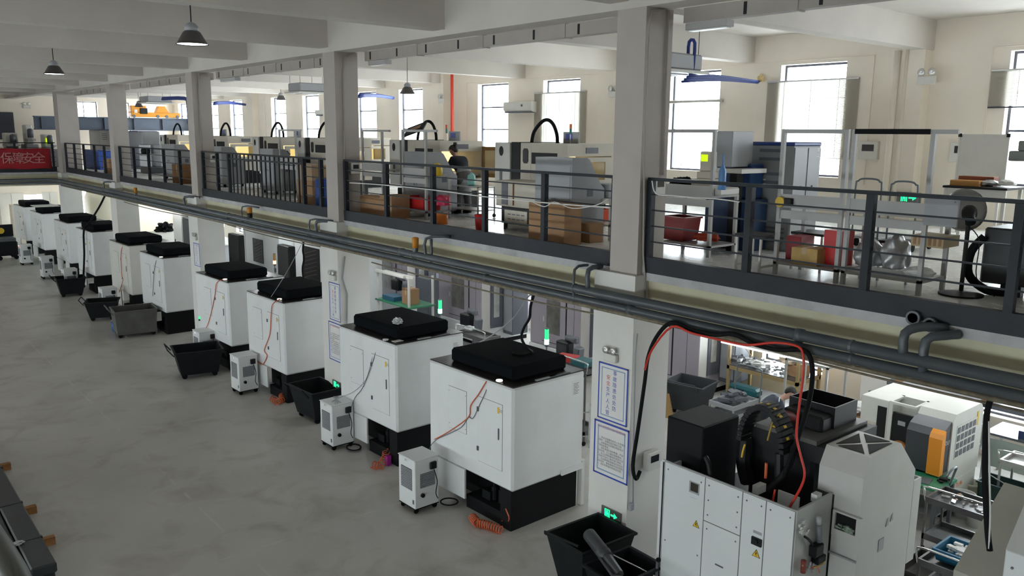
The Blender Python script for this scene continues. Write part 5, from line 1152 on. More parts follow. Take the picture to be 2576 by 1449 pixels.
tower(691, 664, 10.3, 'red lit signal tower between the white machines', mat('amber_plastic', (.5, .3, .1), .4), emit('red_hot', (1, .25, .12), 7))
def trolley(x, y, L, W_, h, label, rz=0, m=alu, legs=True, wheels=True, handle=True, name='steel_trolley', group='trolleys in the lower hall'):
    t = thing(name, label, 'trolley', (x, y, 0), rz, group); s = .03
    for k, zz in enumerate((h, .22)):
        tr = MB(); tr.box((0, 0, zz-.02), (L, W_, zz)); tr.box((0, 0, zz), (s, W_, zz+.07)); tr.box((L-s, 0, zz), (L, W_, zz+.07)); tr.box((s, 0, zz), (L-s, s, zz+.07)); tr.box((s, W_-s, zz), (L-s, W_, zz+.07)); tr.build('tray', m, t)
    for i in (0, L-s):
        for j in (0, W_-s): B((i, j, .09), (i+s, j+s, h-.02)).build('leg', m, t)
    if wheels:
        for i in (.02, L-.02):
            for j in (.02, W_-.02): MB().cyl((i, j-.014, .045), (i, j+.014, .045), .045, n=10).build('castor', blackm, t)
    if handle: MB().tube([(.02, 0, h), (.02, -.03, h+.15), (.02, .04, h+.22), (.02, W_-.04, h+.22), (.02, W_+.03, h+.15), (.02, W_, h)], .014, 8, 3).build('handle', chrome, t, smooth=True)
    return t
darkst = mat('dark_steel_tray', (.14, .14, .14), .35, .6, var=.2)
q = P(1480, 890, z=.9); trolley(10.9, P(1465, 880, x=10.9).y-.1, .5, .9, 1.45, 'tool trolley with teal trays right behind the nearest foam cover', m=darkst)
y_ = P(1465, 880, x=10.9).y
carton((11.1, y_+.62, 1.54), (.3, .4, .1), 'red flat case lying on the trolley behind the nearest foam cover', redp, rz=.3, tape=False, name='red_case', cat='case')
carton((11.15, y_+.2, 1.53), (.35, .38, .1), 'teal tray on the trolley behind the nearest foam cover', tealp, tape=False, name='teal_tray', cat='tray')
y_ = P(1215, 845, x=10.9).y; trolley(10.9, y_, .5, 1.0, 1.45, 'tool trolley with a clear wrapped bundle behind the second foam cover', m=darkst)
bag((11.1, y_+.75, 1.58), .11, 'clear and orange wrapped bundle on the trolley behind the second foam cover', silverbag, (1, 1.3, .6), 11, cat='bundle', name='bundle')
# white lamp frame with green topped bench
def lampframe(x, y, W_, D, h, H, label, green=True):
    t = thing('lamp_bench', label, 'bench', (x, y, 0)); s = .05
    for i in (0, D-s):
        for j in (0, W_-s): B((i, j, 0), (i+s, j+s, H if i == 0 or j == 0 else h)).build('leg', whiteg, t)
    B((-.03, -.05, h), (D+.03, W_+.05, h+.04)).build('table_top', greent if green else cabg, t); B((0, s, H-.04), (s, W_-s, H)).build('top_rail', whiteg, t)
    B((-.1, .1, H), (-.02, W_-.05, H+.06)).build('strip_lamp', whiteg, t); B((.2, .1, H-.06), (.28, W_-.05, H)).build('strip_lamp', whiteg, t); B((0, 0, .25), (D, W_, .28)).build('shelf', whiteg, t)
    return t
lx = 11.6; ly = P(1028, 740, x=lx).y; lampframe(lx, ly, P(948, 740, x=lx).y-ly, .8, P(985, 765, x=lx).z, P(985, 690, x=lx).z, 'white lamp frame bench with a green top, right of the second column')
tz = P(985, 765, x=lx).z+.04
carton((lx+.35, ly+.45, tz), (.3, .4, .42), 'brown carton standing on the green topped lamp bench'); carton((lx+.3, ly+1.2, tz), (.4, .6, .12), 'blue folder stack on the green topped lamp bench', mat('folder_blue', (.02, .10, .18), .5), tape=False, name='folder_stack', cat='folders')
# dark grey cabinets between
def dcab_(u0, u1, vt, x, label, m=dgrey, D=.8):
    y0, y1, z0, z1 = fb(u0, u1, vt, vt+60, x); t = thing('electric_cabinet', label, 'cabinet', (x, y0, 0), 0, 'grey cabinets in the lower hall'); w_ = y1-y0
    B((0, 0, .1), (D, w_, z1), .02).build('body', m, t); B((-.012, .03, .2), (0, w_-.03, z1-.08)).build('door', m, t); B((-.03, w_*.8, z1*.55), (-.012, w_*.84, z1*.62)).build('handle', black, t); B((.05, .05, 0), (D-.05, w_-.05, .1)).build('plinth', black, t); return t
dcab_(1048, 1080, 700, 13.0, 'blue-grey cabinet right of the green topped lamp bench', mat('cabinet_blue_grey', (.12, .135, .16), .45), .35)
# white machines in the gate bay
def whitebox(u0, u1, vt, x, label, W0=None, win=(.3, .75), D=1.6, m=white):
    y0, y1, z0, z1 = fb(u0, u1, vt, vt+80, x); t = thing('white_machine', label, 'machine', (x, y0, 0), 0, 'white machines in the lower hall'); w_ = y1-y0; H = min(z1, 3.3)
    B((0, 0, .1), (D, w_, H), .03).build('enclosure', m, t); B((.05, .05, 0), (D-.05, w_-.05, .1)).build('plinth', black, t)
    a, b = win; g_ = B((-.02, w_*a, H*.47), (0, w_*b, H*.83)).build('grille_window', black, t)
    s_ = MB()
    for k in range(7):
        zz = H*.48+(H*.31)*k/7; s_.tube([(-.024, w_*(b-.05), zz), (-.024, w_*(a+.05), zz+H*.07)], .012, 4)
    s_.build('louvre', mat('louvre_bronze', (.10, .085, .06), .5), g_, kind='stuff')
    B((-.006, w_*.93, .15), (0, w_*.935, H-.05)).build('seam', dgrey, t); B((-.03, w_*.08, H*.4), (-.0, w_*.12, H*.46)).build('latch', dgrey, t)
    return t
whitebox(733, 845, 585, 11.8, 'bright white machine with a black louvred window, left of the second column', win=(.35, .72))
whitebox(612, 700, 575, 12.4, 'white machine with a black louvred window, farther left behind the foam cover', win=(.42, .70))
dcab_(698, 727, 618, 10.8, 'black upright cabinet behind the red signal tower', black, .22)
dcab_(575, 602, 590, 11.4, 'black cabinet just right of the third column', black, .2)
dcab_(436, 458, 533, 10.6, 'tall pale narrow cabinet between the third and fourth columns', whiteg, .4); dcab_(460, 480, 548, 10.5, 'black cabinet left of the third column', black, .5)
y = P(420, 575, x=12.5).y; t = thing('long_counter', 'long pale work counter between the third and fourth columns', 'counter', (12.5, y-3, 0)); B((0, 0, .82), (2.6, 7, .88)).build('counter_top', whiteg, t); B((.1, .1, 0), (2.5, 6.9, .82)).build('cabinet_row', cabg, t)
p = P(414, 565, x=13.5); tag(blob((13.5, min(max(p.y, y-2.6), y+3.6), 1.0), .35, 12, amp=.8, sq=(1, 1, .8)).build('tangled_cable', blackm), 'dark tangled cable heap on the long pale counter', 'cable')
t = thing('water_tank', 'rounded cream water tank by the bright far window', 'tank', (11.9, 48.6, 0)); MB().lathe([(.7, 0), (.95, .1), (.98, 1.2), (.98, 2.4), (.85, 2.75), (.4, 2.9), (0, 2.92)], n=28).build('shell', mat('tank_cream', (.62, .58, .46), .5), t, smooth=True)
# far left doorway and wall things
for (u0, u1, lab, k) in ((0, 62, 'left', 1), (108, 147, 'right', 2)):
    a = P(u0, 520, y=50.97); b = P(u1, 520, y=50.97)
    t = bpy.data.objects.new('door_%d' % k, None); C.objects.link(t); t.location = (a.x, 50.97, 0); t['kind'] = 'structure'; w_ = b.x-a.x
    B((0, -.03, 0), (w_, .02, 2.6)).build('leaf', whiteg, t); B((w_*.48, -.05, 0), (w_*.5, -.03, 2.6)).build('seam', cabg, t)
    B((w_*.55, -.10, 1.0), (w_*.6, -.05, 1.2)).build('handle', dgrey, t)
p = P(32, 560, y=49.5); t = thing('locker', 'cream locker by the far doors at the left', 'locker', (p.x, 49.5, 0)); B((0, 0, 0), (.9, .6, 2.1), .01).build('body', cream, t); B((.02, -.012, .05), (.88, 0, 2.05)).build('door', cream, t)
# ---- right bay: rack, bins, trolleys, heaps
yel = mat('rack_yellow', (.30, .22, .10), .5)
t = thing('storage_rack', 'yellow-brown steel rack with parts on its shelves, at the back of the lower right bay', 'rack', (15.3, 8.95, 0)); W_ = P(1830, 900, x=15.3).y-8.95
for i in (0, .85):
    for j in (0, W_-.06): B((i, j, 0), (i+.06, j+.06, 2.3)).build('upright', yel, t)
for zz in (.25, .92, 1.75): B((0, 0, zz-.1), (.91, W_, zz-.02)).build('beam', yel, t); B((.02, .02, zz-.02), (.89, W_-.02, zz)).build('shelf', darkst, t)
MB().tube([(.03, .03+W_-.08, .3), (.88, W_-.05, .9)], .012, 5).build('brace', yel, t); MB().tube([(.88, W_-.05, .95), (.03, W_-.05, 1.7)], .012, 5).build('brace', yel, t)
def litter(c, sx, sy, n, label, ms, smin=.03, smax=.10, name='metal_parts', h=.08):
    t = MB(); 
    for k in range(n):
        x = c[0]+random.uniform(-sx, sx); y = c[1]+random.uniform(-sy, sy); s = random.uniform(smin, smax); z = c[2]+random.uniform(0, h)
        M = Matrix.Translation((x, y, z+s*.3))@Matrix.Rotation(random.uniform(0, 3), 4, 'Z')@Matrix.Rotation(random.uniform(-.4, .4), 4, 'X')
        if k % 3: t.box((-s, -s*.5, -s*.3), (s, s*.5, s*.3), 0, M)
        else: t.cyl(M@Vector((0, -s*.4, 0)), M@Vector((0, s*.4, 0)), s*.4, n=8)
    return tag(t.build(name, ms), label, 'parts', kind='stuff')
litter((15.7, 9.9, .93), .3, .6, 60, 'loose bright metal parts heaped on the middle rack shelf', zinc); litter((15.7, 10.6, .93), .3, .2, 30, 'dark metal fittings at the left of the middle rack shelf', dgrey, name='dark_fittings')
litter((15.6, 9.4, 1.76), .25, .3, 30, 'glinting metal offcuts on the upper rack shelf', alu, name='metal_offcuts')
carton((15.75, 9.25, .92), (.35, .4, .25), 'brown carton of crumpled paper at the right of the middle rack shelf', tape=False)
bag((15.7, 9.35, 1.25), .17, 'crumpled translucent film bulging from the carton on the rack', mat('cream_film', (.55, .45, .32), .5), (1, 1.4, .8), 14, .7, 'film', 'film')
t = thing('tool_case', 'teal rounded tool case on the lower rack shelf', 'case', (15.4, 10.0, .25)); B((0, 0, 0), (.3, .75, .2), .05).build('shell', tealp, t); B((-.01, .3, .07), (0, .45, .13)).build('handle', black, t)
t = thing('tube_lamp', 'bright tube lamp strip on the wall above the rack', 'lamp', (15.24, 8.6, 1.40)); B((0, 0, .03), (.06, 2.3, .07)).build('batten', whiteg, t); MB().cyl((.03, .02, .0), (.03, 2.28, .0), .02, n=8).build('tube', TUBE, t)
y0, y1, z0, z1 = fb(2255, 2325, 925, 965, 15.4)
t = thing('board_shelf', 'dark steel shelf along the wall above the lathe', 'shelf', (15.3, 2.4, 0))
for j in (0, 4.6): B((0, j, 0), (.05, j+.05, 1.32)).build('post', dgrey, t); B((.6, j, 0), (.65, j+.05, 1.32)).build('post', dgrey, t)
B((0, 0, 1.32), (.7, 4.7, 1.40)).build('shelf_board', dgrey, t)
ca_ = carton((15.6, (y0+y1)/2, 1.40), (.5, y1-y0, .5), 'brown carton with a dark window on the wall shelf, left one', tape=False); cb_ = carton((15.6, (y0+y1)/2-1.05, 1.40), (.5, .8, .45), 'brown carton with a dark window on the wall shelf, right one', tape=False)
for c__ in (ca_, cb_): B((-.256, -.22, .12), (-.25, .22, .36)).build('window_print', darkpane, c__)
tub('parts_bin', 'dark plastic tub behind the nearest column, in the lower right bay', (14.15, 10.80), .2, .80, .90, .72, m=mat('tub_slate', (.03, .036, .042), .5), handle=True)
t = thing('broom', 'broom with a straw head and red grip leaning by the dark tub', 'broom', (13.55, 10.95, 0)); MB().tube([(0, 0, .35), (-.05, .06, 1.05)], .014, 6).build('handle', wood, t); MB().tube([(-.05, .06, 1.0), (-.06, .07, 1.18)], .02, 6).build('grip', redp, t, 'red grip'); MB().cyl((0.02, 0, 0), (0, 0, .5), .14, .04, n=10).build('head', mat('straw', (.35, .22, .09), .9), t)
p = P(1815, 1020, z=.3); t = trolley(13.95, 9.55, .9, .62, .42, 'low trolley loaded with dark machined parts', m=cabg, handle=False)
MB().tube([(.9, .0, .4), (.95, 0, 1.0), (.95, .08, 1.12), (.95, .54, 1.12), (.95, .62, 1.0), (.9, .62, .4)], .016, 8, 3).build('arched_handle', mat('trolley_tube', (.16, .19, .2)), t, smooth=True)
litter((14.35, 9.85, .43), .3, .2, 24, 'stack of dark machined blocks on the low trolley', dgrey, .06, .13, 'machined_blocks', .22)
# frame with translucent cover
t = thing('wire_rack', 'pale metal frame with a clouded sheet on top, right of the rack', 'rack', (14.0, 7.6, 0))
for i in (0, .7):
    for j in (0, .85): B((i, j, 0), (i+.04, j+.04, 1.75)).build('post', alu, t)
for zz in (.5, 1.72): 
    B((0, 0, zz), (.74, .04, zz+.03)).build('rail', alu, t); B((0, .85, zz), (.74, .89, zz+.03)).build('rail', alu, t); B((0, 0, zz), (.04, .89, zz+.03)).build('rail', alu, t); B((.7, 0, zz), (.74, .89, zz+.03)).build('rail', alu, t)
B((0, 0, 1.755), (.76, .89, 1.77)).build('clouded_sheet', mat('clouded_sheet', (.45, .45, .38), .4), t)
litter((15.2, 8.4, .0), .3, .35, 40, 'coiled packing straps and scraps beside the rack', mat('strap_scraps', (.5, .4, .25), .6, var=.5, scale=3), .04, .1, 'packing_scraps', .5)
cx_ = [(15.9, 8.0, .5, .6, .42, 'brown carton against the wall right of the rack'), (15.3, 7.6, .45, .5, .34, 'brown carton standing on the floor in front of the wall cartons'), (15.8, 7.2, .5, .6, .3, 'low brown carton full of black cable'), (15.2, 7.0, .4, .5, .36, 'brown carton nearest the white cloth heap')]
for x, y, a, b, h, l in cx_: carton((x, y, 0), (a, b, h), l)
tag(blob((15.8, 7.2, .42), .28, 21, amp=.9, sq=(1, 1, .6), fr=4).build('cable_heap', blackm), 'black cable heap in the low brown carton', 'cable')
for k, (x, y, r, s_) in enumerate([(14.7, 7.1, .30, 3), ]): bag((x, y, .2), r, 'crumpled white cloth heap on the floor left of the lathe', papr, (1, 1.1, .9), 31, .5, 'cloth', 'cloth_heap')
bag((15.8, 7.9, .55), .2, 'white cloth draped over the brown carton by the wall', papr, (1.2, 1.2, .5), 33, .5, 'cloth', 'cloth')
litter((14.2, 6.9, 0), .35, .45, 60, 'bright shavings and scraps at the foot of the lathe', zinc, .03, .07, 'metal_scraps', .25)
# wall pipe drop
conduit('grey pipe down the lower wall behind the cartons', [(16.5, 8.0, 0), (16.5, 8.0, 4.0)], .04, cabg)
# ================================================================ LATHE
LX, LY0 = 13.1, P(2400, 1050, x=13.1).y
t = thing('lathe', 'white turning machine with dark door and orange stripe, in the lower right bay', 'machine', (LX, LY0, 0)); lt = t
lw = P(2165, 1015, x=LX).y-LY0; lh = 1.74
lx2 = P(2458, 1015, y=LY0).x-LX
wl = mat('lathe_white', (.66, .67, .62), .45, var=.03)
B((.02, .0, .15), (lx2+.25, lw, .62), .01).build('base', wl, t); B((.1, .05, 0), (lx2+.2, lw-.05, .15)).build('plinth', black, t)
MB().poly([(0, .62), (0, lh-.12), (.10, lh), (lx2+.2, lh), (lx2+.3, lh-.12), (lx2+.3, .62)], 'y', 0, .55).build('right_housing', wl, t)
B((.02, 1.02, .62), (lx2+.3, lw, lh-.03), .01).build('left_housing', wl, t)
B((.45, .55, .62), (lx2+.3, 1.02, lh-.02)).build('back_housing', wl, t)
f_ = MB(); f_.box((.02, .58, lh-.06), (.5, .62, lh-.02)); f_.box((.02, .98, lh-.06), (.5, 1.02, lh-.02)); f_.box((.02, .62, lh-.06), (.06, .98, lh-.02)); f_.box((.02, .96, .62), (.06, 1.02, lh-.06))
f_.build('roof_frame', wl, t)
B((.05, .64, .62), (.1, .96, lh-.2)).build('chamber_wall', black, t); MB().lathe([(.10, -.04), (.14, -.04), (.14, 0), (.10, 0)], (.05, .80, .95), 18, 'x').build('orange_ring', mat('orange_rust', (.42, .15, .03), .5), t)
B((.03, .74, 1.35), (.05, .86, 1.42)).build('plate', cabg, t)
for (a, b, c, d, m_) in ((1.42, 1.62, lh-.40, lh-.15, darkpane), (1.05, 1.2, .9, lh-.15, black), (1.22, 1.40, .85, lh-.45, cream)): 
    if b < lw: B((.008, a, c), (.02, b, d)).build('cover_plate', m_, t)
# sliding door leaf, proud of the housing
door = MB().poly([(-.30, .84), (-.30, lh-.30), (-.22, lh-.20), (.0, lh-.10), (.0, .84)], 'y', .02, .56).build('door', mat('door_charcoal', (.045, .05, .058), .4), t)
MB().poly([(-.33, .83), (-.33, lh-.32), (-.29, lh-.25), (-.22, lh-.20), (-.20, .83)], 'y', .0, .20).build('orange_stripe', mat('lathe_orange', (.80, .30, .02), .45), t)
text('maker_lettering', 'BOLJM', .09, papr, t, (-.10, .0165, lh-.42), (1, 0, 0), (0, 0, 1))
gr = B((.16, -.008, lh-.75), (lx2+.1, 0, lh-.2)).build('vent_panel', wl, t)
for i in range(4):
    for j in range(5):
        a = .18+(lx2-.12)*j/5; B((a, -.014, lh-.72+.13*i), (a+(lx2-.12)/5*.7, -.008, lh-.72+.13*i+.095)).build('vent', dgrey, gr)
B((lx2+.06, -.01, lh-.35), (lx2+.12, 0, lh-.12)).build('yellow_label', yellowp, t)
text('model_lettering', 'TK46', .12, mat('orange_print', (.75, .2, .03)), t, (lx2*.55, -.008, .50), (1, 0, 0), (0, 0, 1))
for zz in (.95, 1.3): MB().cyl((lx2+.3, .1, zz), (lx2+.55, .05, zz), .014, n=8).build('bracket', alu, t)
MB().cyl((lx2+.5, .05, .85), (lx2+.5, .05, 1.45), .02, n=8).build('grab_bar', chrome, t)
# green topped table
t = thing('green_table', 'table with worn green top and dark tools, before the turning machine', 'table', (12.30, 4.80, 0))
B((0, 0, .76), (.68, .98, .80)).build('table_top', greent, t)
for i in (.02, .61):
    for j in (.02, .91): B((i, j, 0), (i+.05, j+.05, .76)).build('leg', dgrey, t)
B((.02, .02, .35), (.66, .96, .38)).build('shelf', darkst, t)
MB().tube([(.4, -.0, .78), (.42, -.05, 1.0), (.38, -.08, 1.1), (.2, -.08, 1.1), (.1, -.06, 1.0)], .018, 8, 3).build('side_handle', mat('trolley_tube', (.16, .19, .2)), t, smooth=True)
carton((12.5, 5.2, .80), (.26, .40, .012), 'grey rubber mat on the green table', mat('grey_mat', (.10, .12, .12), .8), name='rubber_mat', cat='mat', rz=.2, tape=False)
litter((12.82, 5.55, .80), .08, .2, 14, 'dark grips and tools at the back of the green table', dgrey, .03, .08, 'hand_tools', .03); litter((12.75, 4.88, .80), .12, .06, 8, 'dark clamp parts at the right of the green table', black, .03, .06, 'clamp_parts', .03)
# steel tray trolley, buckets, crates
t = trolley(11.85, 3.86, .62, .92, .78, 'long steel tray trolley with files and tools, lower right', m=darkst, rz=0)
litter((12.15, 4.3, .80), .2, .35, 24, 'steel files and bits scattered in the tray trolley', chrome, .02, .06, 'files', .01)
for (u, v, z, l, m_, r) in ((2427, 1240, .4, 'white bucket with thin rim behind the tray trolley, left one', papr, .16), (2462, 1262, .4, 'white bucket behind the tray trolley, right one', papr, .16), (2445, 1212, .38, 'cream bucket of slurry behind the two white buckets', mat('bucket_cream', (.5, .5, .38)), .16)):
    p = P(u, v, z=z); t = thing('bucket', l, 'bucket', (p.x, p.y, 0), 0, 'buckets by the tray trolley'); MB().lathe([(r*.8, 0), (r*.97, z-.04), (r*1.04, z-.04), (r*1.04, z), (r*.95, z), (r*.78, .02), (0, .02)], n=20).build('pail', m_, t, smooth=True)
    MB().tube([(-r, 0, z-.05), (-r*.9, r*.5, z-.12), (0, r*1.1, z-.16), (r*.9, r*.5, z-.12), (r, 0, z-.05)], .004, 4).build('handle', chrome, t)
p = P(2530, 1215, z=.5); crate(p.x-.2, p.y-.25, .18, .5, .6, .3, 'dark green crate with a rod across it beside the buckets', mat('dark_green_crate', (.015, .045, .04), .5), group='crates in the lower hall')
tag(MB().cyl(P(2492, 1196, z=.55), P(2532, 1220, z=.5), .012, n=6).build('steel_rod', chrome), 'steel rod lying across the dark green crate', 'rod')
p = P(2545, 1250, z=.2); t = thing('green_canister', 'green canister below the dark green crate', 'canister', (p.x-.25, p.y-.1, 0)); MB().lathe([(.1, 0), (.12, .02), (.12, .18), (.08, .2), (0, .2)], n=14).build('body', mat('canister_green', (.03, .12, .10), .4), t)
t = trolley(14.2, 3.7, .6, .95, .80, 'steel trolley carrying a red basket at the right edge', m=alu)
crate(14.3, 3.75, .82, .4, .5, .16, 'red basket of small parts on the steel trolley at the right edge', redp, group='crates in the lower hall'); litter((14.5, 4.0, .90), .14, .18, 30, 'small bright parts in the red basket', zinc, .015, .035, 'small_parts', .04)
# bench with blue vice box behind (right of lathe)
p = P(2520, 1080, z=.9); t = thing('side_bench', 'pale green bench with a blue box on top, right of the turning machine', 'bench', (15.3, 4.0, 0)); B((0, 0, .86), (.8, 1.3, .90)).build('table_top', dgrey, t)
for i in (.0, .75):
    for j in (0, 1.25): B((i, j, 0), (i+.05, j+.05, .86)).build('leg', alu, t)
B((.02, .05, .3), (.04, 1.25, .8)).build('front_panel', mat('pale_green_panel', (.42, .50, .45), .5), t)
carton((15.55, 4.55, .90), (.35, .5, .14), 'dark blue metal box on the pale green bench', mat('box_blue', (.02, .04, .14), .4), name='blue_box', tape=False); litter((15.6, 4.5, 1.05), .1, .2, 10, 'chrome fixtures on the dark blue box', chrome, .03, .06, 'fixtures', .02)
t = thing('dark_cabinet', 'dark grey cabinet between the turning machine and the pale green bench', 'cabinet', (14.75, 5.4, 0)); B((0, 0, 0), (.5, 1.2, 1.5), .02).build('body', dgrey, t); B((-.05, -.05, 1.5), (.52, 1.25, 1.54)).build('lid', cabg, t)
t = thing('oil_tray', 'large dark oil tray on the floor under the tray trolley', 'tray', (10.9, 3.3, 0)); MB().frustum((0, 0), (.8, 1.4), 0, .12, .04, .02).build('pan', mat('oil_pan', (.03, .028, .025), .25), t)
# trolley with blue bin, lower right foreground
t = trolley(10.3, 3.55, .85, .62, .60, 'chrome trolley with a blue bin in front of the tan tower', m=darkst); crate(10.5, 3.62, .63, .5, .45, .16, 'blue bin of rags on the chrome trolley', mat('bin_blue', (.01, .12, .22), .5), group='crates in the lower hall'); litter((10.75, 3.85, .70), .15, .12, 16, 'rags and brushes in the blue bin', papr, .03, .07, 'rags', .06)
# ================================================================ NEAREST WHITE MACHINE (panelled) WITH TOWER
FX = 7.5; fy1 = P(1665, 1155, x=FX).y; fy0 = P(2003, 1288, x=FX).y; fz = 2.10
t = thing('panelled_machine', 'large white panelled machine with open top nearest the camera, lower right', 'machine', (FX, fy0, 0)); FM = t
W_ = fy1-fy0
whp = mat('panel_white', (.70, .73, .74), .42, var=.02, scale=2)
dx = P(2095, 1240, y=fy0).x-FX
B((0, 0, .05), (.035, W_, fz), .004).build('rear_wall', whp, t)
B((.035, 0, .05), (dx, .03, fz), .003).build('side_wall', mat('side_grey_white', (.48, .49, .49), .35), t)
B((.035, W_-.03, .05), (1.5, W_, fz-.1)).build('far_side_wall', whp, t)
B((-.012, W_-.03, .05), (-.0, W_+.01, fz-.02)).build('edge_strip', whp, t); B((-.014, W_-.042, .05), (-.0, W_-.034, fz-.02)).build('edge_gap', black, t)
def fpt(u, v): p = P(u, v, x=FX); return p.y-fy0, p.z
def rectpx(name, u0, v0, u1, v1, m, off=.004, parent=None, label=None):
    a = fpt(u0, v0); b = fpt(u1, v1); return B((-off, min(a[0], b[0]), min(a[1], b[1])), (0, max(a[0], b[0]), max(a[1], b[1]))).build(name, m, parent or t, label)
# panel seams as proud panels with dark joints
a = fpt(1773, 1250)[0]; b = fpt(1869, 1250)[0]; c = fpt(1927, 1290)[0]; zm = fpt(1820, 1330)[1]
for nm, (ya, yb, za, zb) in {'panel': (a+.006, W_-.06, .1, fz-.01), 'panel_b': (b+.006, a-.006, zm+.006, fz-.01), 'panel_c': (b+.006, a-.006, .1, zm-.006), 'panel_d': (c+.006, b-.006, .1, fz-.01), 'panel_e': (.01, c-.006, .1, fz-.01)}.items():
    B((-.006, ya, za), (0, yb, zb), .001).build('panel', whp, t)
    s_ = MB()
    for y_ in (ya+.05, yb-.05):
        for z_ in (za+.08, (za+zb)/2, zb-.08): s_.cyl((-.009, y_, z_), (-.005, y_, z_), .010, n=8)
    s_.build('screws', dgrey, t, kind='stuff')
B((-.002, .0, .06), (.0, W_-.05, fz-.005)).build('joint_backing', seamw, t)
f = rectpx('oval_window_frame', 1736, 1208, 1759, 1246, cabg, .012); rectpx('oval_window', 1740, 1212, 1757, 1240, mat('bronze_dark', (.03, .025, .015), .3), .016, f)
rectpx('blue_sticker', 1737, 1249, 1754, 1256, mat('sticker_blue', (.02, .18, .55)), .008); rectpx('sticker_paper', 1737, 1256, 1754, 1262, papr, .008)
def warn(u, v, s=.075):
    y_, z_ = fpt(u, v); o = MB().poly([(y_-s, z_-s*.8), (y_+s, z_-s*.8), (y_, z_+s)], 'x', -.008, -.004).build('warning_border', black, t)
    MB().poly([(y_-s*.82, z_-s*.68), (y_+s*.82, z_-s*.68), (y_, z_+s*.78)], 'x', -.010, -.008).build('warning_sign', yellowp, o)
    MB().poly([(y_-.01, z_-.03), (y_+.012, z_), (y_-.002, z_), (y_+.01, z_+.03), (y_-.014, z_+.004), (y_, z_+.004)], 'x', -.012, -.010).build('bolt_symbol', black, o)
warn(1752, 1318, .05); warn(1903, 1392, .052)
f = rectpx('switch_plate', 1896, 1332, 1917, 1348, cabg, .008); rectpx('switch_box', 1894, 1347, 1917, 1376, black, .03); y_, z_ = fpt(1905, 1360); MB().cyl((-.05, y_, z_), (-.03, y_, z_), .03, n=14).build('rotary_switch', black, t)
rectpx('slot', 1800, 1420, 1820, 1426, dgrey, .012)
MB().cyl((-.03, W_-.03, .8), (0, W_-.03, .8), .03, n=12).build('cable_gland', black, t); MB().tube([(-.03, W_-.03, .78), (-.05, W_-.04, .6), (-.02, W_-.05, .45)], .02, 6, 3).build('grommet', dgrey, t)
# pneumatic gear on the side wall
def sp(u, v, off=.05): p = P(u, v, y=fy0-off); return Vector((p.x-FX, -off, p.z))
MB().cyl(sp(2060, 1362), sp(2060, 1320), .035, n=14).build('filter_bowl', mat('bowl_grey', (.22, .23, .26), .3), t, smooth=True)
MB().cyl(sp(2060, 1318), sp(2060, 1300), .03, n=14).build('clear_bowl', mat('bowl_clear', (.5, .52, .53), .2), t, smooth=True)
MB().box(sp(2035, 1370, .0), sp(2072, 1395, .09), .01).build('regulator', black, t); MB().box(sp(2040, 1398, .0), sp(2078, 1412, .09), .01).build('valve_block', black, t)
MB().tube([sp(2024, 1350), sp(2035, 1358), sp(2045, 1372)], .014, 6, 3).build('fitting', black, t)
s_ = MB()
for k in range(10): q = sp(2010+random.uniform(0, 22), 1308+random.uniform(0, 32), random.uniform(.01, .05)); s_.box(q-Vector((.018, .012, .015)), q+Vector((.018, .0, .015)))
s_.build('connectors', alu, t, kind='stuff')
s_ = MB()
for k in range(10): q = sp(2030+random.uniform(0, 25), 1415+random.uniform(0, 20), random.uniform(.01, .05)); s_.box(q-Vector((.016, .012, .02)), q+Vector((.016, .0, .02)))
s_.build('brass_fittings', zinc, t, kind='stuff')
MB().cyl(sp(2020, 1440), sp(2022, 1410), .03, n=12).build('red_bowl', mat('bowl_red', (.25, .06, .04), .3), t, smooth=True); MB().tube([sp(2075, 1405), sp(2068, 1420), sp(2045, 1428)], .008, 6, 3).build('yellow_tube', yellowp, t); MB().tube([sp(2040, 1430), sp(2055, 1425), sp(2062, 1440)], .007, 6, 3).build('orange_tube', orangeh, t)
ty1_ = P(2062, 1165, x=8.25).y
# black machinery inside the open top
blk = mat('cast_black', (.007, .008, .010), .55, spec=.2, var=.3, scale=3); blk2 = mat('cast_charcoal', (.012, .013, .015), .5, spec=.3, var=.25, scale=4)
bx0 = P(1770, 1076, x=7.85); bx1 = P(1679, 1041, x=7.85); bx2 = P(1861, 1037, y=bx0.y)
B((7.85-FX, bx0.y-fy0, 1.55), (bx2.x-FX, bx1.y-fy0, bx0.z), .015).build('motor_cover', blk, t, 'big black box rising above the open top')
B((.25, ty1_-fy0+.02, 0), (2.0, W_-.05, 1.55)).build('machine_bed', blk, t)
B((.9, .35, 1.55), (1.7, 1.2, 2.35), .04).build('column_casting', blk2, t); B((1.15, .42, 2.2), (1.6, .95, 2.75), .03).build('upper_casting', blk2, t)
def tp(u, v, x): p = P(u, v, x=x); return Vector((p.x-FX, p.y-fy0, p.z))
q = tp(1975, 1045, 8.55); MB().cyl(q-Vector((0, 0, .62)), q-Vector((0, 0, .03)), .15, n=22).build('spindle_motor', blk2, t, smooth=True); MB().lathe([(.15, -.03), (.15, 0), (.11, .03), (0, .03)], q, 22).build('motor_cap', mat('motor_cap_red', (.22, .03, .03), .4), t, 'dull red motor cap', smooth=True)
B(q+Vector((-.17, .0, -.2)), q+Vector((-.15, .08, -.1))).build('yellow_tag', yellowp, t)
# open black box on top
o_ = tp(2045, 1010, 8.9); f2 = MB(); 
for (x0, y0, x1, y1) in ((-.02, -.3, .5, -.28), (-.02, .28, .5, .3), (-.02, -.28, 0, .28), (.48, -.28, .5, .28)): f2.box(o_+Vector((x0, y0, -.45)), o_+Vector((x1, y1, 0)))
f2.box(o_+Vector((0, -.28, -.45)), o_+Vector((.48, .28, -.42))); f2.build('open_box', blk2, t)
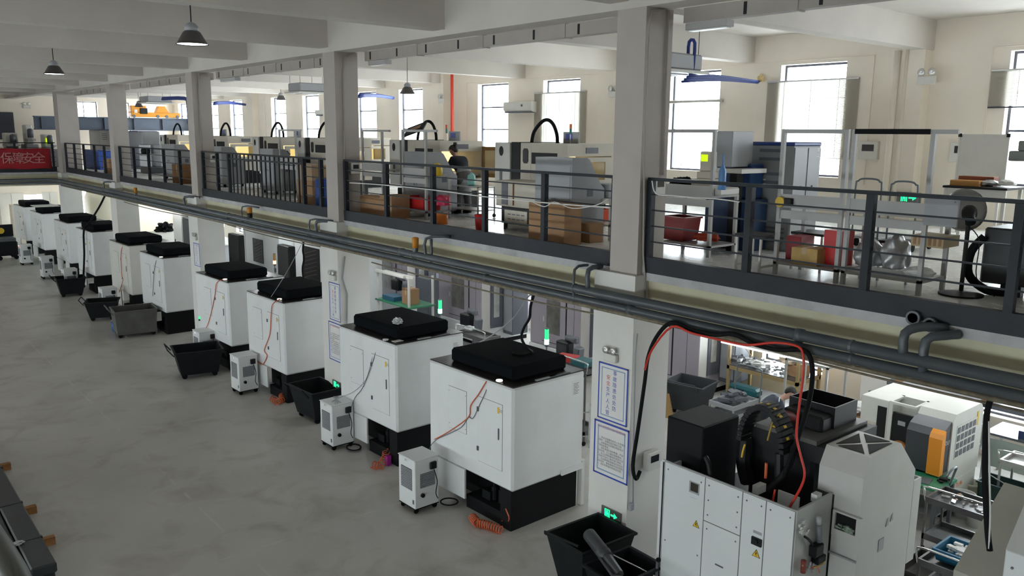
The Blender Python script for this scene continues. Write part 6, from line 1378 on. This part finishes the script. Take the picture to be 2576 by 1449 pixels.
# cable chain arch
cc = tp(1925, 1110, 8.25); R = .46; ca = MB(); nl = 22
chain = thing('cable_chain', 'black arched cable chain with yellow links above the panelled machine', 'cable chain', cc+Vector((FX, fy0, 0)))
for k in range(nl):
    a = math.pi*(.02+.96*k/(nl-1)); M = Matrix.Translation((0, R*.62*math.cos(a), R*math.sin(a)*1.05-.05))@Matrix.Rotation(a, 4, 'X')
    l = MB(); l.box((-.12, -.035, -.028), (.12, .035, .028), .004, M); l.build('link', blk2, chain)
    if 3 < k < 21 and k % 2: MB().box((-.05, .035, -.016), (.0, .040, .016), 0, M).build('yellow_insert', yellowp, chain); 
MB().tube([(0, R*.6, -.05), (0, R*.6, -.35), (.05, R*.5, -.6)], .09, 8, 3).build('chain_tail', blk2, chain)
MB().tube([tuple(Vector((-.1, -R*.55, -.05))), (-.12, -R*.62, -.35), (-.06, -R*.55, -.5)], .05, 8, 3).build('chain_lead', blk2, chain)
# hoses
def fh(name, pts, r, m, label=None): return MB().tube([tp(*p) for p in pts], r, 8, 4).build(name, m, t, label, smooth=True)
fh('thick_hose', [(1995, 1120, 8.3), (1990, 1160, 8.2), (1965, 1200, 8.1), (1925, 1240, 7.95)], .035, blk2); fh('inlet_hose', [(1775, 1150, 7.62), (1782, 1165, 7.6), (1788, 1200, 7.6), (1786, 1212, 7.6)], .03, blk2)
fh('striped_wires', [(1962, 1040, 8.2), (1945, 1060, 8.15), (1937, 1085, 8.1), (1931, 1108, 8.1)], .012, mat('wire_multicolour', (.35, .25, .05), .5)); fh('orange_wire', [(1928, 1165, 8.0), (1927, 1185, 8.0), (1926, 1203, 8.0)], .018, orangeh); fh('yellow_wire', [(1874, 1118, 8.0), (1869, 1135, 8.0), (1866, 1150, 8.0)], .012, yellowp)
fh('red_wire', [(1950, 1232, 7.7), (1946, 1250, 7.7), (1944, 1262, 7.7)], .012, mat('red_hose', (.62, .035, .02)))
B(tp(1957, 1232, 7.9), tp(2010, 1262, 7.9)+Vector((.02, 0, -.2)), .003).build('inner_panel', whp, t); B(tp(1888, 1238, 7.72)-Vector((0, .02, 0)), tp(1908, 1232, 7.72)+Vector((.15, 0, .03))).build('bracket', whp, t); B(tp(2035, 1258, 7.95)-Vector((0, .02, 0)), tp(2055, 1255, 7.95)+Vector((.1, 0, .04))).build('bracket', whp, t)
B(tp(2052, 1118, 8.6), tp(2068, 1128, 8.6)+Vector((.01, 0, 0))).build('nameplate', cabg, t)
# ---- chip tower
TX = 8.25; a = P(2172, 1205, x=TX); ty0 = a.y; tz1 = a.z; ty1 = P(2062, 1165, x=TX).y; tc = P(2190, 1152, y=ty0); tr = P(2267, 1118, y=ty0); te = P(2303, 1180, y=ty0); tf = P(2290, 1440, y=ty0)
tw = thing('chip_tower', 'tall chamfered tower with a cross grille roof and chip window, beside the panelled machine', 'machine', (TX, ty0, 0)); tan_ = mat('tower_grey_white', (.56, .56, .54), .45, var=.03, dirt=(.45, .43, .38), dscale=1.2, damt=.25)
w2 = ty1-ty0; zb_ = P(2058, 1230, x=TX).z
prof = [(0, zb_), (0, tz1), (tc.x-TX, tc.z), (tr.x-TX, tc.z), (te.x-TX, te.z), (te.x-TX, zb_)]
MB().poly(prof, 'y', 0, w2).build('hood', tan_, tw)
MB().poly([(.02, .05), (.02, zb_), (te.x-TX, zb_), (te.x-TX, .05)], 'y', .004, w2*.62).build('lower_body', tan_, tw)
rx0, rx1 = tc.x-TX, tr.x-TX
g_ = MB(); zr = tc.z+.003; e = .06
mx_, my_ = (rx0+rx1)/2, w2/2
for tri in (((rx0+e+.03, e), (rx1-e-.03, e), (mx_, my_-.04)), ((rx0+e+.03, w2-e), (rx1-e-.03, w2-e), (mx_, my_+.04)), ((rx0+e, e+.04), (rx0+e, w2-e-.04), (mx_-.05, my_)), ((rx1-e, e+.04), (rx1-e, w2-e-.04), (mx_+.05, my_))):
    g_.poly(list(tri), 'z', zr, zr+.004)
g_.build('roof_grille', mat('grille_dark', (.03, .03, .03), .8), tw, kind='stuff')
def tpx(u, v): p = P(u, v, x=TX); return p.y-ty0, p.z
a = tpx(2103, 1285); b = tpx(2156, 1350)
ch = MB(); y0_, y1_, z0_, z1_ = b[0]+.01, a[0]-.01, b[1]+.01, a[1]
f3 = MB(); f3.box((-.03, y0_-.05, z0_-.08), (.02, y1_+.03, z0_)); f3.box((-.03, y0_-.05, z1_), (.02, y1_+.03, z1_+.02)); f3.box((-.03, y0_-.05, z0_), (.02, y0_, z1_)); f3.box((-.03, y1_, z0_), (.02, y1_+.03, z1_)); f3.build('window_frame', tan_, tw)
B((.0, y0_, z0_), (.018, y1_, z1_)).build('chip_window', mat('deep_black', (.004, .004, .005), .9), tw)
cm = MB(); 
for k in range(40): s = random.uniform(.01, .025); yy = random.uniform(y0_+.02, y1_-.02); zz = z0_+random.uniform(0, .07)*(1-abs(yy-(y0_+y1_)/2)*2); cm.box((-.03-s*.2, yy-s, zz), (-.005, yy+s, zz+s*.7), 0)
cm.build('metal_chips', mat('chip_green_grey', (.22, .28, .22), .5, var=.5, scale=20), tw, kind='stuff')
B((-.012, .0, z0_-.32), (.02, w2*.62, z0_-.30)).build('seam', cabg, tw)
B((te.x-TX, .02, zb_-.1), (te.x-TX+.02, w2, zb_)).build('edge', tan_, tw)
pk = MB(); X0 = te.x-TX; pk.box((X0, .0, te.z-1.2), (X0+.19, .02, te.z-.15)); pk.box((X0+.17, .02, te.z-1.2), (X0+.19, w2*.8, te.z-.15)); pk.box((X0, .02, te.z-1.2), (X0+.17, w2*.8, te.z-1.15)); pk.box((X0, w2*.78, te.z-1.15), (X0+.17, w2*.8, te.z-.15)); pk.build('rear_pocket', tan_, tw)
for k in (0, 1): MB().poly([((te.x-TX)*.50+.1*k, 1.62+.03*k), ((te.x-TX)*.50+.07+.1*k, 1.63+.03*k), ((te.x-TX)*.50+.045+.1*k, 1.72+.03*k)], 'y', -.004, 0).build('triangle_mark', cabg, tw)
B((.5, -.003, 1.35), (.62, 0, 1.5)).build('worn_mark', cabg, tw)
# dark frame of the conveyor behind
ox, oy = TX-FX, ty1-fy0+.01
B((ox+.1, oy, tc.z-.25), (ox+1.3, oy+.95, tc.z-.05)).build('conveyor_cover', blk2, FM); B((ox+.1, oy+.1, tc.z-.05), (ox+1.25, oy+.9, tc.z)).build('cover_plate', mat('grey_olive', (.10, .10, .095), .5), FM)
# ---- machine at the bottom right corner
x = 7.8; yb = P(2530, 1380, x=x).y; zt = P(2530, 1290, x=x).z
t = thing('corner_machine', 'white panelled machine cut by the bottom right corner of the view', 'machine', (x, yb-2.2, 0)); B((0, 0, .1), (1.0, 2.2, 2.35), .01).build('enclosure', whp, t)
MB().poly([(0, 2.35), (1.0, 2.35), (1.0, 2.7), (.35, 2.7)], 'y', 0, 2.2).build('sloped_roof', tan_, t)
for zz in (1.0, 1.4, 1.8, 2.2): MB().cyl((-.01, 2.13, zz), (0, 2.13, zz), .012, n=8).build('screw', dgrey, t)
B((.05, 0, 0), (.95, 2.15, .1)).build('plinth', black, t)
t = thing('chip_chute', 'grey-beige sloped chute ending beside the white corner machine', 'chute', (7.95, yb+.06, 0)); MB().poly([(0, 1.55), (0, 1.9), (1.05, 2.5), (1.05, 1.75)], 'y', 0, .40).build('chute', mat('chute_beige', (.38, .37, .32), .5, var=.05), t)
s_ = MB()
for k in range(6): s_.cyl((.1+.16*k, -.0, 1.75+.1*k), (.1+.16*k, -.008, 1.75+.1*k), .012, n=6)
s_.build('screws', dgrey, t, kind='stuff'); B((.2, .1, 0), (.3, .2, 1.75)).build('support', dgrey, t); B((.8, .1, 0), (.9, .2, 1.95)).build('support', dgrey, t)
# ================================================================ PEOPLE
def skinmesh(name, nodes, edges, m, parent, sub_=1, label=None, flat=None):
    """nodes: list of (position, radius); first node is the root"""
    me = bpy.data.meshes.new(name); me.from_pydata([tuple(n[0]) for n in nodes], edges, [])
    o = bpy.data.objects.new(name, me); C.objects.link(o); me.materials.append(m)
    sk = o.modifiers.new('skin', 'SKIN'); sk.use_smooth_shade = True
    for i, n in enumerate(nodes):
        v = me.skin_vertices[0].data[i]; r = n[1]; v.radius = r if isinstance(r, (tuple, list)) else (r, r); v.use_root = (i == 0)
    sb = o.modifiers.new('sub', 'SUBSURF'); sb.levels = sub_; sb.render_levels = sub_
    dg = bpy.context.evaluated_depsgraph_get(); m2 = bpy.data.meshes.new_from_object(o.evaluated_get(dg))
    bpy.data.objects.remove(o); m2.materials.clear(); m2.materials.append(m); m2.shade_smooth()
    o = bpy.data.objects.new(name, m2); C.objects.link(o); o.parent = parent
    if label: o['label'] = label
    return o
def person(loc, rz, label, J, shirt, trousers, short=True, apron=None, bun=False, glove=None, shoe=blackm, stripe=None):
    """J: joints in local coordinates, facing +x, left = +y"""
    t = thing('person', label, 'person', loc, rz)
    V = {k: Vector(v) for k, v in J.items()}
    n = []; e = []; idx = {}
    def add(k, p, r, par=None):
        idx[k] = len(n); n.append((p, r))
        if par: e.append((idx[par], idx[k]))
    add('pelvis', V['pelvis'], .085); add('belly', V['pelvis'].lerp(V['chest'], .5), .085, 'pelvis'); add('chest', V['chest'], .10, 'belly'); add('neck0', V['chest'].lerp(V['neck'], .8), .058, 'chest'); add('neck', V['neck'], .048, 'neck0')
    hd = (V['crown']-V['neck']); add('jaw', V['neck']+hd*.30+V['face']*.012, .062, 'neck'); add('mid', V['neck']+hd*.55, .084, 'jaw'); add('brow', V['neck']+hd*.78, .086, 'mid'); add('crown', V['neck']+hd*.93, .055, 'brow')
    for s in 'LR':
        add('sh'+s, V['sh'+s], .048, 'chest'); add('el'+s, V['el'+s], .036 if not short else .042, 'sh'+s); add('wr'+s, V['wr'+s], .027, 'el'+s)
        d = (V['wr'+s]-V['el'+s]).normalized(); add('palm'+s, V['wr'+s]+d*.06, (.036, .02), 'wr'+s)
        add('hip'+s, V['hip'+s], .07, 'pelvis'); add('kn'+s, V['kn'+s], .05, 'hip'+s); add('an'+s, V['an'+s], .038, 'kn'+s); add('toe'+s, V['an'+s]+Vector((.14, 0, -.05)), .03, 'an'+s)
    b = skinmesh('body', n, e, skin, t, 2)
    for s in 'LR':   # fingers and thumb
        d = (V['wr'+s]-V['el'+s]).normalized(); sd = d.cross(Vector((0, 0, 1))).normalized(); dn = Vector((0, 0, -1)); base = V['wr'+s]+d*.085
        hm = MB()
        for k, L in enumerate((.060, .072, .068, .052)):
            q = base+sd*(.024-.016*k); hm.tube([q-d*.03, q+d*L*.45, q+d*L*.8+dn*.018, q+d*L*.9+dn*.04], [.009, .009, .008, .006], 6)
        sg = 1 if s == 'R' else -1; q = V['wr'+s]+d*.03; hm.tube([q, q+sd*.035*-sg+d*.02, q+sd*.05*-sg+d*.055+dn*.01], [.012, .011, .008], 6)
        hm.build('fingers', glove or skin, t, smooth=True)
        if glove: 
            g2 = MB(); g2.tube([V['wr'+s]-d*.05, V['wr'+s], V['wr'+s]+d*.05, V['wr'+s]+d*.095], [.036, .034, .042, .036], 10); g2.build('glove', glove, t, smooth=True)
    # clothes: grown on the same joints as the body, a little wider
    def grow(keys, links, m_, nm):
        nn = [(Vector(p_), r_) for _, p_, r_ in keys]; ks = [k_[0] for k_ in keys]
        return skinmesh(nm, nn, [(ks.index(a_), ks.index(b_)) for a_, b_ in links], m_, t, 2)
    bel = V['pelvis'].lerp(V['chest'], .5)
    K = [('chest', V['chest'], .165), ('belly', bel, .155), ('low', V['pelvis'].lerp(bel, .30), .155), ('neck0', V['chest'].lerp(V['neck'], .62), .095)]
    Lk = [('chest', 'belly'), ('belly', 'low'), ('chest', 'neck0')]
    for s in 'LR':
        f = .60 if short else .55
        K += [('sh'+s, V['sh'+s], .078), ('m'+s, V['sh'+s].lerp(V['el'+s], f), .062)]; Lk += [('chest', 'sh'+s), ('sh'+s, 'm'+s)]
        if not short: K += [('el'+s, V['el'+s], .058), ('w'+s, V['el'+s].lerp(V['wr'+s], .92), .044)]; Lk += [('m'+s, 'el'+s), ('el'+s, 'w'+s)]
    grow(K, Lk, shirt, 'shirt')
    MB().tube([V['pelvis']+Vector((0, 0, -.10)), V['pelvis']+Vector((0, 0, -.02)), V['pelvis'].lerp(bel, .45), V['pelvis'].lerp(bel, .8)], [.10, .15, .165, .165, .16, .155, .15, .145, .14, .135], 18, 3).build('trousers', trousers, t, smooth=True)
    for s in 'LR':
        MB().tube([V['pelvis'].lerp(V['hip'+s], .7)+Vector((0, 0, .05)), V['hip'+s]+Vector((0, 0, -.03)), V['hip'+s].lerp(V['kn'+s], .5), V['kn'+s], V['kn'+s].lerp(V['an'+s], .5), V['an'+s]+Vector((0, 0, .03))], [.115, .115, .112, .105, .10, .095, .09, .085, .082, .080, .078, .076, .075, .072, .07, .066], 14, 3).build('trouser_leg', trousers, t, smooth=True)
    for s in 'LR':
        a = V['an'+s]; MB().tube([a+Vector((-.06, 0, -.035)), a+Vector((0, 0, -.02)), a+Vector((.10, 0, -.04)), a+Vector((.18, 0, -.055))], [.035, .05, .045, .028], 10, 2).build('shoe', shoe, t, smooth=True)
    c = V['neck']+hd*.70; up = hd.normalized(); fw = V['face']; sd = up.cross(fw).normalized()
    R_ = Matrix((fw-up*fw.dot(up), sd, up)).transposed(); R_ = Matrix([r.normalized() for r in R_.transposed()]).transposed().to_4x4(); R_.translation = c
    h = MB(); rr = bmesh.ops.create_icosphere(h.bm, subdivisions=3, radius=1.0)
    for v in list(h.bm.verts):
        p = v.co.copy()
        if p.z < -.15 and p.x > -.35 or (p.x > .55 and p.z < .35): h.bm.verts.remove(v); continue
    for v in h.bm.verts: v.co = R_ @ Vector((v.co.x*.106-.012, v.co.y*.098, v.co.z*.112+.006))
    ho = h.build('hair', hairm, t, smooth=True); so = ho.modifiers.new('s', 'SOLIDIFY'); so.thickness = .012
    f = MB(); q = lambda x, y, z: R_ @ Vector((x, y, z))
    f.tube([q(.078, 0, .02), q(.102, 0, -.025), q(.085, 0, -.035)], [.010, .015, .010], 6); f.build('nose', skin, t, smooth=True)
    for s in (-1, 1):
        MB().cyl(q(.080, s*.033, .012), q(.086, s*.033, .012), .011, n=10).build('eye', hairm, t); MB().tube([q(.084, s*.05, .036), q(.09, s*.03, .042), q(.088, s*.014, .038)], .004, 5).build('eyebrow', hairm, t)
        MB().tube([q(-.005, s*.084, .02), q(-.012, s*.097, .012), q(-.008, s*.094, -.02), q(.0, s*.085, -.03)], .010, 6).build('ear', skin, t, smooth=True)
    MB().tube([q(.080, -.022, -.065), q(.088, 0, -.066), q(.080, .022, -.065)], .005, 5).build('mouth', mat('lips', (.40, .16, .13)), t, smooth=True)
    if bun: 
        b2 = MB(); b2.tube([q(-.09, 0, .06), q(-.13, 0, .07), q(-.17, 0, .05)], [.03, .045, .03], 8); b2.build('hair_bun', hairm, t, smooth=True)
    if apron:
        a_ = MB(); px = V['pelvis']; a_.tube([px+Vector((.02, 0, .12)), px+Vector((.03, 0, -.1)), px+Vector((.05, 0, -.42))], [.15, .17, .19], 14); a_.build('apron', apron, t, smooth=True)
        MB().poly([(-.06, -.02), (.06, -.02), (0, -.16)], 'y', -.182, -.178).build('apron_mark', papr, t).location = px+Vector((.0, 0, 0))
    if stripe:
        for s in 'LR': MB().tube([V['neck'].lerp(V['sh'+s], .45)+Vector((-.03, 0, .07)), V['sh'+s]+Vector((-.02, 0, .075)), V['sh'+s].lerp(V['el'+s], .4)+Vector((-.05, 0, .02))], .012, 6, 3).build('shoulder_stripe', stripe, t, smooth=True)
    return t
# worker upstairs, bending towards the open machine (facing along +y)
navyc = mat('navy_shirt', (.012, .014, .024), .85); greyc = mat('grey_trousers', (.12, .11, .105), .9); aprc = mat('grey_apron', (.36, .36, .38), .85)
wy = e2.location.y-.55
pw = person((.739*wy, wy, ZU), math.radians(92), 'person with dark tied hair bending to the open cream machine in black shirt',
 dict(pelvis=(-.06, 0, .84), chest=(.12, 0, 1.10), neck=(.225, 0, 1.21), crown=(.36, 0, 1.385), face=Vector((.86, 0, -.5)), shL=(.15, .16, 1.14), shR=(.15, -.16, 1.14), elL=(.26, .19, .93), elR=(.25, -.2, .92), wrL=(.48, .12, .96), wrR=(.48, -.10, .97),
  hipL=(-.06, .09, .78), hipR=(-.06, -.09, .78), knL=(.0, .11, .43), knR=(-.03, -.10, .43), anL=(-.03, .12, .08), anR=(-.07, -.11, .08)), navyc, greyc, True, aprc, True, mat('work_glove', (.5, .46, .3), .8)); pw.scale = (.98, .98, .98)
# worker downstairs, leaning over behind the panelled machine
hp = P(1990, 985, z=1.36)
person((hp.x-.42, hp.y+.30, 0), math.radians(-35), 'person with short dark hair in navy jacket leaning over behind the panelled machine',
 dict(pelvis=(-.12, 0, .86), chest=(.20, 0, 1.16), neck=(.36, 0, 1.24), crown=(.58, 0, 1.37), face=Vector((.55, 0, -.83)), shL=(.24, .19, 1.17), shR=(.24, -.19, 1.17), elL=(.34, .24, .90), elR=(.36, -.24, .90), wrL=(.58, .16, .86), wrR=(.60, -.14, .86),
  hipL=(-.12, .09, .80), hipR=(-.12, -.09, .80), knL=(-.04, .12, .44), knR=(-.08, -.10, .44), anL=(-.08, .13, .08), anR=(-.14, -.12, .08)), mat('navy_jacket', (.02, .028, .05), .8), mat('dark_trousers', (.02, .02, .025), .9), False, None, False, None, stripe=mat('pale_stripe', (.5, .55, .6), .6))
# ================================================================ LAMPS UNDER THE UPPER FLOOR
def battenlamp(x, y, label, L=1.3, s=28):
    t = thing('batten_lamp', label, 'lamp', (x, y, 3.52), 0, 'tube lamps under the upper floor'); B((-.05, 0, .03), (.05, L, .08)).build('batten', whiteg, t); MB().cyl((0, .03, .0), (0, L-.03, 0), .02, n=8).build('tube', emit('batten_tube', (.95, .97, 1), 14), t)
    MB().cyl((0, .1, .08), (0, .1, .6), .005, n=5).cyl((0, L-.1, .08), (0, L-.1, .6), .005, n=5).build('hanger', black, t)
    l = bpy.data.lights.new('tube_light', 'AREA'); l.shape = 'RECTANGLE'; l.size = .06; l.size_y = L; l.energy = s; l.color = (.95, .97, 1)
    o = bpy.data.objects.new('tube_light', l); C.objects.link(o); o.parent = t; o.location = (0, L/2, -.03)
BL = [(10.6, 17.6, 'above the lavender machines, by the second column'), (10.6, 13.2, 'above the nearer green signal tower'), (13.6, 9.5, 'over the low trolley of machined parts'), (14.2, 5.6, 'over the turning machine'), (10.4, 24.0, 'over the bright louvred white machine'), (10.4, 32.0, 'over the long pale counter'), (11.0, 5.2, 'over the conveyor behind the chamfered tower')]
for x, y, l in BL: battenlamp(x, y, 'bare tube lamp hanging '+l)
